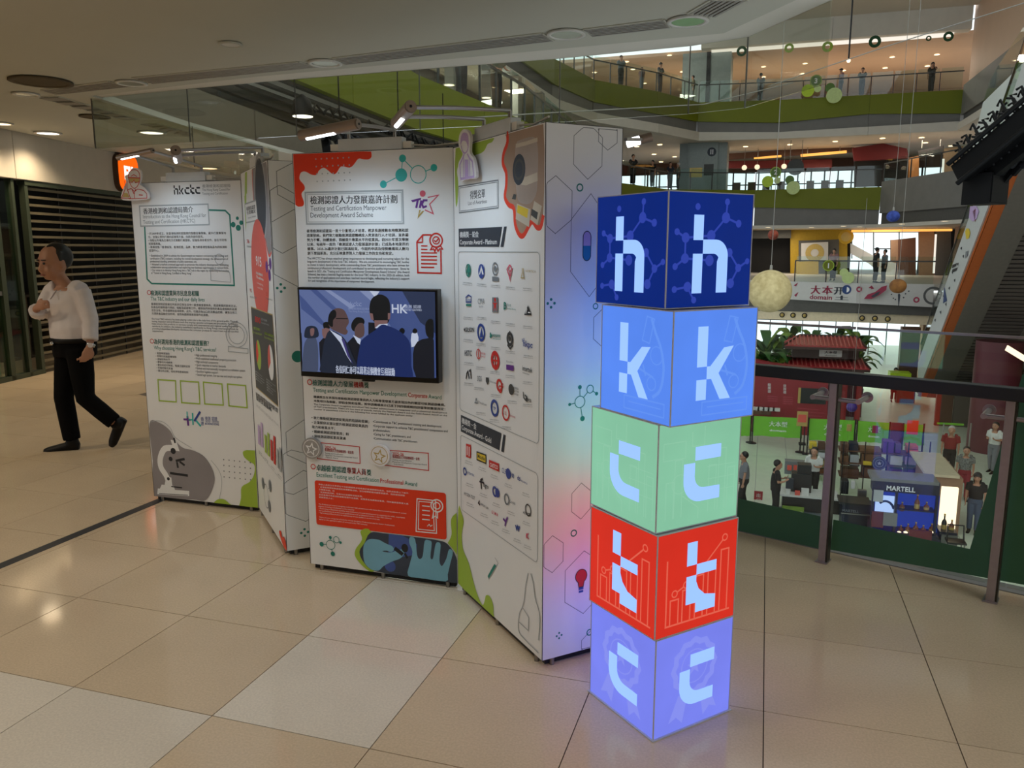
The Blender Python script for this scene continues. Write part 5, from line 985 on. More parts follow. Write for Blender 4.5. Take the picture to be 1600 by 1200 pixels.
# lamp seen past the end panel (held by the far side of the display)
q = atd(1003, 217, 3.55); tt = thing('arm_light', 'bright arm light sticking out right of the end panel', 'lamp', tuple(q), math.radians(45), 'clamp-on arm lights')
r1 = atd(1018, 214, 3.5) - q; r0 = atd(980, 224, 3.5) - q
Rm = Matrix.Rotation(-math.radians(45), 4, 'Z'); r0 = Rm @ r0; r1 = Rm @ r1
MB().cyl(r0.lerp(r1, .5), r1, .021, n=18).build('lamp_head', 'lamp_brown', tt); MB().cyl(r0, r0.lerp(r1, .52), .019, n=16).build('tube', 'tube_lit', tt); MB().cyl(r1, r1 + (r1 - r0).normalized() * .004, .006, n=10).build('screw', 'dark_metal', tt)
Rw = Rm @ (Vector((-.52, 3.02, 2.0)) - q); MB().tube([r0.lerp(r1, .6), Rw], .007, 8).build('arm', 'alu', tt)
# cable slung between two panel tops
tag(MB().tube([Vector((-1.55, 3.36, 2.045)), Vector((-1.40, 3.38, 2.05)), Vector((-1.25, 3.32, 2.065)), Vector((-1.10, 3.18, 2.05))], .005, 6).build('power_cable', 'cable_white'), 'white power cable lying across the television panel top', 'cable')

# ================================================================== BALUSTRADE
mat('rail_black', (22, 24, 26), 0.45, var=.05); mat('steel_brushed', (164, 152, 150), 0.34, 0.6, var=.05, scale=30); mat('film_green', (58, 104, 74), 0.55, var=.04); mat('steel_dark', (66, 62, 52), 0.4, 0.7)
glass('rail_glass', (0.93, 0.965, 0.945), refl=0.85)
BAL = thing('balustrade', 'glass balustrade with black handrail and steel posts along the floor edge', 'railing', (RE.x, RE.y, 0), math.atan2(RD.y, RD.x))
def bl(x, y):  # world -> local s (along), t (towards atrium)
    d = Vector((x, y)) - RE; return d.dot(RD), d.dot(RN)
sp1 = bl(0.35, 4.215)[0]; sp2 = bl(1.06, 3.95)[0]; dp = sp2 - sp1; tp = bl(0.35, 4.22)[1]; tg_ = -0.04
for i in range(-3, 4):
    s_ = sp1 + i * dp
    p = MB(); p.box(s_ - .018, tp - .02, 0, s_ + .018, tp + .045, .955); bevel(p.build('post', 'steel_brushed', BAL), .002)
    MB().box(s_ - .03, tp - .03, 0, s_ + .03, tp + .055, .006).build('foot_plate', 'steel_brushed', BAL)
    MB().box(s_ + .018, tp - .012, 0.006, s_ + .026, tp + .04, .95).build('post_flange', 'steel_dark', BAL)
    MB().cyl((s_ - .10, tp + .0, .86), (s_ + .12, tp + .0, .86), .011, n=12).build('bracket_bar', 'steel_brushed', BAL)
    for e_ in (-.10, .12):
        MB().cyl((s_ + e_, tp - .012, .86), (s_ + e_, tg_ - .012, .86), .013, n=14).build('standoff', 'steel_brushed', BAL)
        MB().cyl((s_ + e_, tg_ - .014, .86), (s_ + e_, tg_ - .008, .86), .028, n=20).build('clamp_disc', 'steel_brushed', BAL)
bevel(MB().box(sp1 - 3.4 * dp, tp - .055, .945, sp1 + 3.6 * dp, tp + .015, 1.005).build('handrail', 'rail_black', BAL), .008, 3)
for i in range(-3, 3):
    a, b = sp1 + i * dp + .06, sp1 + (i + 1) * dp + .05
    a, b = sp1 + (i + .0) * dp + .045, sp1 + (i + 1) * dp + .037
    MB().box(a, tg_ - .008, .02, b, tg_ + .004, 1.20).build('glass_pane', 'rail_glass', BAL)
    MB().box(a, tg_ - .010, 1.20, b, tg_ + .006, 1.212).build('cap_strip', 'steel_brushed', BAL)
def gl_st(x, y):
    o = RE + RN * tg_; p = onp(x, y, o, o + RD); return ((Vector((p.x, p.y)) - RE).dot(RD), p.z)
def film(px, lo=None):
    q = [gl_st(*p) for p in px]; MB().prism([(s_, tg_ - .0095, z) for s_, z in q], (0, .001, 0)).build('green_film', 'film_green', BAL)
film([(1140, 775), (1283, 806), (1281, 868), (1140, 824)]); film([(1303, 811), (1516, 857), (1598, 585), (1640, 560), (1640, 920), (1298, 858)])
zl0, zl1 = gl_st(1140, 824)[1], gl_st(1140, 775)[1]; sl = gl_st(1140, 800)[0]; sr = gl_st(1640, 700)[0]
MB().box(sl - 2.2, tg_ - .0095, zl0, sl, tg_ - .0085, zl1).build('green_film', 'film_green', BAL)
MB().box(sr, tg_ - .0095, .03, sr + 1.2, tg_ - .0085, 1.19).build('green_film', 'film_green', BAL)
# ================================================================== PEOPLE
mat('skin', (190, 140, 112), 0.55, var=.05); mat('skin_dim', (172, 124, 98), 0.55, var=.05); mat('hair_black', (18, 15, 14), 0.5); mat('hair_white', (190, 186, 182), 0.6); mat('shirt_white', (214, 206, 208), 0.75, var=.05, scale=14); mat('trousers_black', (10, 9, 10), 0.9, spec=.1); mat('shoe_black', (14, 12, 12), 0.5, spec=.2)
mat('eye', (24, 18, 16), 0.3); mat('lip', (140, 84, 74), 0.5); mat('watch_silver', (190, 190, 190), 0.25, 0.9)
def etube(mb, path, rads, n=12, side=None):
    """tube with elliptical rings: rads = (half width, half depth); side = width direction"""
    path = [Vector(p) for p in path]; rings = []
    for i, p in enumerate(path):
        d = (path[min(i + 1, len(path) - 1)] - path[max(i - 1, 0)]).normalized()
        s_ = Vector(side[i] if isinstance(side, list) else side) if side is not None else d.orthogonal()
        x = (s_ - d * s_.dot(d)).normalized(); y = d.cross(x); a, b = rads[i] if isinstance(rads[i], tuple) else (rads[i], rads[i])
        rings.append([p + x * a * math.cos(2 * math.pi * k / n) + y * b * math.sin(2 * math.pi * k / n) for k in range(n)])
    vs = [q for g_ in rings for q in g_]; fs = []
    for i in range(len(rings) - 1): fs += [(i * n + k, i * n + (k + 1) % n, (i + 1) * n + (k + 1) % n, (i + 1) * n + k) for k in range(n)]
    fs += [tuple(range(n - 1, -1, -1)), tuple(range((len(rings) - 1) * n, len(rings) * n))]
    mb.add(vs, fs, True); return mb
def organic(o, vox, it=6):
    r = o.modifiers.new('remesh', 'REMESH'); r.mode = 'VOXEL'; r.voxel_size = vox; r.use_smooth_shade = True
    s_ = o.modifiers.new('smooth', 'SMOOTH'); s_.iterations = it; s_.factor = 0.5
    q = bpy.data.objects.new('shape', o.data); WORK.collection.objects.link(q)
    for m_ in o.modifiers:
        n_ = q.modifiers.new(m_.name, m_.type)
        for a_ in ('mode', 'voxel_size', 'use_smooth_shade', 'iterations', 'factor'):
            if hasattr(m_, a_): setattr(n_, a_, getattr(m_, a_))
    me = evaluated_mesh(q); bpy.data.objects.remove(q); o.modifiers.clear(); old = o.data; o.data = me; bpy.data.meshes.remove(old)
    me.polygons.foreach_set('use_smooth', [True] * len(me.polygons)); return o
def figure(label, J, M, group=None, vox=0.012, sleeve='long', legs='long', face=True, hair='short', extras=None, root=(0, 0, 0), H=1.65, hs=1.0, girth=1.0):
    """J: joints relative to root, M: material names. One continuous body, clothes as children."""
    t = thing('person', label, 'person', root, 0, group)
    V = {k: Vector(v) for k, v in J.items()}; k = H / 1.65; kh = k * hs
    side = (V['shL'] - V['shR']).normalized(); fw = V['face'].normalized(); up = Vector((0, 0, 1))
    hside = fw.cross(up).normalized() * -1
    body = MB(); hc = V['head']
    # skull and jaw
    body.ball(hc + up * .03 * kh, .095 * kh, 16, 12, 1, 1, 1.12); etube(body, [hc + fw * .012 * kh - up * .02 * kh, hc + fw * .03 * kh - up * .075 * kh, hc + fw * .035 * kh - up * .112 * kh], [(.078 * kh, .088 * kh), (.064 * kh, .07 * kh), (.034 * kh, .036 * kh)], 12, hside)
    if face:
        etube(body, [hc + fw * .094 * kh + up * .02 * kh, hc + fw * .112 * kh - up * .028 * kh, hc + fw * .09 * kh - up * .04 * kh], [.010 * kh, .017 * kh, .010 * kh], 8, hside)
        for s_ in (-1, 1):
            body.ball(hc + hside * s_ * .092 * kh - up * .005 * kh, .022 * kh, 8, 6, .5, 1, 1.5); body.ball(hc + fw * .075 * kh + hside * s_ * .032 * kh + up * .035 * kh, .026 * kh, 8, 6)
            body.ball(hc + fw * .066 * kh + hside * s_ * .042 * kh - up * .03 * kh, .03 * kh, 8, 6)
    nb = V['chest'] + up * .10 * k
    etube(body, [nb, hc - up * .06 * k], [.060 * k, .053 * k], 10)
    etube(body, [V['pelvis'] - up * .05 * k, V['pelvis'] + up * .10 * k, V['chest'], V['chest'] + up * .12 * k, nb + up * .03 * k], [(.15 * k, .11 * k), (.14 * k, .105 * k), (.16 * k, .11 * k), (.155 * k, .085 * k), (.07 * k, .06 * k)], 14, side)
    for s_ in 'LR':
        sh, el, wr, hd = V['sh' + s_], V['el' + s_], V['wr' + s_], V['hd' + s_]
        etube(body, [sh, sh.lerp(el, .5), el, el.lerp(wr, .3), wr], [.050 * k, .044 * k, .036 * k, .038 * k, .026 * k], 10)
        d = (hd - wr).normalized(); ps = V['palm' + s_].normalized() if 'palm' + s_ in V else side; ps = (ps - d * ps.dot(d)).normalized(); pn = d.cross(ps).normalized(); curl = V['curl' + s_] if 'curl' + s_ in V else pn
        etube(body, [wr, wr + d * .035 * k, wr + d * .085 * k], [(.026 * k, .020 * k), (.038 * k, .017 * k), (.041 * k, .014 * k)], 10, ps)
        for f_, (off, ln_) in enumerate(((-.031, .060), (-.010, .072), (.011, .068), (.031, .052))):
            b0 = wr + d * .08 * k + ps * off * k; b1 = b0 + d * ln_ * .5 * k + curl * .012 * k; b2 = b1 + d * ln_ * .38 * k + curl * .035 * k
            etube(body, [b0, b1, b2], [.0095 * k, .0088 * k, .0075 * k], 7)
        b0 = wr + d * .03 * k - ps * .034 * k; etube(body, [b0, b0 + d * .032 * k - ps * .022 * k + curl * .012 * k, b0 + d * .062 * k - ps * .024 * k + curl * .026 * k], [.012 * k, .0105 * k, .0085 * k], 7)
        hp, kn, an = V['hp' + s_], V['kn' + s_], V['an' + s_]
        etube(body, [hp, hp.lerp(kn, .5), kn, kn.lerp(an, .35), an], [.082 * k, .072 * k, .054 * k, .052 * k, .036 * k], 10)
    b = organic(body.build('body', M['skin'], t), vox if face else max(vox, .02))
    # shirt: torso, shoulders, sleeves, open collar
    sm = MB(); px = V['pelvis']
    etube(sm, [px + up * .015 * k, px + up * .10 * k, px.lerp(V['chest'], .6), V['chest'], V['chest'] + up * .10 * k, nb + up * .015 * k], [(.172 * k * girth, .135 * k * girth), (.172 * k * girth, .14 * k * girth), (.172 * k * girth, .135 * k * girth), (.178 * k * girth, .125 * k * girth), (.165 * k, .10 * k), (.075 * k, .068 * k)], 16, side)
    for s_ in 'LR':
        sh, el, wr = V['sh' + s_], V['el' + s_], V['wr' + s_]; etube(sm, [V['chest'] + up * .06 * k + (sh - V['chest']) * .55, sh], [.078 * k, .068 * k], 10)
        if sleeve == 'long': etube(sm, [sh, sh.lerp(el, .5), el, el.lerp(wr, .45), el.lerp(wr, .80)], [.068 * k, .062 * k, .055 * k, .052 * k, .046 * k], 12)
        elif sleeve == 'rolled': etube(sm, [sh, sh.lerp(el, .5), el, el.lerp(wr, .30), el.lerp(wr, .62), el.lerp(wr, .78)], [.068 * k, .064 * k, .058 * k, .056 * k, .058 * k, .060 * k], 12)
        else: etube(sm, [sh, sh.lerp(el, .75)], [.070 * k, .066 * k], 10)
    organic(sm.build('shirt', M['top'], t), vox, 5)
    tr = MB(); etube(tr, [px - up * .10 * k, px + up * .0 * k, px + up * .055 * k], [(.165 * k * girth, .13 * k * girth), (.172 * k * girth, .135 * k * girth), (.165 * k * girth, .13 * k * girth)], 14, side)
    for s_ in 'LR':
        hp, kn, an = V['hp' + s_], V['kn' + s_], V['an' + s_]; e = 1.0 if legs == 'long' else .25
        etube(tr, [hp + up * .02 * k, hp.lerp(kn, .5), kn, kn.lerp(an, .5 * e), kn.lerp(an, .97 * e)], [.100 * k, .090 * k, .074 * k, .070 * k, .066 * k], 12)
    organic(tr.build('trousers', M['bottom'], t), vox, 4)
    for s_ in 'LR':
        an, toe = V['an' + s_], V['toe' + s_]; d = (toe - an); sm = MB(); dh = d.normalized(); fn = dh.cross(side).normalized()
        if fn.z < 0: fn = -fn
        heel = an - dh * .045 * k - fn * .055 * k; tip = heel + dh * .265 * k
        etube(sm, [heel, heel.lerp(tip, .18) + fn * .012 * k, heel.lerp(tip, .55) + fn * .004 * k, heel.lerp(tip, .85), tip], [(.034 * k, .036 * k), (.040 * k, .046 * k), (.044 * k, .038 * k), (.046 * k, .028 * k), (.025 * k, .016 * k)], 12, side)
        etube(sm, [an + fn * .02 * k, an - fn * .03 * k], [.048 * k, .050 * k], 10)
        organic(sm.build('shoe', M['shoe'], t), max(vox * .7, .008), 3)
    hm = MB()
    if hair == 'balding':
        hm.ball(hc - fw * .034 * kh + up * .046 * kh, .096 * kh, 16, 12, 1.03, 1.03, 1.06)
        for s_ in (-1, 1): etube(hm, [hc + hside * s_ * .080 * kh + fw * .01 * kh + up * .09 * kh, hc + hside * s_ * .090 * kh + fw * .012 * kh + up * .02 * kh], [.022 * kh, .012 * kh], 8)
        etube(hm, [hc - fw * .03 * kh + up * .125 * kh - hside * .03 * kh, hc + fw * .045 * kh + up * .122 * kh + hside * .02 * kh], [.028 * kh, .016 * kh], 8)
    elif hair == 'long':
        hm.ball(hc - fw * .012 * kh + up * .045 * kh, .108 * kh, 14, 10); etube(hm, [hc - fw * .05 * kh + up * .05 * kh, hc - fw * .075 * kh - up * .10 * kh, hc - fw * .07 * kh - up * .24 * kh], [(.10 * kh, .06 * kh), (.105 * kh, .05 * kh), (.07 * kh, .03 * kh)], 10, hside)
    elif hair == 'cap':
        hm.ball(hc - fw * .01 * kh + up * .065 * kh, .104 * kh, 14, 10, 1, 1, .9); etube(hm, [hc + fw * .06 * kh + up * .075 * kh, hc + fw * .175 * kh + up * .06 * kh], [(.075 * kh, .012 * kh), (.055 * kh, .008 * kh)], 10, hside)
    else:
        hm.ball(hc - fw * .022 * kh + up * .052 * kh, .102 * kh, 14, 10, 1, 1, 1.02)
    organic(hm.build('hair' if hair != 'cap' else 'cap', M['hair'], t), max(vox * .8, .01), 3)
    if face:
        for s_ in (-1, 1):
            MB().ball(hc + fw * .0985 * kh + hside * s_ * .034 * kh + up * .014 * kh, .0085 * kh, 8, 6).build('eye', 'eye', t)
            etube(MB(), [hc + fw * .103 * kh + hside * s_ * .018 * kh + up * .038 * kh, hc + fw * .094 * kh + hside * s_ * .052 * kh + up * .038 * kh], [.0055 * kh, .004 * kh], 6).build('eyebrow', M['hair'], t)
        etube(MB(), [hc + fw * .093 * kh - hside * .028 * kh - up * .068 * kh, hc + fw * .104 * kh - up * .066 * kh, hc + fw * .093 * kh + hside * .028 * kh - up * .068 * kh], [.004 * kh, .007 * kh, .004 * kh], 6).build('mouth', 'lip', t)
    return t, V, side, fw
# ---- the man walking past the shutter
MD = 6.43; MB0 = atz(112, 700, 0.0)
TOC = Vector((-_f[0], -_f[1], 0)).normalized()          # towards the camera, level
def mp(x, y, toward=0.0):
    d = atd(x, y, MD); return Vector(d) + TOC * toward - MB0
face_dir = (Vector((-_r[0], -_r[1], 0)) * .46 + TOC * .89 + Vector((0, 0, -.12))).normalized()
foot_dir = (Vector((-_r[0], -_r[1], 0)) * .95 + TOC * .25).normalized()
J = dict(pelvis=mp(116, 536), chest=mp(109, 474), head=mp(89, 412, .04), face=face_dir, shL=mp(140, 453, .12), shR=mp(77, 452, -.06),
         elL=mp(155, 497, .13), wrL=mp(158, 537, .17), hdL=mp(152, 556, .19), elR=mp(66, 493, .06), wrR=mp(79, 478, .20), hdR=mp(98, 472, .24),
         palmL=(TOC * .6 + Vector((-_r[0], -_r[1], 0)) * .8), curlL=Vector((-_r[0], -_r[1], 0)) * .8, palmR=Vector((0, 0, -1)), curlR=-TOC * .6 + Vector((0, 0, -.2)),
         hpL=mp(131, 550, .07), hpR=mp(102, 550, -.05), knR=mp(103, 620, .03), anR=mp(113, 689, .0), toeR=mp(113, 689) + foot_dir * .2 + Vector((0, 0, -.015)),
         knL=mp(143, 619, .09), anL=mp(184, 659, .04), toeL=mp(184, 659, .04) + Vector((-_r[0] * .10, -_r[1] * .10, -.19)))
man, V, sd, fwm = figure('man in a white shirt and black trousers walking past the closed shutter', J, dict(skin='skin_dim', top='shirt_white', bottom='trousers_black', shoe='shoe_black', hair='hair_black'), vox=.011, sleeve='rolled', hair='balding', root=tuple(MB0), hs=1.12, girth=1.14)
up = Vector((0, 0, 1)); bl_ = V['pelvis'] + up * .032
etube(MB(), [bl_ - up * .018, bl_ + up * .018], [(.202, .160), (.202, .160)], 24, sd).build('belt', 'shoe_black', man)
MB().ball(bl_ + fwm * .165 - sd * .03, .02, 8, 6, 1, 1, .8).build('belt_buckle', 'watch_silver', man)
w = V['wrL']; dw = (V['hdL'] - w).normalized(); wc = w - dw * .012
etube(MB(), [wc - dw * .012, wc + dw * .012], [.0325, .0325], 16).build('watch_strap', 'watch_silver', man); MB().cyl(wc + TOC * .028 + Vector((_r[0], _r[1], 0)) * .012, wc + TOC * .038 + Vector((_r[0], _r[1], 0)) * .016, .019, n=16).build('watch_face', 'shirt_white', man)
nb = V['chest'] + up * .10
for s_ in (-1, 1):
    a = nb + sd * s_ * .078 + up * .060 - fwm * .02; b_ = nb + fwm * .105 + sd * s_ * .010 + up * .005; c_ = nb + fwm * .118 + sd * s_ * .055 - up * .050
    MB().prism([a, b_, c_, a + sd * s_ * .026 - up * .035 + fwm * .02], (fwm + up * .5) * .010).build('collar', 'shirt_white', man)
for i in range(4): MB().ball(nb + fwm * (.128 + .014 * min(i, 2)) - up * (.07 + .085 * i), .006, 8, 6).build('button', 'shirt_white', man)
# ---- standing figures further off
def stand(label, pos, h, ang, cols, group, pose='down', hair='short', sleeve='short', legs='long', vox=.03, walk=0.0):
    """pos: world foot point; ang: heading in plan (direction faced, degrees)"""
    k = h / 1.65; f = Vector((math.cos(math.radians(ang)), math.sin(math.radians(ang)), 0)); s_ = Vector((-f.y, f.x, 0)); u = Vector((0, 0, 1))  # s_ = figure's left
    def P(a, b, c): return f * a * k + s_ * b * k + u * c * k
    arm = {'down': ((.02, .22, 1.08), (.06, .22, .84), (.08, .21, .74)), 'rail': ((.10, .24, 1.10), (.30, .17, 1.02), (.38, .16, 1.01)), 'phone': ((.02, .22, 1.08), (.22, .12, 1.12), (.29, .08, 1.16)), 'lift': ((.16, .24, 1.22), (.22, .10, 1.42), (.20, .04, 1.50))}
    aL = arm[pose if pose != 'lift' else 'lift']; aR = arm['down' if pose == 'lift' else pose]
    J = dict(pelvis=P(0, 0, .92), chest=P(.0, 0, 1.20), head=P(.03, 0, 1.515), face=f, shL=P(0, .175, 1.345), shR=P(0, -.175, 1.345), hpL=P(0, .085, .86), hpR=P(0, -.085, .86),
             knL=P(.03 + walk * .6, .09, .48), knR=P(.03 - walk * .3, -.09, .48), anL=P(walk, .09, .08), anR=P(-walk, -.09, .08), toeL=P(walk + .2, .10, .06), toeR=P(-walk + .2, -.10, .06), palmL=f, palmR=f)
    for q, sg, ar in (('L', 1, aL), ('R', -1, aR)):
        J['el' + q] = P(ar[0][0], sg * ar[0][1], ar[0][2]); J['wr' + q] = P(ar[1][0], sg * ar[1][1], ar[1][2]); J['hd' + q] = P(ar[2][0], sg * ar[2][1], ar[2][2])
    return figure(label, J, cols, group, vox, sleeve, legs, vox < .02, hair, root=tuple(pos), H=h)[0]
def cols(top, bottom, hair='hair_black', skin='skin', shoe='shoe_black'): return dict(skin=skin, top=top, bottom=bottom, hair=hair, shoe=shoe)
# ================================================================== ATRIUM: balconies opposite and to the left
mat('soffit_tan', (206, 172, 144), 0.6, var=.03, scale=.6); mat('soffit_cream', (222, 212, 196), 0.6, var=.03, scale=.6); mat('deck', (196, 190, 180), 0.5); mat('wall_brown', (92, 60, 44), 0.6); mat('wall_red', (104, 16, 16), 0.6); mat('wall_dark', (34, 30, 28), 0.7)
mat('wood_orange', (178, 112, 58), 0.5); mat('yellow_wall', (196, 158, 30), 0.55); mat('teal_col', (150, 160, 158), 0.5); mat('sign_white_panel', (206, 204, 200), 0.55, var=.02); mat('atrium_white', (196, 198, 196), 0.5, var=.02, scale=1)
mat('rail_grey', (70, 72, 72), 0.4, .5); glass('far_glass', (0.86, 0.93, 0.91), refl=.7); glass('window_glass', (0.97, 0.99, 0.98), refl=.5); mat('wire', (150, 148, 140), 0.5)
glow('far_lamp', (255, 226, 180), 3.5); glow('cove_strip', (255, 176, 84), 1.1); glow('cove_white', (255, 246, 232), .8)
def lerp_y(line, x):
    if x <= line[0][0]: a, b = line[0], line[1]
    elif x >= line[-1][0]: a, b = line[-2], line[-1]
    else:
        for a, b in zip(line, line[1:]):
            if a[0] <= x <= b[0]: break
    return a[1] + (b[1] - a[1]) * (x - a[0]) / (b[0] - a[0])
def zat(x, y, P):
    v = ray(x, y); t = math.hypot(P[0], P[1]) / math.hypot(v[0], v[1]); return EYE + t * v[2]
def seg_panels(parent, name, P, zt, zb, mk, thick=0.25, back=0.0, gap=0.006):
    """upright slabs along plan nodes P between heights zt[i], zb[i]; thickness goes away from the camera"""
    for i in range(len(P) - 1):
        a, b = Vector(P[i][:2]), Vector(P[i + 1][:2]); d = (b - a).normalized(); n = Vector((-d.y, d.x))
        if n.dot((a + b) / 2) < 0: n = -n
        a2, b2 = a + n * back + d * gap, b + n * back - d * gap
        MB().prism([(a2.x, a2.y, zb[i]), (b2.x, b2.y, zb[i + 1]), (b2.x, b2.y, zt[i + 1]), (a2.x, a2.y, zt[i])], (n.x * thick, n.y * thick, 0)).build(name, mk, parent)
def far_rail(label, P, z, h=1.05, step=1.35, group='glass railings of the upper floors', back=0.12, mk='rail_grey'):
    t = thing('glass_railing', label, 'railing', (P[0][0], P[0][1], z), 0, group); o = Vector((P[0][0], P[0][1], z))
    for i in range(len(P) - 1):
        a, b = Vector((*P[i][:2], z)) - o, Vector((*P[i + 1][:2], z)) - o; d = (b - a); L = d.length; d.normalize(); n = Vector((-d.y, d.x, 0))
        if n.dot(Vector((P[i][0], P[i][1], 0))) < 0: n = -n
        a = a + n * back; b = b + n * back
        MB().bar(a + Vector((0, 0, h)), b + Vector((0, 0, h)), .07, .06).build('handrail', mk, t)
        k = max(1, round(L / step))
        for j in range(k):
            p, q = a.lerp(b, j / k), a.lerp(b, (j + 1) / k)
            MB().bar(p, p + Vector((0, 0, h)), .05, .05, up=n).build('post', mk, t)
            MB().prism([p + d * .05, q - d * .05, q - d * .05 + Vector((0, 0, h + .22)), p + d * .05 + Vector((0, 0, h + .22))], n * .015).build('glass_pane', 'far_glass', t)
    return t
def far_light(p, label, r=.16, grp='downlights of the far floors', mk='far_lamp'):
    t = thing('ceiling_light', label, 'light', tuple(p), 0, grp); MB().lathe([(r, 0), (r * 1.25, -.004), (r * 1.25, -.02), (r, -.02)], 14).build('trim_ring', 'frame_white', t); MB().cyl((0, 0, -.018), (0, 0, -.004), r, n=14).build('lens', mk, t); return t
# --- level two up (z 10.6)
Z2 = 10.6
T2 = [(867, 92), (930, 125), (1028, 143), (1092, 160), (1220, 156), (1360, 148), (1505, 140)]
N2 = [atz(x, y, Z2) for x, y in T2]
gb = [(857, 94), (877, 115), (927, 151), (980, 170), (1035, 179), (1102, 192), (1217, 192), (1310, 178), (1497, 177)]
yb = [(829, 96), (920, 172), (1103, 209), (1200, 208), (1497, 190)]; cb = [(820, 99), (918, 186), (1100, 222), (1200, 218), (1510, 204)]
zt = [Z2] * len(N2); zg = [zat(T2[i][0], lerp_y(gb, T2[i][0]), N2[i]) for i in range(len(N2))]; zy = [zat(T2[i][0], lerp_y(yb, T2[i][0]), N2[i]) for i in range(len(N2))]; zc = [zat(T2[i][0], lerp_y(cb, T2[i][0]), N2[i]) for i in range(len(N2))]
zg[0], zy[0], zc[0] = 9.45, 8.75, 8.35
for l_ in (zg, zy, zc): l_[1] = l_[2] + .1
lv2 = node('trim_3'); seg_panels(lv2, 'lime_panel', N2, zt, zg, 'lime'); seg_panels(lv2, 'grey_panel', N2, zg, zy, 'fascia_grey', back=.12); seg_panels(lv2, 'cornice', N2, zy, zc, 'fascia_cream', thick=.6, back=-.15)
W2 = [(-10.6, 8.0), (-10.5, 22.0), tuple(N2[0][:2])]; seg_panels(lv2, 'lime_panel', W2, [Z2] * 3, [9.45] * 3, 'lime'); seg_panels(lv2, 'grey_panel', W2, [9.45] * 3, [8.75] * 3, 'fascia_dark', back=.12); seg_panels(lv2, 'cornice', W2, [8.75] * 3, [8.35] * 3, 'fascia_cream', thick=.6, back=-.15)
e2r = atz(1600, 66, Z2); W2r = [tuple(N2[-1][:2]), (e2r.x, e2r.y), (9.2, 30.0)]
seg_panels(lv2, 'side_panel', W2r, [Z2 + .25] * 3, [9.2] * 3, 'fascia_grey'); seg_panels(lv2, 'side_panel', W2r, [9.2] * 3, [8.75] * 3, 'fascia_dark', back=.15); seg_panels(lv2, 'cornice', W2r, [8.75] * 3, [8.35] * 3, 'fascia_cream', thick=.5, back=-.15)
back2 = [(p.x, p.y) for p in N2]
deck2 = struct(MB().prism([(x, y + .1, Z2 - .25) for x, y in back2] + [(30, 53.2, Z2 - .25), (30, 72, Z2 - .25), (-30, 72, Z2 - .25), (-30, 8, Z2 - .25), (-10.9, 8, Z2 - .25)], (0, 0, .24)).build('floor_upper_2', 'deck'))
sof2 = struct(MB().prism([(x - .1, y + .3, 8.36) for x, y in back2] + [(30, 53.4, 8.36), (30, 72, 8.36), (-30, 72, 8.36), (-30, 8, 8.36), (-10.9, 8, 8.36)], (0, 0, .15)).build('ceiling_upper_1', 'soffit_cream'))
far_rail('glass railing of the top balcony, with people leaning on it', [N2[0], N2[1], N2[2], N2[3]], Z2); far_rail('long straight glass railing of the top balcony', [N2[3], N2[4], N2[5], N2[6]], Z2)
# top soffit with its lamp coves
c3 = [aty(x, y, 53.6) for x, y in ((1060, 84), (1215, 80), (1500, 62))]; zs = 13.9
struct(MB().prism([(-20, 54.4, zs), (14.0, 54.4, zs), (14.0, 72, zs), (-20, 72, zs)], (0, 0, .2)).build('ceiling_upper_2', 'soffit_tan'))
tr3 = node('trim_4')
seg_panels(tr3, 'beam_panel', [(-4.6, 53.4), (3.0, 53.4), (10.4, 53.4)], [15.2] * 3, [13.95] * 3, 'fascia_cream', thick=.8); MB().box(-4.0, 53.9, 13.84, 9.6, 54.5, 13.93).build('light_trough', 'cove_white', tr3)
rf = node('ceiling_roof_unseen')  # unseen roof added to cut sky light, with an opening that lets some in
for x0, y0, x1, y1 in ((-30, 4, 30, 12), (-30, 12, -5, 28), (10, 12, 30, 28), (-30, 28, 30, 36)): MB().box(x0, y0, 17.0, x1, y1, 17.3).build('roof_panel', 'soffit_cream', rf)
for i in range(6): MB().box(-5 + i * 3, 12, 16.9, -4.85 + i * 3, 28, 17.2).build('skylight_bar', 'rail_grey', rf)
struct(MB().prism([(-9, 36, 16.6), (11.2, 36, 16.6), (11.2, 53.4, 15.2), (-9, 53.4, 15.2)], (0, 0, .2)).build('ceiling_atrium', 'soffit_cream'))
mat('leaf_deep', (24, 78, 40), .6)
for i, (x, y, r, mk) in enumerate(((1159, 80, .45, 'leaf_deep'), (1233, 75, .40, 'ink_lime'), (1293, 73, .45, 'ink_lime'), (1367, 65, .5, 'leaf_deep'), (1451, 60, .22, 'leaf_deep'), (1482, 57, .40, 'leaf_deep'))):
    p = aty(x, y, 53.38); o = MB(); v_, f_ = g_ring((0, 0), r * .5, r * .36, 24); o.add([(a, -.005, b) for a, b in v_], f_); o.build('ring_decal', mk, tr3, tuple(p))
struct(MB().box(-30, 71.5, Z2, 30, 72, 14).build('wall_back_2', 'tan_wall'))
gc = node('column_1', (aty(1098, 120, 54).x, 55.4, 0))
for z0, z1 in ((5.3, 8.36), (Z2, 13.9)): MB().box(-1.3, -1.2, z0, 1.7, 1.2, z1).build('column_shaft', 'teal_col', gc)
MB().box(.2, -1.26, Z2, .45, -1.2, 13.9).build('column_strip', 'dark_metal', gc)
struct(gc)
for i, (x, y) in enumerate(((979, 96), (989, 108), (929, 113), (925, 123), (1046, 86), (1066, 112), (1007, 130), (1129, 109), (1133, 124), (1193, 104), (1193, 120), (1258, 99), (1254, 115), (1394, 89), (1383, 106), (1464, 85), (1449, 103), (1318, 110))):
    far_light(atz(x, y, zs - .02), 'small round downlight in the tan ceiling over the top balcony')
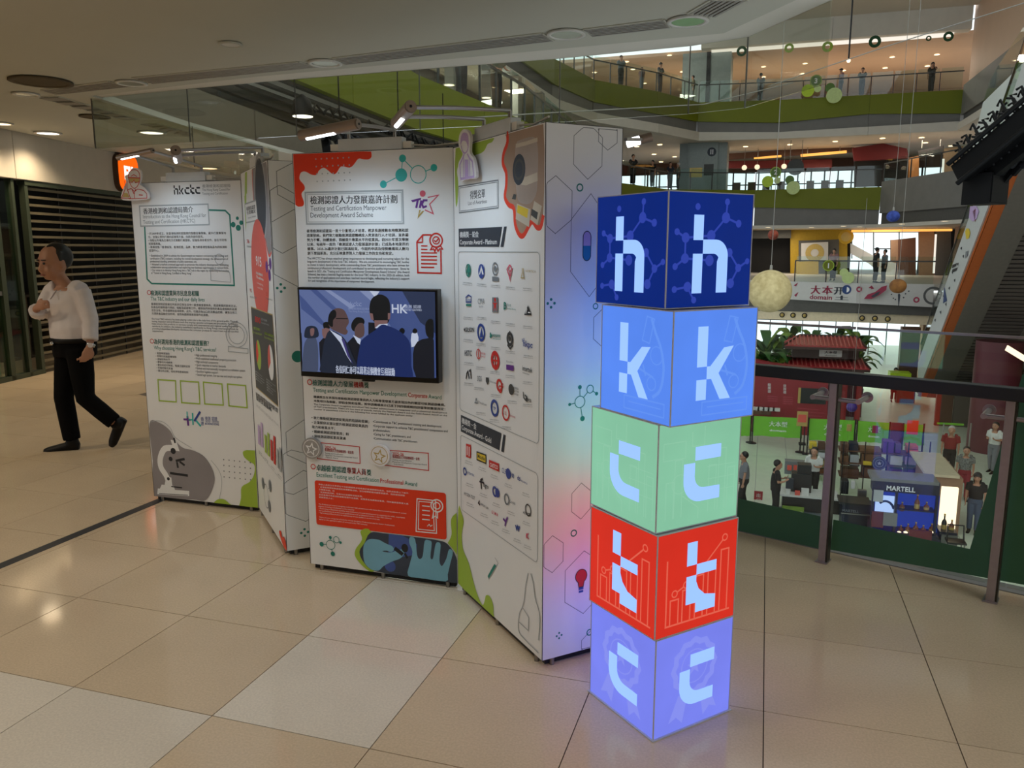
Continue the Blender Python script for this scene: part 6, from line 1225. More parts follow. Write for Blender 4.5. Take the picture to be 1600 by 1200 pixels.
# --- level one up (z 5.3)
Z1 = 5.3
T1_ = [(972, 286), (1045, 296), (1180, 297), (1377, 292)]; N1 = [atz(x, y, Z1) for x, y in T1_]
zt = [Z1] * 4; zg = [zat(x, y, N1[i]) for i, (x, y) in enumerate(((972, 320), (1045, 322), (1180, 324), (1372, 328)))]; zg[0] = zg[1] = zg[2]
lv1 = node('trim_5'); seg_panels(lv1, 'lime_panel', N1, zt, zg, 'lime'); seg_panels(lv1, 'grey_panel', N1, zg, [3.1] * 4, 'fascia_grey', back=.12); seg_panels(lv1, 'cornice', N1, [3.1] * 4, [2.9] * 4, 'fascia_cream', thick=.6, back=-.12)
rr = atz(1518, 272, Z1); R1 = [tuple(N1[-1][:2]), (rr.x, rr.y), (9.6, 33.0)]
seg_panels(lv1, 'side_panel', R1, [Z1 + .3] * 3, [3.75] * 3, 'fascia_grey'); seg_panels(lv1, 'side_panel', R1, [3.75] * 3, [3.1] * 3, 'fascia_dark', back=.15); seg_panels(lv1, 'cornice', R1, [3.1] * 3, [2.9] * 3, 'fascia_cream', thick=.5, back=-.12)
far_rail('glass railing of the middle balcony opposite, above the lime fascia', N1, Z1); far_rail('glass railing of the middle balcony, sloping towards the escalator', R1[:2], Z1 + .3)
bk1 = [(p.x, p.y) for p in N1]
# left wing of the same level
WL = [(-6.95, 10.5), (-7.35, 16.5), (-6.95, 23.5), (-7.6, 36.0), tuple(N1[0][:2])]
struct(MB().prism([(x, y + .1, Z1 - .25) for x, y in bk1] + [(9.9, 46, Z1 - .25), (30, 46, Z1 - .25), (30, 72, Z1 - .25), (-30, 72, Z1 - .25), (-30, 8, Z1 - .25)] + [(x - .05, y, Z1 - .25) for x, y in WL], (0, 0, .24)).build('floor_upper_1', 'deck'))
struct(MB().prism([(x, y + .3, 2.92) for x, y in bk1] + [(9.9, 46, 2.92), (30, 46, 2.92), (30, 72, 2.92), (-30, 72, 2.92), (-30, 20.5, 2.92)] + [(x - .3, y, 2.92) for x, y in ((-7.2, 20.5), (-6.95, 23.5), (-7.6, 36.0), tuple(N1[0][:2]))], (0, 0, .15)).build('ceiling_lower', 'soffit_cream'))
wg = node('trim_6')
WP = [(-6.30, 6.45), (-6.95, 10.5), (-7.15, 13.2), (-7.35, 16.5), (-7.10, 20.0), (-6.95, 23.5), (-7.3, 30.0), (-7.6, 36.0), tuple(N1[0][:2])]
seg_panels(wg, 'lime_panel', WP[1:], [Z1] * 8, [4.16] * 8, 'lime', gap=.012); mat('wing_tan', (118, 110, 94), .6, var=.04); mat('wing_slat', (70, 67, 62), .6); seg_panels(wg, 'tan_panel', WP[:4], [3.62, 3.62, 3.5, 3.4], [3.06] * 4, 'wing_tan', back=.35); seg_panels(wg, 'tan_panel', WP[3:], [3.4] * 6, [2.95] * 6, 'wing_tan', back=.35)
seg_panels(wg, 'soffit_panel', WP, [4.16] * 9, [3.3] * 9, 'fascia_dark', back=.9)
for i in range(8):            # slatted soffit under the lime edge
    for j in range(5):
        f0 = .18 + .14 * j; z = 4.14 - .10 * j
        a = Vector((*WP[i], z)) + Vector((-f0, 0, 0)); b = Vector((*WP[i + 1], z)) + Vector((-f0, 0, 0)); MB().bar(a, b, .09, .05).build('soffit_slat', 'wing_slat', wg)
far_rail('glass railing along the left wing above the lime panels', WP[2:], Z1, step=1.2)
for i, (x, y) in enumerate(((702, 132), (714, 166), (766, 158), (760, 152), (778, 177), (794, 187))):
    p = atx(x, y, -8.6 - (i % 3) * .8); far_light(p, ['upper leftmost', 'lower leftmost', 'third', 'fourth', 'fifth', 'rightmost'][i] + ' of six round lamps in the left wing behind its glass', .14, 'lamps in the left wing')
for i, (x, y, r) in enumerate(((768, 161, .32),)):
    p = atx(x, y, -7.9); t = thing('pendant_lamp', 'wide pale pendant disc lamp beyond the left wing railing', 'lamp', tuple(p)); MB().lathe([(0.001, .10), (.06, .09), (r, .03), (r, 0), (.001, -.015)], 24).build('shade', 'lamp_white', t); MB().cyl((0, 0, .09), (0, 0, 2.0), .008, n=6).build('cord', 'wire', t)
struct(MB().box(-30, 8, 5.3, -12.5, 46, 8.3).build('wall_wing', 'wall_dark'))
for i in range(7):
    y = 14 + i * 3.4; tag(MB().box(-9.9, y, 5.3, -9.6, y + .5, 8.3).build('column', 'fascia_grey'), kind='structure')
# interior of level one: restaurants
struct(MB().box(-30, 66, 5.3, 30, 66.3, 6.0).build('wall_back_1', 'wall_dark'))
w1 = node('window_2', (0, 66.0, 0)); 
for i in range(22):
    x = -9.5 + i * .95; MB().box(x - .05, -.15, 5.3, x + .05, .1, 7.5).build('mullion', 'dark_metal', w1)
MB().box(-10, -.15, 6.5, 12, .1, 6.58).build('transom', 'dark_metal', w1); MB().box(-10, -.02, 6.0, 12, .0, 7.5).build('glass_pane', 'window_glass', w1)
struct(MB().box(-30, 66, 7.5, 30, 66.3, 8.36).build('wall_back_3', 'wall_brown'))
def hang(o_, zc_):
    '''rods that hold a piece up to the ceiling above it'''
    bb = [Vector(c_) for c_ in o_.bound_box]; x0_, x1_ = min(c_.x for c_ in bb), max(c_.x for c_ in bb); yy_ = max(c_.y for c_ in bb) * .5; zt_ = max(c_.z for c_ in bb)
    for x_ in (x0_ + (x1_ - x0_) * .15, x0_ + (x1_ - x0_) * .85): MB().cyl((x_, yy_, zt_ - .12), (x_, yy_, zc_ - o_.location.z), .02, n=6).build('hanger_rod', 'wire', o_)
    return o_
def slab(name, label, cat, px, Y, th, mk, group=None):
    """upright piece given by its pixel outline, standing in the plane y = Y, th thick"""
    q = [aty(x, y, Y) for x, y in px]; c = sum(q, Vector()) / len(q); o = MB().prism([p - c for p in q], (0, th, 0)).build(name, mk, None, tuple(c)); return tag(o, label, cat, group)
slab('wall_red_beam', None, None, [(1118, 252), (1300, 249), (1300, 262), (1118, 263)], 60, .4, 'wall_red')['kind'] = 'structure'
slab('wall_red_canopy', None, None, [(1332, 231), (1380, 224), (1417, 232), (1420, 247), (1335, 251)], 58, .5, 'wall_red')['kind'] = 'structure'
slab('wall_brown_beam', None, None, [(1118, 241), (1335, 228), (1335, 238), (1118, 250)], 59.5, .3, 'wall_brown')['kind'] = 'structure'
hang(slab('light_strip', 'orange glowing ceiling strip over the middle balcony restaurant, longer one', 'light', [(1251, 241), (1323, 235), (1323, 239), (1251, 245)], 58.6, .1, 'cove_strip', 'orange light strips'), 8.37); hang(slab('light_strip', 'short orange glowing ceiling strip over the middle balcony restaurant', 'light', [(1178, 246), (1221, 242), (1221, 245.5), (1178, 248.5)], 58.6, .1, 'cove_strip', 'orange light strips'), 8.37)
for x, y, w_ in ((1122, 263, 'leftmost'), (1163, 262, 'second'), (1183, 261, 'third'), (1225, 260, 'rightmost')):
    p = aty(x, y, 57.5); t = thing('globe_lamp', w_ + ' of four small glowing globe lamps in the middle balcony restaurant', 'lamp', tuple(p), 0, 'globe lamps'); MB().ball((0, 0, 0), .17, 12, 8).build('globe', glow('globe_pink', (255, 214, 180), 1.2), t); MB().cyl((0, 0, .15), (0, 0, 1.3), .012, n=6).build('cord', 'wire', t)
for x, y in ((1031, 226), (995, 229), (1022, 241), (1054, 245), (1033, 253), (1165, 229), (1234, 226), (1305, 221), (1379, 216), (1440, 215), (1446, 223), (1486, 228)): far_light(atz(x, y, 8.34), 'small round downlight over the middle balcony')
hang(slab('shop_sign', 'dark maroon shop sign over the middle balcony, right of the red canopy', 'sign', [(1434, 236), (1475, 227), (1475, 236), (1436, 244)], 56, .15, 'wall_dark'), 8.37); slab('wall_shopfront', None, None, [(1420, 247), (1436, 243), (1436, 288), (1420, 290)], 57, .3, 'wood_orange')['kind'] = 'structure'
slab('wall_shopfront', None, None, [(1335, 252), (1420, 248), (1420, 290), (1335, 292)], 60, .3, 'wall_dark')['kind'] = 'structure'; slab('wall_shopfront', None, None, [(1475, 232), (1505, 228), (1505, 278), (1475, 284)], 57, .3, 'tan_wall')['kind'] = 'structure'
slab('wall_lamp', 'upright white light strip in the shopfront right of the maroon sign', 'light', [(1473, 248), (1476, 248), (1473, 298), (1470, 298)], 55.5, .1, 'cove_white')
for i in range(9):            # diners' chairs and tables read as dark shapes against the windows
    x = 1128 + i * 23; p = aty(x, 292, 60); p.z = Z1; t = thing('dining_chair', 'dark restaurant chair against the bright windows', 'chair', tuple(p), 0, 'restaurant chairs')
    MB().box(-.25, -.25, .42, .25, .25, .48).build('seat', 'wall_dark', t); MB().box(-.25, .2, .48, .25, .26, 1.0).build('backrest', 'wall_dark', t)
    for a, b in ((-.22, -.22), (.22, -.22), (-.22, .22), (.22, .22)): MB().box(a - .02, b - .02, 0, a + .02, b + .02, .42).build('leg', 'wall_dark', t)
# printed column
pc = thing('wrapped_column', 'printed grey and yellow column with round logo on the middle balcony', 'column', tuple(aty(1096, 300, 53.9)), 0); pc.location.z = Z1
MB().box(-.95, 0, 0, .95, 1.0, 3.05).build('shaft', 'teal_col', pc); MB().box(-.8, -.01, .9, .0, 0, 1.5).build('print', 'ink_gold', pc); MB().box(.1, -.01, 1.0, .7, 0, 1.7).build('print', 'ink_charcoal', pc); MB().cyl((.55, 0, 2.45), (.55, -.02, 2.45), .28, n=20).build('round_logo', 'ink_navy', pc); MB().box(.46, -.03, 2.3, .52, -.02, 2.6).build('logo_mark', 'ink_white', pc); MB().box(.58, -.03, 2.3, .64, -.02, 2.6).build('logo_mark', 'ink_white', pc)
# --- same level opposite (z 0)
T0 = [(1120, 436), (1240, 440), (1340, 442.5), (1460, 444.2)]; N0 = [atz(x, y, 0) for x, y in T0]
lv0 = node('trim_7'); sb = [zat(x, y, N0[i]) for i, (x, y) in enumerate(((1120, 462), (1237, 468), (1338, 474), (1452, 480)))]
seg_panels(lv0, 'banner_panel', N0, [0] * 4, sb, 'sign_white_panel', gap=.002); zz = [zat(x, y, N0[i]) for i, (x, y) in enumerate(((1120, 484), (1237, 487), (1338, 490), (1452, 494)))]
seg_panels(lv0, 'grey_panel', N0, sb, zz, 'fascia_dark', back=.2); z3 = [z - .45 for z in zz]; mat('cove_cream', (232, 214, 180), .5); seg_panels(lv0, 'cove_panel', N0, zz, z3, 'cove_cream', thick=.5, back=.35)
far_rail('glass railing opposite on our level, above the white printed banner', N0[1:], 0, step=1.6, group='glass railings of the upper floors')
struct(MB().prism([(p.x, p.y + .2, -.3) for p in N0] + [(30, 41, -.3), (30, 72, -.3), (-30, 72, -.3), (-30, 46, -.3)], (0, 0, .29)).build('floor_opposite', 'deck'))
struct(MB().prism([(p.x, p.y + .5, z3[i] + .02) for i, p in enumerate(N0)] + [(30, 41, z3[3]), (30, 72, z3[3]), (-30, 72, z3[3]), (-30, 46, z3[0])], (0, 0, .1)).build('ceiling_ground', 'soffit_cream'))
def ring_spot(px, i):
    P = onp(px[0], px[1], (N0[1].x, N0[1].y - .02 + .35), (N0[2].x, N0[2].y + .35 - .02)); t = thing('spotlight', 'dark round spotlight in the cream cove below the white banner', 'light', (P.x, P.y, P.z), 0, 'round spotlights in the cream cove')
    v_, f_ = g_ring((0, 0), .11, .05, 18); MB().add([(a, -.02, b) for a, b in v_], f_).build('bezel', 'dark_metal', t); MB().ball((0, -.01, 0), .085, 12, 8, 1, .3, 1).build('lens', 'ink_gold', t)
for i, px in enumerate(((1222, 492), (1239, 492.5), (1257, 493), (1347, 497), (1367, 497.5), (1387, 498.5))): ring_spot(px, i)
# banner print
class BP: pass
def bprint(name, mk, geos):
    mb = MB(); a, b = Vector(N0[1][:2]), Vector(N0[2][:2]); d = (b - a).normalized()
    for v, f in geos: mb.add([(a.x + d.x * p + d.y * .012 * -1 * -1, a.y + d.y * p - .012, q) for p, q in v], f)
    return mb.build(name, mk, lv0)
def buv(x, y):
    a, b = Vector(N0[1][:2]), Vector(N0[2][:2]); P = onp(x, y, a, b); d = (b - a).normalized(); return ((Vector((P.x, P.y)) - a).dot(d), P.z)
mat('ink_maroon', (150, 26, 62), .5); mat('ink_deepblue', (20, 60, 120), .5)
def bt(s_, x0, y0, x1, h, bold=0): u0, v0 = buv(x0, y0); u1, _ = buv(x1, y0); hh = buv(x0, y0 - h)[1] - v0; return g_text(s_, u0, v0, u1, hh, bold)
bprint('printed_text', 'ink_maroon', [bt('大', 1266.5, 458, 1282, 13, .03), bt('本', 1284, 458.5, 1301, 13, .03), bt('domain', 1265, 467, 1300, 7, .02)]); bprint('printed_text', 'ink_navy', [bt('开', 1302.5, 459, 1318, 12, .03)] + [bt('土', 1304, 468, 1326, 7, .03)])
u, v = buv(1323, 452.5); bprint('round_logo', 'ink_deepblue', [g_circle((u, v), .22, 24)]); mb_ = bprint('logo_mark', 'ink_white', [g_poly([(u + .13 * math.sin(t), v + .13 * math.cos(t)) for t in np.linspace(0, math.pi, 10)])]); mb_.location.y -= .01
bprint('feather', 'ink_maroon', [g_poly([buv(*p) for p in ((1350, 467), (1356, 460), (1368, 456), (1378, 448), (1386, 446), (1385, 453), (1374, 461), (1362, 467))])]); o_ = bprint('feather', 'ink_navy', [g_poly([buv(*p) for p in ((1361, 463), (1370, 457), (1376, 455), (1372, 461), (1364, 465))])]); o_.location.y -= .006
bprint('bird', 'ink_maroon', [g_poly([buv(*p) for p in q]) for q in (((1240, 446), (1247, 441.5), (1244, 447.5)), ((1241, 461), (1248, 456), (1244, 464)), ((1357, 450), (1362, 446), (1361, 452), (1366, 451)))]); bprint('round_print', 'ink_maroon', [g_ring(buv(1342.5, 452), .10, .07), g_ring(buv(1432, 468.5), .10, .07)]); bprint('splash', 'ink_navy', [g_poly([buv(*p) for p in ((1403, 460), (1405, 458), (1407, 461), (1404.8, 478), (1403.6, 478))])] + [g_circle(buv(x, y), .035, 8) for x, y in ((1393, 460), (1396, 466), (1412, 465), (1415, 459), (1399, 468), (1420, 455))]); bprint('big_ring', 'ink_charcoal', [g_ring(buv(1458, 462), .36, .10)])
# shops on the far side of our level
xa_, xb_ = aty(1329, 400, 60).x, aty(1436, 400, 60).x
wb0 = node('wall_back_0')
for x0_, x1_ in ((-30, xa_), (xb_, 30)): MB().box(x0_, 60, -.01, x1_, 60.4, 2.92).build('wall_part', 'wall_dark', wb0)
def wallp(px, Y, mk, th=.3, name='wall_shop_opposite'): slab(name, None, None, px, Y, th, mk)['kind'] = 'structure'
wallp([(1235, 358), (1324, 356), (1324, 445), (1235, 445)], 58, 'yellow_wall'); wallp([(1248, 376), (1311, 374), (1311, 440), (1248, 440)], 57.6, 'fascia_dark'); wallp([(1252, 380), (1294, 378), (1294, 408), (1252, 408)], 57.4, 'sign_white_panel'); wallp([(1150, 362), (1236, 359), (1236, 372), (1150, 373)], 57.5, 'fascia_dark')
tg1 = thing('round_sign', 'yellow round sign hanging at the shop opposite', 'sign', tuple(aty(1322, 370, 56)), 0); MB().cyl((0, 0, 0), (0, .08, 0), .46, n=24).build('disc', 'yellow_wall', tg1); MB().cyl((0, -.01, 0), (0, 0, 0), .30, n=20).build('inner_disc', 'ink_gold', tg1); MB().cyl((0, .04, .45), (0, .04, 1.4), .015, n=6).build('rod', 'wire', tg1)
dsh = thing('donut_print', 'golden ring picture on the white board of the yellow shop', 'picture', tuple(aty(1273, 395, 57.38)), 0); v_, f_ = g_ring((0, 0), .42, .34, 24); MB().add([(a, 0, b) for a, b in v_], f_).build('ring', 'ink_gold', dsh)
wallp([(1290, 408), (1324, 406), (1324, 436), (1290, 436)], 56.5, 'lime_dark'); wallp([(1245, 409), (1279, 408), (1279, 436), (1245, 436)], 56.2, 'yellow_wall')
# bright window bay
wb = node('window_3', tuple(aty(1380, 400, 57.0)))
def wq(px, mk, name, dy=0.0, th=.05):
    q = [aty(x, y, 57.0 + dy) - wb.location for x, y in px]; MB().prism(q, (0, th, 0)).build(name, mk, wb)
wq([(1331, 361), (1364, 361), (1364, 402), (1331, 402)], 'window_glass', 'glass_pane'); wq([(1366, 361), (1404, 361), (1404, 402), (1366, 402)], 'window_glass', 'glass_pane'); wq([(1406, 361), (1432, 361), (1430, 372), (1406, 374)], 'window_glass', 'glass_pane')
for x in (1331, 1365, 1405): wq([(x - .8, 360), (x + .8, 360), (x + .8, 404), (x - .8, 404)], 'rail_grey', 'mullion', -.1)
wq([(1366, 388), (1404, 388), (1404, 389.5), (1366, 389.5)], 'rail_grey', 'transom', -.1); wallp([(1404, 374), (1431, 371), (1431, 444), (1404, 444)], 56.6, 'wall_brown'); wallp([(1392, 375), (1405, 374), (1405, 440), (1392, 440)], 56.8, 'tan_wall'); wallp([(1436, 362), (1460, 361), (1460, 444), (1436, 444)], 56.5, 'tan_wall'); wallp([(1462, 360), (1486, 358), (1486, 444), (1462, 444)], 56.4, 'fascia_dark')
slab('wall_lamp', 'upright white light strip between the tan walls opposite', 'light', [(1461, 366), (1464, 366), (1460.5, 427), (1457.5, 427)], 56.0, .06, 'cove_white')
hang(slab('light_strip', 'long amber glowing ceiling strip over the window bay opposite', 'light', [(1331, 359), (1488, 357.5), (1488, 361), (1331, 362.5)], 55.5, .3, 'cove_strip', 'orange light strips'), 2.93)
slab('stair_panel', 'pale glass side of a small escalator before the bright window opposite', 'escalator', [(1329, 380), (1329, 396), (1358, 412), (1380, 430.5), (1402, 430.5), (1402, 412), (1370, 402)], 56.3, .15, 'atrium_white')
for x, y in ((1200, 355), (1268, 355), (1318, 353), (1343, 354), (1409, 349.5), (1476, 345)): far_light(atz(x, y, 2.9), 'small round downlight over the shops opposite on our level')
# --- round number signs on the railings
def num_sign(px, Y, r, num, label, mk='lime', sat=()):
    p = aty(px[0], px[1], Y); t = thing('number_sign', label, 'sign', tuple(p), 0, 'round green floor-number signs'); MB().cyl((0, 0, 0), (0, .06, 0), r, n=28).build('disc', mk, t)
    v_, f_ = g_ring((0, 0), r * .9, r * .12, 28); MB().add([(a, -.004, b) for a, b in v_], f_).build('rim', 'ink_lime', t); v_, f_ = g_text(num, 0, -r * .42, None, r * .85, .03, center=True); MB().add([(a, -.012, b) for a, b in v_], f_).build('numeral', 'ink_white', t)
    for i, (dx, dz, rr_, m2) in enumerate(sat): MB().cyl((dx, -.03 - .01 * i, dz), (dx, .03, dz), rr_, n=22).build('small_disc', m2, t)
mat('lime_bright', (190, 220, 30), .45); mat('lime_deep', (86, 122, 34), .45); mat('lime_pale', (206, 226, 150), .45)
num_sign((1275, 126), 52.6, .34, '3', 'round green sign with numeral 3 on the top balcony railing', 'lime_deep', ((-.42, -.55, .36, 'lime_bright'), (.12, -.47, .20, 'lime_pale'))); 
t_ = thing('round_sign', 'pair of plain green discs on the top balcony railing', 'sign', tuple(aty(1297, 137, 52.6)), 0, 'round green floor-number signs'); MB().cyl((0, 0, 0), (0, .05, 0), .27, n=24).build('disc', 'lime_deep', t_); MB().cyl((.25, -.02, -.45), (.25, .03, -.45), .44, n=24).build('disc', 'lime_pale', t_)
num_sign((1212, 269), 52.8, .33, '2', 'round green sign with numeral 2 on the middle balcony railing', 'lime_deep', ((-.44, -.55, .34, 'lime_bright'), (.12, -.50, .19, 'lime_pale')))
t_ = thing('round_sign', 'pair of plain green discs on the middle balcony railing', 'sign', tuple(aty(1234, 281, 52.8)), 0, 'round green floor-number signs'); MB().cyl((0, 0, 0), (0, .05, 0), .26, n=24).build('disc', 'lime_deep', t_); MB().cyl((.22, -.02, -.48), (.22, .03, -.48), .40, n=24).build('disc', 'lime_pale', t_)
num_sign((1294.5, 415), 41.8, .27, '1', 'round green sign with numeral 1 on the railing opposite', 'lime', ((.72, -.33, .20, 'lime_pale'), (.92, -.58, .28, 'lime_pale')))
hang(tag(MB().cyl((0, 0, 0), (0, .06, 0), .50, n=28).build('dark_sign', 'ink_charcoal', None, tuple(aty(1243, 261, 54.5))), 'large dark round sign on the middle balcony restaurant', 'sign'), 8.37)
# --- planets hanging in the atrium
def rock_mat(name, c1, c2, scale, bump=.6):
    m = mat(name, c1, .8, var=.02, scale=scale, bump=bump); r = [n for n in m.node_tree.nodes if n.type == 'VALTORGB'][0]; r.color_ramp.elements[0].color = (*lin(c2), 1); r.color_ramp.elements[1].color = (*lin(c1), 1); return m
rock_mat('moon_skin', (228, 212, 158), (196, 176, 122), 9, .35); rock_mat('blue_planet', (70, 96, 190), (34, 50, 120), 6); rock_mat('red_planet', (176, 84, 58), (110, 50, 40), 7); rock_mat('brown_planet', (160, 108, 48), (100, 60, 28), 4)
def planet(px, dep, rpx, mk, label, squash=1.0, top=None):
    p = atd(px[0], px[1], dep); r = rpx * dep / F_PX; t = thing('hanging_ball', label, 'ball', tuple(p), 0, 'planet balls hung in the atrium')
    MB().ball((0, 0, 0), r, 40, 26, 1, 1, squash).build('globe', mk, t); MB().lathe([(.001, r * squash + .10), (.025, r * squash + .09), (.03, r * squash - .02)], 10).build('hook', 'wire', t); MB().cyl((0, 0, r * squash), (0, 0, r * squash + (top or 8)), .006, n=6).build('wire', 'wire', t)
planet((1203, 455), 16, 33, 'moon_skin', 'large pale yellow moon ball hanging beside the lamp tower', top=9); planet((1395.5, 338), 22, 9.7, 'blue_planet', 'small blue planet ball hanging high in the atrium', .9, 10); planet((1208, 367), 24, 8, 'red_planet', 'small reddish planet ball above the moon ball', top=9); planet((1403, 447), 20, 12.5, 'brown_planet', 'brown planet ball in front of the printed banner', .9, 9)
planet((1331, 636), 24, 8, mat('purple_ball', (70, 44, 130), .35), 'dark purple ball low behind the handrail', top=6)
# long wires
tag(MB().tube([atd(700, 186, 14), atd(830, 178, 15), atd(1100, 163, 17), atd(1240, 129, 19)], .012, 6).build('stay_wire', 'wire'), 'pale wire stretched across the left half of the atrium', 'wire'); tag(MB().tube([atd(1200, 135, 20), atd(1390, 71, 19), atd(1640, -8, 18)], .012, 6).build('stay_wire', 'wire'), 'pale wire rising to the upper right corner', 'wire')
t_ = thing('pendant_rod', 'thin dark rod with a tiny lamp hanging at upper right', 'lamp', tuple(atd(1326, 93, 30)), 0); MB().cyl((0, 0, 0), (0, 0, 5), .03, n=8).build('rod', 'dark_metal', t_); MB().ball((0, 0, -.04), .07, 10, 8).build('tip', 'far_lamp', t_)
# --- escalators on the right
Av = atd(1445, 597, 34.0); 
def solve_dir(A_, px, slope):
    v = Vector(ray(*px)); lo, hi = 4.0, 60.0; best = None
    for i in range(4000):
        t = lo + (hi - lo) * i / 4000; E_ = Vector(_C) + v * t; dz = E_.z - A_.z; run = math.hypot(E_.x - A_.x, E_.y - A_.y)
        if run > 1 and E_.y < A_.y:
            e = abs(dz - slope * run)
            if best is None or e < best[0]: best = (e, E_)
    return best[1]
Ev = solve_dir(Av, (1552, 321), .64); ed = (Ev - Av).normalized(); eh = Vector((ed.x, ed.y, 0)).normalized(); er = Vector((-eh.y, eh.x, 0)); er = er if er.dot(Vector((_r[0], _r[1], 0))) > 0 else -er; en = er.cross(ed).normalized(); en = en if en.z > 0 else -en
mat('esc_white', (196, 200, 198), .5, var=.03); mat('esc_orange', (190, 96, 40), .45); mat('esc_grey', (112, 106, 98), .55); mat('esc_slat', (96, 88, 82), .5)
ES = thing('escalator', 'escalator with white printed side, orange trim and slatted underside at right', 'escalator', tuple(Av)); L0_, L1_ = -1.6, 27.0
def eq(s_, r_, n_): return ed * s_ + er * r_ + en * n_
def epan(name, mk, s0, s1, r0, r1, n0, n1, th, parent=None):
    a = [eq(s0, r0, n0), eq(s1, r0, n0), eq(s1, r1, n1), eq(s0, r1, n1)]; nn_ = (a[1] - a[0]).cross(a[3] - a[0]).normalized()
    MB().prism(a, nn_ * th).build(name, mk, parent or ES)
epan('side_cladding', 'esc_white', L0_, L1_, 0, 0, .20, 1.65, .06); epan('orange_trim', 'esc_orange', L0_, L1_, -.02, .10, 0, .20, .05); epan('orange_trim', 'esc_orange', L0_, L1_, .0, .30, 0.0, 0.0, .02)
epan('soffit_border', 'esc_grey', L0_, L1_, .30, 1.08, -.02, -.02, .04); epan('soffit_backing', 'wall_dark', L0_, L1_, 1.08, 2.5, .06, .06, .02); epan('soffit_border', 'esc_grey', L0_, L1_, 2.5, 3.25, -.02, -.02, .04)
for i in range(110):
    s0 = L0_ + i * (L1_ - L0_) / 110
    if i == 0: epan('soffit_slat', 'esc_slat', s0, s0 + .16, 1.08, 2.5, 0, 0, .03); so_ = ES.children[-1]
    else: o = bpy.data.objects.new('soffit_slat', so_.data); COL.objects.link(o); o.parent = ES; o.location = ed * (s0 - L0_)
epan('glass_side', 'far_glass', L0_, L1_, .05, .05, 1.65, 2.6, .015); epan('moving_handrail', 'rail_grey', L0_, L1_, .03, .09, 2.6, 2.6, .05); epan('side_cladding', 'esc_grey', L0_, L1_, 3.25, 3.25, -.02, 1.6, .06); epan('steps_deck', 'esc_grey', L0_, L1_, .1, 3.1, 1.3, 1.3, .05)
def eprint(px, mk, name='side_print', ring=False, r=None):
    # pixel outline on the cladding plane (r = 0)
    out = []
    for x, y in px:
        v = Vector(ray(x, y)); o_ = Vector(_C) - Av; t = -(o_.dot(er)) / v.dot(er); P = Vector(_C) + v * t - Av - er * .075; out.append(P)
    if ring:
        c = out[0]; return MB().tube([c + (ed * math.cos(a) + en * math.sin(a)) * r for a in np.linspace(0, 2 * math.pi, 18)], .03, 6).build(name, mk, ES)
    return MB().prism(out, er * -.004).build(name, mk, ES)
eprint([(1512, 362), (1514, 357), (1518, 357), (1520, 364), (1518, 372), (1514, 374)], 'ink_yellow', 'badge'); eprint([(1520, 322), (1530, 322), (1534, 330), (1530, 342), (1524, 346), (1518, 340)], 'ink_lilac'); eprint([(1524, 330), (1529, 326), (1528, 347)], 'ink_maroon'); eprint([(1492, 414), (1499, 411), (1497, 416), (1491, 419)], 'ink'); eprint([(1492, 421), (1500, 418), (1498, 423), (1491, 426)], 'ink'); eprint([(1479, 448), (1483, 470), (1477, 474)], 'ink_deepblue'); eprint([(1513, 393), (1517, 392), (1516, 400), (1512, 403)], 'ink_grey')
for i in range(10): x = 1463 + i * 4.6; y = 500 - i * 12.5; eprint([(x + (i % 3) * 4, y), (x + (i % 3) * 4 + 2.2, y - 2), (x + (i % 3) * 4 + 1.5, y + 3)], 'ink_navy')
# upper escalator flank
UX = 8.2; up_ = [atx(x, y, UX) for x, y in ((1505, 290), (1518, 235), (1536, 160), (1600, 97), (1680, 20), (1680, 290))]; uc = up_[0].copy(); US = thing('escalator', 'pale flank of the upper escalator behind the black light truss', 'escalator', tuple(uc)); MB().prism([p - uc for p in up_], (.9, 0, 0)).build('side_cladding', mat('flank_white', (226, 234, 230), .5, var=.02), US)
ug = [atx(x, y, UX + .1) for x, y in ((1536, 160), (1600, 97), (1680, 20), (1680, -60), (1600, 40), (1558, 105), (1545, 130))]; MB().prism([p - uc for p in ug], (.03, 0, 0)).build('glass_side', 'far_glass', US)
struct(MB().prism([atx(x, y, 9.4) for x, y in ((1562, 262), (1700, 240), (1700, 335), (1555, 330))], (2, 0, 0)).build('wall_right_soffit', 'fascia_cream')); struct(MB().prism([atx(x, y, 9.2) for x, y in ((1552, 300), (1640, 290), (1640, 315), (1552, 325))], (.3, 0, 0)).build('wall_right_lime', 'lime_dark'))
struct(MB().box(10.4, 20, -5.6, 10.8, 53, 2.9).build('wall_right', 'tan_wall')); struct(MB().box(10.6, 36, 10.8, 11.0, 54, 16.5).build('wall_right_upper', 'soffit_tan'))
# --- black lighting truss with its speaker box
TRP = [atd(1502, 272, 9.5), atd(1560, 232, 9.0), atd(1650, 150, 8.4)]; t0 = TRP[0]; TR = thing('light_truss', 'black lighting truss crowded with stage lamps at the right edge', 'truss', tuple(t0))
td = (TRP[2] - TRP[0]); tl = td.length; td.normalize(); ts = td.cross(Vector((0, 0, 1))).normalized(); tu = ts.cross(td).normalized(); mat('truss_black', (7, 7, 8), .5, spec=.2, var=.1); mat('truss_grey', (24, 25, 28), .45, spec=.3)
for a, b in ((-.14, -.14), (.14, -.14), (-.14, .14), (.14, .14)): MB().cyl(ts * a + tu * b, ts * a + tu * b + td * tl, .03, n=10).build('chord', 'truss_black', TR)
for b, h_ in ((-.02, .20), (-.17, .12)): MB().bar(tu * b - ts * .16, tu * b - ts * .16 + td * tl, .10, h_).build('cable_tray', 'truss_black', TR)
MB().bar(tu * .0, td * tl, .22, .22).build('cable_tray', 'truss_black', TR)
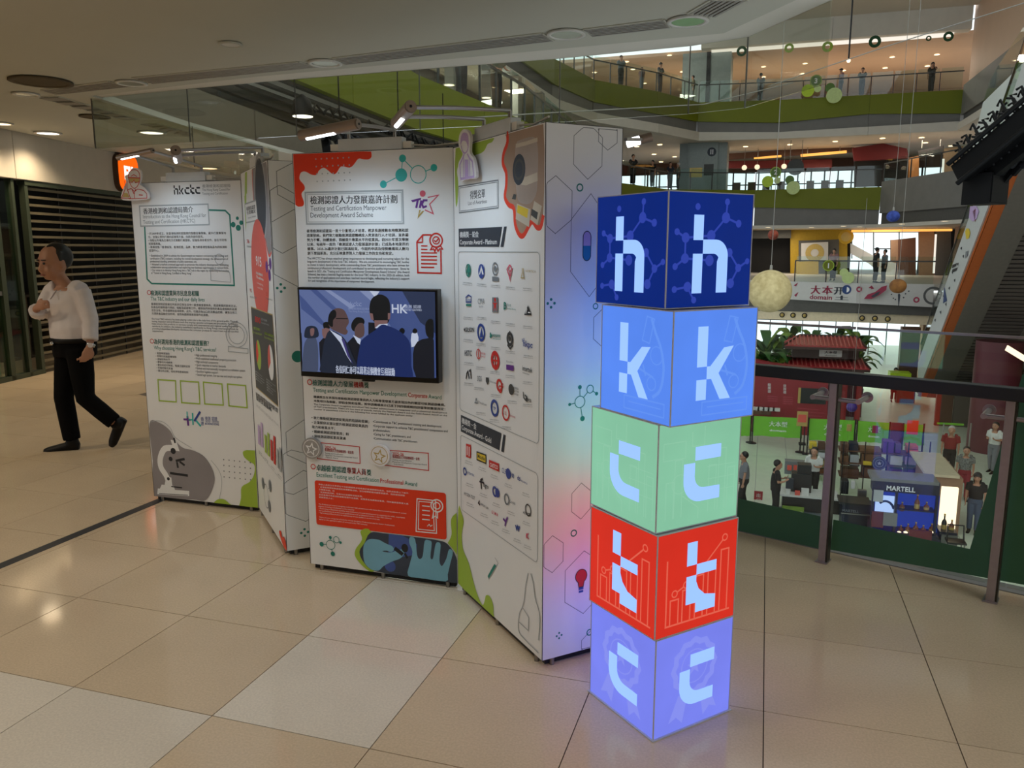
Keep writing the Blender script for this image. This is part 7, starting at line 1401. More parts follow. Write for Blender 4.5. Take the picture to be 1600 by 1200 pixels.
for i in range(12):
    s_ = tl * i / 12; MB().tube([td * s_ + ts * -.14 + tu * -.14, td * (s_ + tl / 24) + ts * .14 + tu * .14, td * (s_ + tl / 12) + ts * -.14 + tu * -.14], .012, 6).build('brace', 'truss_black', TR)
for i in range(10):
    s_ = .05 + tl * i / 10; MB().cyl(td * (s_ - .05) + tu * -.16 - ts * .26, td * (s_ + .26) + tu * -.10 - ts * .20, .07, .075, n=14).build('stage_lamp', 'truss_grey' if i % 2 else 'truss_black', TR); MB().bar(td * s_ + tu * -.20 - ts * .34, td * (s_ + .30) + tu * -.12 - ts * .34, .05, .16).build('lamp_panel', 'truss_grey' if i % 3 == 0 else 'truss_black', TR)
    for j in range(4):
        q = td * (s_ + .05 * j) + ts * (-.1 + .07 * j) + tu * .15; MB().tube([q, q + tu * (.10 + .05 * ((i + j) % 3)), q + tu * .16 + td * .06 * ((-1) ** j)], .014, 6).build('clamp', 'truss_black', TR)
bx = [atd(x, y, 9.3) for x, y in ((1511, 286), (1562, 268), (1562, 311), (1546, 320), (1514, 320))]; c = bx[0] - t0
SB = thing('speaker_box', 'black speaker box under the lighting truss', 'speaker', tuple(atd(1537, 320, 9.5))); a1 = math.atan2(-_r[1], -_r[0]); SB.rotation_euler = (0, 0, math.atan2(_r[1], _r[0]) + .5)
MB().box(-.18, -.17, 0, .18, .17, .36).build('cabinet', 'truss_black', SB); MB().box(-.16, -.18, .02, .16, -.17, .34).build('grille', 'truss_black', SB); MB().cyl((0, 0, .36), (0, 0, .55), .03, n=8).build('hanger', 'truss_black', SB)
# second truss far left under the lime edge
TL = thing('light_truss', 'dark truss with stage lamps under the lime panels at the left', 'truss', tuple(atx(466, 172, -6.6))); e1 = atx(705, 243, -6.6) - TL.location; d1 = e1.normalized(); rnd = random.Random(5)
for a in (0, .22):
    for b in (0, .22): MB().cyl(Vector((0, a, b - .15)), e1 + Vector((0, a, b - .15)), .025, n=8).build('chord', 'truss_black', TL)
for i in range(22):
    p = e1 * (i + .3 + .4 * rnd.random()) / 22 + Vector((0, 0, -.15)); q = Vector((.15 + .2 * rnd.random(), rnd.uniform(-.35, .2), rnd.uniform(-.45, -.15))); r_ = rnd.uniform(.07, .11)
    MB().cyl(p + q * .25, p + q, r_ * .8, r_, n=12).build('stage_lamp', 'truss_black' if i % 3 else 'truss_grey', TL); MB().tube([p, p + Vector((.08, rnd.uniform(-.1, .1), -.12)), p + q * .5], .02, 6).build('yoke', 'truss_black', TL)
    MB().tube([p + Vector((0, 0, .2)), p + Vector((rnd.uniform(-.05, .1), .1, .32)), p + Vector((.05, .25, .18))], .02, 6).build('cable_loop', 'truss_black', TL)
for i in (2, 6, 10): MB().cyl(e1 * i / 11 + Vector((0, .11, .07)), e1 * i / 11 + Vector((0, .11, 1.2)), .012, n=6).build('hanger', 'truss_black', TL)
t_ = thing('pendant_lamp', 'small lit black pendant lamp below the left truss', 'lamp', tuple(atx(473, 182, -6.4))); MB().lathe([(.02, .30), (.12, .22), (.16, .02), (.15, 0)], 18).build('shade', 'truss_black', t_); MB().cyl((0, 0, -.004), (0, 0, .012), .14, n=18).build('lens', 'lamp_white', t_)
# --- added area lamps without fixtures, for the downlight groups of the far floors
for x, y, z, pw, c in ((-6, 60, 13.6, 230, (1, .90, .74)), (1, 61, 13.6, 230, (1, .90, .74)), (8, 60, 13.6, 200, (1, .90, .74)), (-8, 50.5, 13.6, 120, (1, .90, .76)), (-5, 58, 8.25, 110, (1, .86, .68)), (3, 57, 8.25, 110, (1, .82, .60)), (9, 55.5, 8.25, 90, (1, .86, .7)), (1, 55.5, 2.8, 90, (1, .88, .7)), (7, 55.5, 2.8, 90, (1, .9, .76)), (3, 47, -2.2, 260, (.95, 1, .95)), (-10.5, 20, 8.2, 180, (1, .90, .76)), (-10.5, 30, 8.2, 180, (1, .90, .76))):
    area_light('added_area_lamp', (x, y, z), (0, 0, 0), 1.6, 1.6, pw, c)
# --- people on the upper floors
GP = 'people on the far balconies'
mat('cloth_grey', (120, 122, 128), .8); mat('cloth_olive', (96, 88, 66), .8); mat('cloth_navy', (30, 36, 52), .8); mat('cloth_black', (20, 20, 22), .8); mat('cloth_pink', (150, 110, 110), .8); mat('cloth_red', (140, 36, 36), .8, var=.08); mat('cloth_jeans', (70, 84, 108), .8); mat('cloth_pattern', (120, 122, 118), .8, var=.6, scale=22); mat('cloth_redpants', (150, 40, 52), .8)
def onb(x, Z, back=.45, seg=None):
    """standing spot on a balcony: on the ray at column x, 'back' behind the edge"""
    for i in range(len(seg) - 1):
        a, b = seg[i], seg[i + 1]; v = ray(x, 300); 
        A2_ = np.array([[v[0], -(b[0] - a[0])], [v[1], -(b[1] - a[1])]]); s_, u_ = np.linalg.solve(A2_, np.array([a[0], a[1]]))
        if -.001 <= u_ <= 1.001:
            k = 1 + back / math.hypot(v[0] * s_, v[1] * s_); return (v[0] * s_ * k, v[1] * s_ * k, Z)
    return (seg[0][0], seg[0][1] + back, Z)
S2 = [(p.x, p.y) for p in N2]
stand('person in grey top standing alone on the top balcony', onb(1180, Z2, .5, S2), 1.7, 75, cols('cloth_grey', 'cloth_black'), GP, 'down', vox=.04); stand('person in a cap looking at a phone on the top balcony', onb(1303, Z2, .55, S2), 1.7, 200, cols('cloth_pink', 'cloth_black'), GP, 'phone', 'cap', vox=.04); stand('person with arms spread on the top balcony railing', onb(1335, Z2, .5, S2), 1.65, 255, cols('cloth_olive', 'cloth_navy'), GP, 'rail', vox=.04); stand('long haired person with a raised arm on the top balcony', onb(1441, Z2, .5, S2), 1.7, 250, cols('cloth_black', 'cloth_black'), GP, 'lift', 'long', vox=.04)
stand('person leaning on the curved end of the top balcony', onb(966, Z2, .5, S2), 1.65, 300, cols('cloth_grey', 'cloth_black'), GP, 'rail', vox=.04); stand('short person in pale top on the curved top balcony', onb(998, Z2, .5, S2), 1.25, 280, cols('cloth_pink', 'cloth_grey'), GP, 'down', vox=.04); stand('person in a dark cap pointing over the top balcony', onb(1026, Z2, .5, S2), 1.72, 330, cols('cloth_navy', 'cloth_navy'), GP, 'rail', 'cap', vox=.04); stand('person near the grey column on the top balcony', onb(1077, Z2, .6, S2), 1.6, 200, cols('cloth_olive', 'cloth_grey'), GP, 'down', vox=.04)
S1 = [(p.x, p.y) for p in N1]
stand('person in dark top, left of a couple on the middle balcony', onb(1046, Z1, .5, S1), 1.7, 300, cols('cloth_navy', 'cloth_grey'), GP, 'rail', vox=.04); stand('grey haired person, right of a couple on the middle balcony', onb(1059, Z1, .5, S1), 1.68, 200, cols('cloth_olive', 'cloth_black', 'hair_white'), GP, 'down', vox=.04); stand('dark figure nearest the end panel on the middle balcony', onb(988, Z1, .7, S1), 1.75, 300, cols('cloth_black', 'cloth_black'), GP, 'rail', vox=.04); stand('dark figure in the gap above the navy cube on the middle balcony', onb(1019, Z1, .7, S1), 1.65, 240, cols('cloth_black', 'cloth_grey'), GP, 'down', vox=.04)
SW = WP[2:]; stand('person in striped top behind the left wing railing', onb(722, Z1, .6, SW), 1.65, 330, cols('cloth_grey', 'cloth_navy'), GP, 'rail', vox=.03); stand('person standing behind the pendant disc on the left wing', onb(776, Z1, .6, SW), 1.7, 330, cols('cloth_olive', 'cloth_black'), GP, 'rail', vox=.03)
S0 = [(p.x, p.y) for p in N0]; stand('left one of two people talking at the railing opposite', onb(1377, 0, 1.0, S0), 1.7, 20, cols('cloth_black', 'cloth_black'), GP, 'down', vox=.04); stand('right one of two people talking at the railing opposite', onb(1391, 0, 1.0, S0), 1.6, 200, cols('cloth_grey', 'cloth_black'), GP, 'down', vox=.04)
stand('person in pink top before the yellow shop opposite', onb(1310, 0, 3.0, S0), 1.65, 250, cols('cloth_pink', 'cloth_black'), GP, 'down', vox=.04)
# ================================================================== GROUND FLOOR OF THE ATRIUM
ZG = -5.6
mat('ground_tile', (222, 234, 212), .3, var=.05, scale=3); mat('ground_grey', (120, 128, 132), .35); mat('stage_red', (150, 18, 36), .5, var=.05); mat('roof_red', (168, 34, 40), .4, var=.08); mat('roof_rib', (210, 96, 92), .35, var=.1); mat('eave_brown', (66, 36, 28), .6); mat('barrier_green', (112, 186, 34), .6, var=.06); mat('leaf', (52, 96, 36), .5, var=.25, scale=5); mat('leaf_light', (120, 150, 50), .5, var=.2); mat('pot_dark', (40, 40, 44), .5)
mat('carton', (120, 84, 54), .8, var=.12); mat('counter_brown', (92, 58, 36), .55, var=.1); mat('martell_navy', (14, 20, 44), .35); mat('slab_grey', (120, 120, 116), .5); mat('bottle_amber', (120, 60, 16), .2); mat('bag_purple', (92, 46, 130), .5); mat('box_pink', (196, 92, 84), .5); mat('machine_black', (20, 22, 24), .4); mat('cup_white', (220, 220, 214), .5); mat('cream_block', (202, 190, 160), .5); mat('maroon', (96, 34, 46), .5)
glow('case_blue', (30, 60, 170), .55); glow('case_screen', (176, 200, 250), .9); glow('case_warm', (255, 226, 190), 1.6); glow('case_purple', (120, 60, 160), .35)
gf = struct(MB().box(-16, 7, ZG - .3, 16, 66, ZG - .012).build('floor_ground', 'ground_grey'))
gp = None
for i in range(-3, 10):
    for j in range(0, 17):
        x, y = i * 1.0, 17 + j * 1.0
        if y > 22.5 or x > 1.4:
            if gp is None: o = MB().box(.006, .006, -.012, .994, .994, 0).build('tile', 'ground_tile', gf); gp = o.data
            else: o = bpy.data.objects.new('tile', gp); COL.objects.link(o); o.parent = gf
            o.location = (x, y, ZG)
tag(MB().box(-16, 34.01, ZG - .012, 16, 66, ZG).build('far_paving', 'ground_tile', gf), kind='stuff')
def fbox(parent, name, px, Y, th, mk, bev=0):
    """box whose front face spans pixels (x0, y0)-(x1, y1) in the plane y = Y"""
    x0, y0, x1, y1 = px; a = aty(x0, (y0 + y1) / 2, Y); b = aty(x1, (y0 + y1) / 2, Y); xm = (x0 + x1) / 2; zt_, zb_ = aty(xm, y0, Y).z, aty(xm, y1, Y).z
    o = parent.location if parent else Vector((0, 0, 0)); m = MB().box(a.x - o.x, Y - o.y, max(zb_, ZG) - o.z, b.x - o.x, Y + th - o.y, zt_ - o.z).build(name, mk, parent)
    if bev: bevel(m, bev)
    return m
def gthing(name, label, cat, x, Y, group=None): return thing(name, label, cat, (aty(x, 700, Y).x, Y, ZG), 0, group)
def sbox(name, label, cat, px, Y, th, mk, group=None, floor_=False):
    x0, y0, x1, y1 = px; xm = (x0 + x1) / 2; a = aty(x0, (y0 + y1) / 2, Y).x; b = aty(x1, (y0 + y1) / 2, Y).x; zt_, zb_ = aty(xm, y0, Y).z, aty(xm, y1, Y).z
    if floor_: zb_ = ZG
    return tag(bevel(MB().box(-(b - a) / 2, 0, 0, (b - a) / 2, th, zt_ - zb_).build(name, mk, None, ((a + b) / 2, Y, zb_)), .01), label, cat, group)
def ptext(parent, body, x0, y0, x1, y1, h, Y, mk, name='lettering', bold=.02):
    a = aty(x0, y0, Y); b = aty(x1, y1, Y); hh = aty(x0, y0 - h, Y).z - a.z; v, f = g_text(body, a.x, a.z, b.x, hh, bold); o = parent.location
    return MB().add([(p - o.x, Y - .012 - o.y, q - o.z) for p, q in v], f).build(name, mk, parent)
# --- stage counter in red with printed text
sc_ = gthing('stage_counter', 'red stage counter with white writing and a screen, behind the green barriers', 'counter', 1235, 32.5)
q = smooth_curve([(1168, 562), (1182, 563), (1205, 568), (1235, 572), (1262, 575), (1282, 583), (1294, 594)], 4, False); o = sc_.location
MB().prism([aty(x, y, 32.5) - o for x, y in q] + [Vector((aty(1294, 650, 32.5).x, 32.5, ZG)) - o, Vector((aty(1168, 650, 32.5).x, 32.5, ZG)) - o], (0, .5, 0)).build('counter_front', 'stage_red', sc_)
for ch, x, y in (('龍', 1202, 603), ('騰', 1202, 608), ('盛', 1202, 613), ('世', 1226, 604.5), ('賀', 1226, 609.5), ('歲', 1226, 614.5)): ptext(sc_, ch, x - 2.5, y, x + 2.5, y, 4.5, 32.5, 'ink_white', 'lettering', 0)
for x0, y0, n_ in ((1199, 618, 3), (1223, 619, 4)):
    for k in range(n_): ptext(sc_, '逛盡東方魅力時光', x0, y0 + 3.4 * k + 2, x0 + 16, y0 + 3.4 * k + 2.6, 2.2, 32.5, 'ink_pink', 'lettering', 0)
fbox(sc_, 'screen', (1250, 607, 1291, 631), 32.45, .04, 'machine_black'); fbox(sc_, 'screen_edge', (1247, 606, 1251, 630), 32.44, .04, 'ink_gold'); 
for k, w in enumerate((34, 42, 38)): ptext(sc_, '東方魅力時光之旅 Oriental Charm', 1246, 639 + 5 * k, 1246 + w, 640 + 5.6 * k, 2.4, 32.5, 'ink_pink', 'lettering', 0)
fbox(sc_, 'ledge', (1176, 643, 1205, 648), 31.9, .6, 'counter_brown')
for i in range(5): tag(bevel(MB().box(-.14, -.1, 0, .14, .1, .12).build('food_tray', 'cup_white', None, (aty(1181 + i * 8, 640, 31.95).x, 32.15, aty(1190, 643, 31.9).z + .001)), .01), 'white food tray on the ledge of the red stage counter', 'tray', 'white food trays')
# --- red pavilion
pv = gthing('pavilion', 'red two-tier pavilion with ribbed tiled roofs', 'pavilion', 1290, 35.0); o = pv.location
def roof(px_ridge, px_eave, Y, depth):
    rl, rr_ = px_ridge; el_, er_ = px_eave; RL = aty(*rl, Y + depth * .5) - o; RR = aty(*rr_, Y + depth * .5) - o; EL = aty(*el_, Y) - o; ER = aty(*er_, Y) - o; EL.z = ER.z = (EL.z + ER.z) / 2; RL.z = RR.z = (RL.z + RR.z) / 2
    BL = EL + Vector((0, depth, 0)); BR = ER + Vector((0, depth, 0)); th = Vector((0, 0, -.10))
    MB().add([EL, ER, RR, RL, BL, BR, EL + th, ER + th, BL + th, BR + th], [(0, 1, 2, 3), (1, 5, 2), (5, 4, 3, 2), (4, 0, 3), (0, 6, 7, 1), (1, 7, 9, 5), (5, 9, 8, 4), (4, 8, 6, 0), (6, 8, 9, 7)]).build('roof_slope', 'roof_red', pv)
    n_ = 20
    for i in range(n_ + 1):
        t = i / n_; e_ = EL.lerp(ER, t); r_ = Vector((min(max(e_.x, RL.x), RR.x), RL.y, RL.z))
        if e_.x < RL.x: k = (e_.x - EL.x) / (RL.x - EL.x); r_ = EL.lerp(RL, k)
        elif e_.x > RR.x: k = (ER.x - e_.x) / (ER.x - RR.x); r_ = ER.lerp(RR, k)
        if (r_ - e_).length > .05: MB().tube([e_ + Vector((0, 0, .02)), e_.lerp(r_, .5) + Vector((0, 0, .02)), r_ + Vector((0, 0, .02))], .035, 6).build('roof_tile', 'roof_rib', pv)
    for i in range(6):
        e_ = EL.lerp(BL, i / 6); r_ = EL.lerp(RL, min(1, i / 3)) if i < 3 else BL.lerp(RL, (6 - i) / 3)
        if (r_ - e_).length > .08: MB().tube([e_ + Vector((0, 0, .02)), r_ + Vector((0, 0, .02))], .035, 6).build('roof_tile', 'roof_rib', pv)
    MB().tube([RL, RR], .07, 8).build('ridge', 'eave_brown', pv)
    for a, b in ((EL, RL), (ER, RR)): MB().tube([a, b], .05, 6).build('hip_ridge', 'eave_brown', pv)
    MB().bar(EL + th, ER + th, .10, .10).build('eave_beam', 'eave_brown', pv)
roof(((1249, 526), (1340, 525)), ((1226, 541), (1354, 541)), 34.6, 3.0); roof(((1240, 560), (1346, 558)), ((1219, 573), (1360, 574)), 34.3, 3.4)
fbox(pv, 'upper_wall', (1238, 541, 1342, 560), 35.3, 1.6, 'eave_brown'); pq = fbox(pv, 'plaque', (1280, 546, 1316, 558), 35.1, .1, 'cup_white', .03); ptext(pv, '大本型', 1288, 552, 1308, 552, 4, 35.08, 'ink', 'lettering'); ptext(pv, 'domain', 1289, 556, 1307, 556, 2.4, 35.08, 'ink', 'lettering', 0)
for x in (1252, 1284, 1316, 1338): fbox(pv, 'column', (x - 4, 574, x + 4, 760), 35.2, .3, 'roof_red')
fbox(pv, 'back_wall', (1246, 574, 1344, 760), 36.8, .2, 'maroon')
# --- plants
def plant(label, x, Y, h, nl, spread, mk, grp='leafy plants behind the stage'):
    t = gthing('potted_plant', label, 'plant', x, Y, grp); MB().lathe([(.001, 0), (.28, 0), (.36, .75), (.33, .75), (.31, .68), (.001, .66)], 16).build('pot', 'pot_dark', t); rnd = random.Random(int(x))
    MB().tube([(0, 0, .6), (.03, 0, h * .35), (0, .02, h * .55)], [.05, .04, .03], 8).build('stem', 'eave_brown', t)
    for i in range(nl):
        a = 2 * math.pi * i / nl + rnd.random() * .5; L = h * (.22 + .16 * rnd.random()); r0 = Vector((0, 0, h * (.40 + .40 * rnd.random()))); d = Vector((math.cos(a), math.sin(a), 0)); w = L * .16; s_ = Vector((-d.y, d.x, 0)); pts_l, pts_r = [], []; lift = .9 + 1.2 * rnd.random()
        for k in range(6):
            u_ = k / 5; c_ = r0 + d * L * u_ * spread + Vector((0, 0, L * (lift * u_ - (.55 + .5 * lift) * u_ * u_))); ww = w * math.sin(math.pi * min(.97, .08 + .9 * u_)); pts_l.append(c_ + s_ * ww); pts_r.append(c_ - s_ * ww)
        vs = pts_l + pts_r; fs = [(k, k + 1, 7 + k, 6 + k) for k in range(5)]; m_ = MB().add(vs, fs, True); m_.add([p + Vector((0, 0, -.008)) for p in vs], [f[::-1] for f in fs], True); m_.build('leaf', mk if i % 3 else 'leaf_light', t)
plant('tall broad-leaved potted plant nearest the lamp tower, behind the red counter', 1190, 34.5, 4.0, 30, .8, 'leaf'); plant('bushy potted plant with pale leaves left of the pavilion', 1208, 35.5, 3.7, 32, .75, 'leaf'); plant('potted plant beside the left end of the pavilion roof', 1226, 38.0, 3.8, 30, .9, 'leaf'); plant('potted plant behind the pavilion ridge, left', 1260, 39.5, 3.7, 28, .9, 'leaf'); plant('potted plant behind the middle of the pavilion ridge', 1296, 40.0, 3.7, 28, .9, 'leaf'); plant('potted plant behind the pavilion ridge, right', 1330, 40.0, 3.7, 28, .9, 'leaf'); plant('small dark plant at the very edge behind the lamp tower', 1180, 33.8, 3.4, 28, .8, 'leaf')
# --- windows at the far end of the ground floor
wn4 = node('window_4', (0, 60, ZG))
for i in range(15): MB().box(-4 + i * 1.1, 0, 0, -3.94 + i * 1.1, .1, 3.7).build('mullion', 'rail_grey', wn4)
MB().box(-4, 0, 2.2, 12, .1, 2.26).build('transom', 'rail_grey', wn4); MB().box(-4, .04, 0, 12, .05, 3.7).build('glass_pane', 'window_glass', wn4)
struct(MB().box(7.6, 44, ZG, 8.2, 45, -2.0).build('wall_ground_pier', 'tan_wall')); struct(MB().box(8.6, 38, ZG, 10.4, 38.4, -2.0).build('wall_ground_side', 'tan_wall')); struct(MB().box(6.2, 41, ZG, 7.0, 41.5, -2.0).build('wall_ground_pier_2', 'wall_brown'))
# --- green banner barriers
def barrier(px, Y0, Y1, label, txt=True):
    (x0, y0), (x1, y1), (x2, y2), (x3, y3) = px; a, b, c, d = aty(x0, y0, Y0), aty(x1, y1, Y1), aty(x2, y2, Y1), aty(x3, y3, Y0); o = Vector((a.x, a.y, ZG)); t = thing('barrier', label, 'barrier', tuple(o), 0, 'green banner barriers round the stage')
    n_ = 10; front = []
    for i in range(n_ + 1):
        u_ = i / n_; T_ = a.lerp(b, u_) - o; B_ = d.lerp(c, u_) - o; w_ = .03 * math.sin(u_ * 17); front.append((T_, (T_ + B_) / 2 + Vector((0, w_, 0)), B_ + Vector((0, -w_, .03 * abs(math.sin(u_ * 9))))))
    vs = [p for tr_ in front for p in tr_]; fs = [(3 * i + k, 3 * i + 3 + k, 3 * i + 4 + k, 3 * i + 1 + k) for i in range(n_) for k in range(2)]; m_ = MB().add(vs, fs, True); m_.add([p + Vector((0, .012, 0)) for p in vs], [f[::-1] for f in fs], True); m_.build('banner', 'barrier_green', t)
    for p in (a - o, b - o): MB().cyl((p.x, p.y, 0), (p.x, p.y, p.z + .04), .025, n=8).build('post', 'dark_metal', t); MB().lathe([(.001, .04), (.16, .025), (.17, 0), (.001, 0)], 14, (p.x, p.y, 0)).build('base', 'dark_metal', t)
    if txt:
        w_ = (b - a); u0 = a.lerp(b, .30) - o; hgt = (a.z - d.z)
        for body, s_, e_, zz, hh in (('大本型', .34, .72, .44, .26), ('domain', .36, .70, .70, .11)):
            v, f = g_text(body, 0, 0, (e_ - s_) * w_.length, hgt * hh, .01); dn_ = w_.normalized(); st_ = a + w_ * s_ - o + Vector((0, -.05, -hgt * zz))
            MB().add([st_ + dn_ * p + Vector((0, 0, q)) for p, q in v], f).build('lettering', 'ink_white', t)
    return t
barrier([(1150, 651), (1174, 650), (1174, 682), (1150, 682)], 31, 30.6, 'green barrier banner cut off by the lamp tower', False); barrier([(1177, 650), (1253, 653.5), (1253, 686), (1177, 681)], 30.5, 29.6, 'green barrier banner in front of the red counter'); barrier([(1264, 654), (1337, 657), (1337, 692), (1264, 688)], 29.4, 28.4, 'green barrier banner behind the steel post'); barrier([(1340, 657.5), (1391, 661), (1391, 694), (1340, 691)], 28.3, 27.6, 'green barrier banner left of the maroon board'); barrier([(1412, 663), (1444, 664), (1444, 697), (1412, 697)], 27.2, 26.8, 'green barrier banner with the orange poster', False)
sbox('notice_board', 'maroon notice board between two green barriers', 'board', (1391, 661, 1412, 703), 27.3, .08, 'maroon', floor_=True); ps = sbox('poster', 'orange poster hung on the last green barrier', 'poster', (1417, 657, 1435, 679), 26.6, .03, 'ink_orange'); sbox('snack_picture', 'small snack picture stuck on the third green barrier', 'sign', (1323, 663, 1331, 674), 28.2, .03, 'ink_gold'); sbox('cup_picture', 'small maroon cup picture on the fourth green barrier', 'sign', (1363, 665, 1372, 677), 27.6, .03, 'ink_maroon')
t = gthing('poster_stand', 'poster on a pole before the red counter', 'sign', 1253, 29.2); fbox(t, 'poster', (1245, 643, 1262, 666), 29.2, .03, 'ink_gold'); fbox(t, 'poster_picture', (1247, 648, 1260, 660), 29.18, .02, 'ink_coral'); fbox(t, 'pole', (1252.6, 666, 1254.4, 800), 29.23, .04, 'dark_metal'); fbox(t, 'base', (1248, 694, 1259, 696), 29.1, .3, 'dark_metal')
t = gthing('belt_barrier', 'two chrome posts with a green belt by the far doors', 'barrier', 1485, 31); 
for x in (1464, 1506): fbox(t, 'post', (x - 1, 661, x + 1, 900), 31, .05, 'steel')
fbox(t, 'belt', (1464, 661, 1506, 664), 31.02, .02, 'barrier_green')
sbox('lime_bench', 'bright lime bench seen through the glass beyond the pavilion', 'bench', (1391, 583, 1424, 594), 40, .8, 'lime_bright')
for i, x in enumerate((1398, 1420)): stand('%s seated-height figure near the lime bench' % ('left' if i == 0 else 'right'), (aty(x, 600, 41.2).x, 41.2, ZG), 1.65, 270, cols('cloth_black' if i else 'cloth_grey', 'cloth_black'), 'people by the lime bench', 'phone', vox=.04)
# --- doors and columns behind the escalator foot
wd = node('door_2', (aty(1480, 640, 36).x, 36.0, ZG)); 
for x0, x1, mk in ((1452, 1478, 'wall_brown'), (1480, 1506, 'fascia_dark'), (1508, 1527, 'wood_orange')): fbox(wd, 'door_leaf' if mk != 'wood_orange' else 'wood_column', (x0, 604, x1, 900), 36, .2, mk)
tag(MB().cyl((0, 0, 0), (0, 0, 4.0), .75, n=32).build('reflection_column', 'maroon', None, (aty(1552, 640, 32).x, 32, ZG)), 'maroon round column at right, mostly standing for a glass reflection', 'column'); slab('light_panel_box', 'bright cream light panel at the right edge under the escalator', 'light', [(1572, 548), (1576, 540), (1602, 556), (1600, 565)], 20, .1, 'case_warm')  # the maroon column stands mostly for a reflection in the balustrade glass
# --- goods shelves and cartons
rk = gthing('goods_rack', 'chrome rack of dark and gold goods left of the steel post', 'rack', 1278, 26.0)
for y in (703, 716, 729, 741): fbox(rk, 'shelf', (1263, y, 1292, y + 1.2), 26, .5, 'steel')
for x in (1263.5, 1291): fbox(rk, 'upright', (x - .6, 695, x + .6, 900), 26, .03, 'steel')
gi = 0
for y, mks in ((703, ('ink_yellow', 'counter_brown')), (716, ('machine_black', 'ink_white')), (729, ('machine_black', 'ink_gold')), (741, ('film_green', 'bottle_amber'))):
    for i, mk in enumerate(mks):
        sbox('goods_box', '%s goods box on the chrome rack, %s shelf' % (['left', 'right'][i], {703: 'top', 716: 'second', 729: 'third', 741: 'lowest'}[y]), 'box', (1265 + i * 13.5, y - (9 if y > 703 else 11), 1276 + i * 13.5, y), 26.12, .3, mk, 'goods on the chrome rack')
sh2 = gthing('goods_shelf', 'long low shelf of cartons and bags behind the black kiosk', 'shelf', 1375, 24.5)
for y in (708, 727, 748): fbox(sh2, 'shelf_board', (1311, y, 1446, y + 1.5), 24.5, .6, 'counter_brown')
for x in (1311.5, 1345, 1379, 1412, 1445): fbox(sh2, 'upright', (x - .8, 690, x + .8, 900), 24.5, .04, 'dark_metal')
items = [(1314, 694, 1326, 708, 'counter_brown'), (1327, 693, 1341, 708, 'cloth_navy'), (1343, 701, 1377, 708, 'carton'), (1380, 690, 1397, 708, 'bag_purple'), (1399, 694, 1408, 708, 'bag_purple'), (1417, 697, 1435, 702, 'box_pink'), (1417, 703, 1435, 708, 'ink_coral'),
         (1314, 712, 1326, 727, 'carton'), (1328, 711, 1342, 727, 'ink_soft'), (1346, 709.5, 1377, 727, 'carton'), (1391, 712, 1410, 727, 'cup_white'), (1414, 714, 1440, 727, 'ink_lilac'), (1314, 733, 1342, 748, 'counter_brown'), (1347, 731, 1377, 748, 'carton'), (1391, 733, 1410, 748, 'bag_purple'), (1414, 734, 1440, 748, 'bag_purple')]
nm = {'counter_brown': 'brown', 'cloth_navy': 'navy', 'carton': 'cardboard', 'bag_purple': 'purple', 'box_pink': 'pink', 'ink_coral': 'coral', 'ink_soft': 'pale grey', 'cup_white': 'white', 'ink_lilac': 'lilac'}
for i, (x0, y0, x1, y1, mk) in enumerate(items):
    row = 'top' if y1 <= 708 else 'middle' if y1 <= 727 else 'bottom'; pos = ['far left', 'second', 'third', 'fourth', 'fifth', 'upper far right', 'far right'][i] if i < 7 else ['far left', 'second', 'third', 'fourth', 'fifth'][i - 7] if i < 12 else ['far left', 'second', 'third', 'fourth'][i - 12]
    sbox('goods_carton', '%s carton or bag on the long shelf, %s row, %s' % (nm[mk], row, pos), 'box', (x0, y0, x1, y1), 24.58, .4, mk, 'cartons on the long shelf')
sbox('price_card', 'folded yellow card lying before the cardboard carton', 'card', (1349, 722, 1362, 727), 24.3, .12, 'ink_yellow')
rs = thing('round_logo_sign', 'dark round emblem sign on the coffee stand', 'sign', tuple(aty(1374, 724, 23.6)), 0); MB().cyl((0, 0, 0), (0, .05, 0), .19, n=28).build('disc', 'ink_navy', rs)
for r_, w_ in ((.17, .012), (.10, .02)): v_, f_ = g_ring((0, 0), r_, w_, 28); MB().add([(a, -.006, b) for a, b in v_], f_).build('emblem_ring', 'ink_grey', rs)
v_, f_ = g_poly([(.06 * math.sin(math.pi * i / 5) * (1 if i % 2 == 0 else .45), .06 * math.cos(math.pi * i / 5) * (1 if i % 2 == 0 else .45)) for i in range(10)]); MB().add([(a, -.008, b) for a, b in v_], f_).build('emblem_figure', 'ink_soft', rs); MB().cyl((0, .03, -.9), (0, .03, -.19), .02, n=8).build('pole', 'dark_metal', rs)
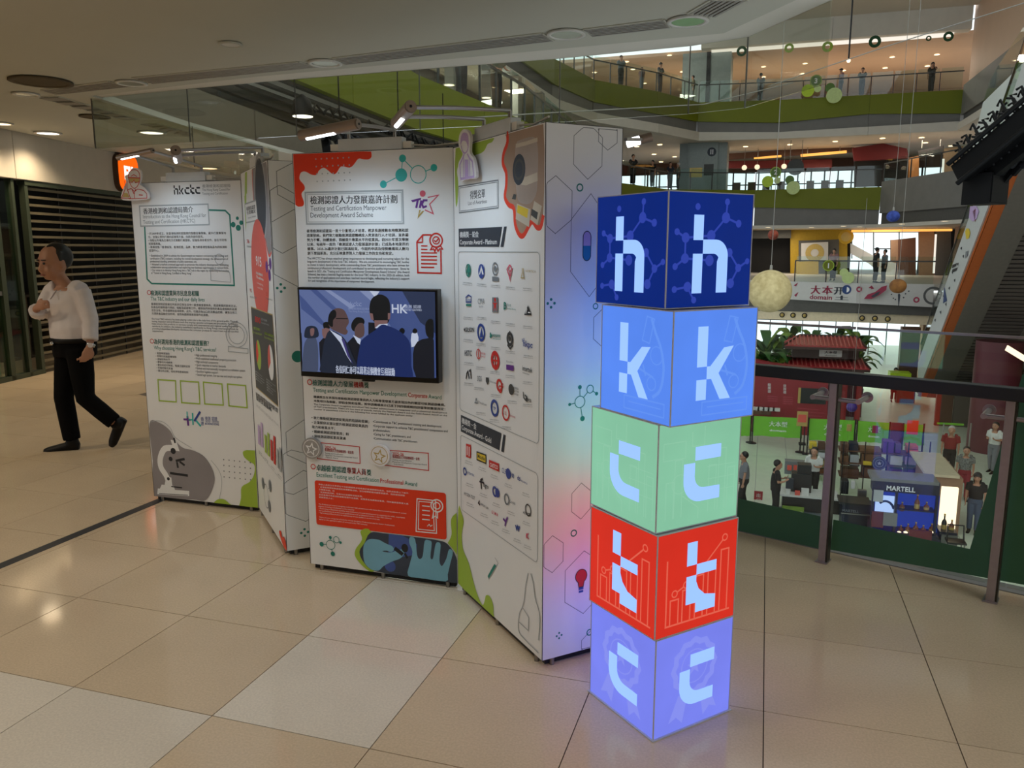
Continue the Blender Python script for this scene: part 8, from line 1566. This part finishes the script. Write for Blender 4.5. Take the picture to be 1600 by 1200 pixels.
# --- coffee stand
ck = gthing('coffee_counter', 'black coffee counter crowded with machines', 'counter', 1270, 22.6); fbox(ck, 'counter_top', (1218, 776, 1312, 779), 22.6, .8, 'cup_white'); fbox(ck, 'counter_front', (1220, 779, 1310, 860), 22.7, .6, 'machine_black'); fbox(ck, 'menu_board', (1222, 792, 1256, 806), 22.5, .06, 'leaf_light'); fbox(ck, 'menu_white', (1224, 799, 1254, 806), 22.47, .04, 'cup_white')
for lb, px, mk, Y, c_ in (('large black coffee machine on the counter', (1236, 741, 1268, 776), 'machine_black', 22.95, 'machine'), ('black hood on top of the coffee machine', (1246, 727, 1268, 741), 'machine_black', 23.0, 'machine'), ('dark till screen on the coffee counter', (1228, 748, 1240, 764), 'ink_navy', 22.8, 'screen'), ('stack of white cups on the counter', (1228, 766, 1234, 776), 'cup_white', 22.65, 'cups'), ('orange and white cup on the counter', (1242, 768, 1250, 776), 'ink_coral', 22.62, 'cup'), ('white cloth heap on the counter', (1252, 764, 1264, 776), 'cup_white', 22.7, 'cloth'), ('blue trolley box with orange notes behind the counter', (1226, 722, 1262, 742), 'ground_grey', 25.2, 'box'), ('orange note on the blue trolley box, left', (1230, 728, 1237, 735), 'ink_coral', 25.1, 'note'), ('orange note on the blue trolley box, right', (1240, 728, 1247, 735), 'ink_coral', 25.1, 'note'), ('grinder beside the steel post', (1314, 752, 1326, 772), 'machine_black', 22.9, 'machine'), ('white jug beside the grinder', (1330, 752, 1336, 764), 'cup_white', 22.8, 'jug'), ('silver kettle right of the steel post', (1340, 766, 1354, 784), 'steel', 22.6, 'kettle')): sbox(lb.split(' on ')[0].split(' beside')[0].split(' behind')[0].split(' right')[0].replace(' and', '').replace(' ', '_'), lb, c_, px, Y, .35 if c_ in ('machine', 'box') else .12, mk)
ck2 = gthing('bar_counter', 'dark counter with faint lettering left of the blue showcase', 'counter', 1336, 21.6); fbox(ck2, 'counter_top', (1311, 787, 1362, 790), 21.6, .7, 'machine_black'); fbox(ck2, 'counter_front', (1312, 790, 1361, 900), 21.65, .6, 'martell_navy'); ptext(ck2, 'MARTELL', 1316, 799, 1342, 800, 4, 21.64, 'ink_grey'); fbox(ck2, 'shelf_strip', (1314, 803, 1360, 804.5), 21.6, .06, 'steel')
st_ = thing('exit_sign', 'red floor sign with two characters for exit', 'sign', tuple(aty(1184.5, 787, 23.4)), 0); st_.location.z = ZG; fbox(st_, 'board', (1178, 768, 1191.5, 788), 23.4, .05, 'stage_red'); ptext(st_, '出', 1182, 776, 1188, 776, 6, 23.38, 'cup_white', 'lettering', 0); ptext(st_, '口', 1182, 784, 1188, 784, 6, 23.38, 'cup_white', 'lettering', 0)
# --- blue showcase kiosk
MY = 20.2; mk_ = gthing('showcase_kiosk', 'navy showcase kiosk with white lettering and blue lit display', 'kiosk', 1415, MY); o = mk_.location
tp = [(1362, 745), (1448, 752), (1467, 760), (1364, 752)]
fbox(mk_, 'top_slab', (1361, 750, 1468, 755), MY - .05, .75, 'slab_grey'); fbox(mk_, 'header', (1363, 755, 1467, 771), MY, .35, 'martell_navy'); ptext(mk_, 'MARTELL', 1385, 765.5, 1430, 767.5, 7.5, MY, 'ink_white'); fbox(mk_, 'back_panel', (1364, 771, 1466, 835), MY + .5, .1, 'case_blue'); fbox(mk_, 'base_cabinet', (1362, 838, 1467, 900), MY, 1.2, 'martell_navy'); fbox(mk_, 'shelf', (1402, 798, 1462, 799.5), MY + .1, .4, 'martell_navy'); fbox(mk_, 'shelf', (1364, 834, 1466, 838), MY - .03, .6, 'martell_navy')
for x in (1363, 1399, 1463): fbox(mk_, 'upright', (x - 1.5, 755, x + 2.5, 838), MY + .02, .12, 'martell_navy')
fbox(mk_, 'lit_screen', (1368, 775, 1397, 800), MY + .2, .06, 'case_screen'); fbox(mk_, 'white_board', (1365, 766, 1380, 784), MY - .06, .04, 'ink_soft'); fbox(mk_, 'red_board', (1362, 800, 1381, 824), MY - .05, .06, 'maroon'); fbox(mk_, 'grey_board', (1380, 802, 1402, 822), MY - .08, .06, 'slab_grey'); fbox(mk_, 'drawer_front', (1420, 829, 1456, 850), MY - .04, .06, 'maroon'); fbox(mk_, 'side_case', (1469, 762, 1495, 832), MY + .5, .1, 'case_warm'); fbox(mk_, 'side_shelf', (1468, 832, 1496, 836), MY, .6, 'martell_navy'); fbox(mk_, 'side_base', (1468, 836, 1494, 900), MY + .1, .6, 'slab_grey')
arc_ = [aty(1383 + 14 * math.cos(t), 800 - 17 * math.sin(t), MY + .17) - o for t in np.linspace(.3, 2.2, 10)]; MB().tube(arc_, .03, 6).build('screen_arc', 'ink_deepblue', mk_)
def bottle(x, y, Y, h, label, mk='bottle_amber', grp='bottles in the blue showcase'):
    p = aty(x, y, Y); t = thing('bottle', label, 'bottle', tuple(p), 0, grp); MB().lathe([(.001, 0), (.055, 0), (.06, .02), (.06, h * .5), (.045, h * .62), (.018, h * .72), (.018, h * .95), (.001, h * .95)], 14).build('glass_body', mk, t); MB().lathe([(.021, h * .90), (.022, h), (.001, h)], 10).build('cap', 'ink_gold', t); MB().lathe([(.0615, h * .15), (.0615, h * .42)], 14).build('label_band', 'ink_gold', t)
for x, y, h, lb in ((1432, 798, .42, 'tallest bottle, on the middle shelf of the blue showcase'), (1409, 798, .22, 'small bottle at the left of the middle showcase shelf'), (1447, 798, .22, 'small bottle at the right of the middle showcase shelf'), (1418, 833, .24, 'bottle second from left on the lower showcase shelf'), (1407, 833, .20, 'leftmost bottle on the lower showcase shelf'), (1430, 833, .28, 'middle bottle on the lower showcase shelf'), (1442, 833, .20, 'bottle second from right on the lower showcase shelf'), (1455, 833, .24, 'rightmost bottle on the lower showcase shelf')): bottle(x, y, MY + .25, h, lb)
bottle(1474, 831, MY + .25, .45, 'dark bottle with red top in the bright side case', 'machine_black'); bottle(1486, 831, MY + .25, .30, 'amber bottle in the bright side case')
for i, x in enumerate((1405, 1415, 1424, 1436, 1447, 1456)): tag(MB().lathe([(.001, 0), (.045, 0), (.05, .012), (.02, .03), (.001, .03)], 12).build('lit_puck', 'case_warm', None, tuple(aty(x, 832, MY + .06))), 'small lit puck lamp in the row on the lower showcase shelf', 'light', 'puck lamps in the showcase')
cbk = gthing('cream_counter', 'cream topped counter block right of the showcase', 'counter', 1480, 21.8); fbox(cbk, 'top', (1446, 742, 1500, 746), 21.8, 2.4, 'cream_block'); fbox(cbk, 'body', (1449, 746, 1498, 900), 21.9, 2.2, 'tan_wall')
sc3 = gthing('folding_stool', 'black folding stool with chrome leg beside the showcase', 'stool', 1507, 20.0); o = sc3.location
MB().tube([Vector((-.18, 0, .50)), Vector((-.18, .02, .86)), Vector((.15, .02, .86)), Vector((.17, 0, .52))], .02, 8).build('back_loop', 'machine_black', sc3); MB().box(-.2, -.2, .46, .2, .15, .50).build('seat', 'machine_black', sc3)
for a in (-.16, .16):
    for b in (-.16, .12): MB().cyl((a, b, 0), (a, b, .46), .016, n=8).build('leg', 'steel', sc3)
# --- people below
GG = 'people on the ground floor'
def gpos(x, y): p = atz(x, y, ZG); return (p.x, p.y, ZG)
stand('white haired man in a red shirt on the ground floor', gpos(1480, 748), 1.72, 262, cols('cloth_red', 'cloth_black', 'hair_white'), GG, 'down', vox=.018, walk=.08); stand('woman in a patterned top and red trousers on the ground floor', gpos(1503, 780), 1.58, 262, cols('cloth_pattern', 'cloth_redpants'), GG, 'down', vox=.018, walk=.06); stand('woman in a black T-shirt and jeans on the ground floor', gpos(1519, 832), 1.60, 250, cols('cloth_black', 'cloth_jeans'), GG, 'down', 'long', vox=.018, walk=.05); stand('person in a white top with backpack, far right on the ground floor', gpos(1549, 738), 1.68, 230, cols('cup_white', 'cloth_grey'), GG, 'phone', vox=.018, walk=.1)
stand('man in a grey shirt walking past, beside the mint cube', gpos(1160, 800), 1.72, 190, cols('cloth_grey', 'cloth_black'), GG, 'down', vox=.018, walk=.1); stand('man in black working at the coffee counter', gpos(1209, 812), 1.66, 10, cols('cloth_black', 'cloth_black'), GG, 'phone', vox=.018); stand('barista in white sleeves and dark apron behind the counter', (aty(1270, 760, 23.6).x, 23.7, ZG), 1.62, 250, cols('cup_white', 'cloth_black', 'hair_black'), GG, 'phone', vox=.018)
bpy.data.scenes.remove(WORK)
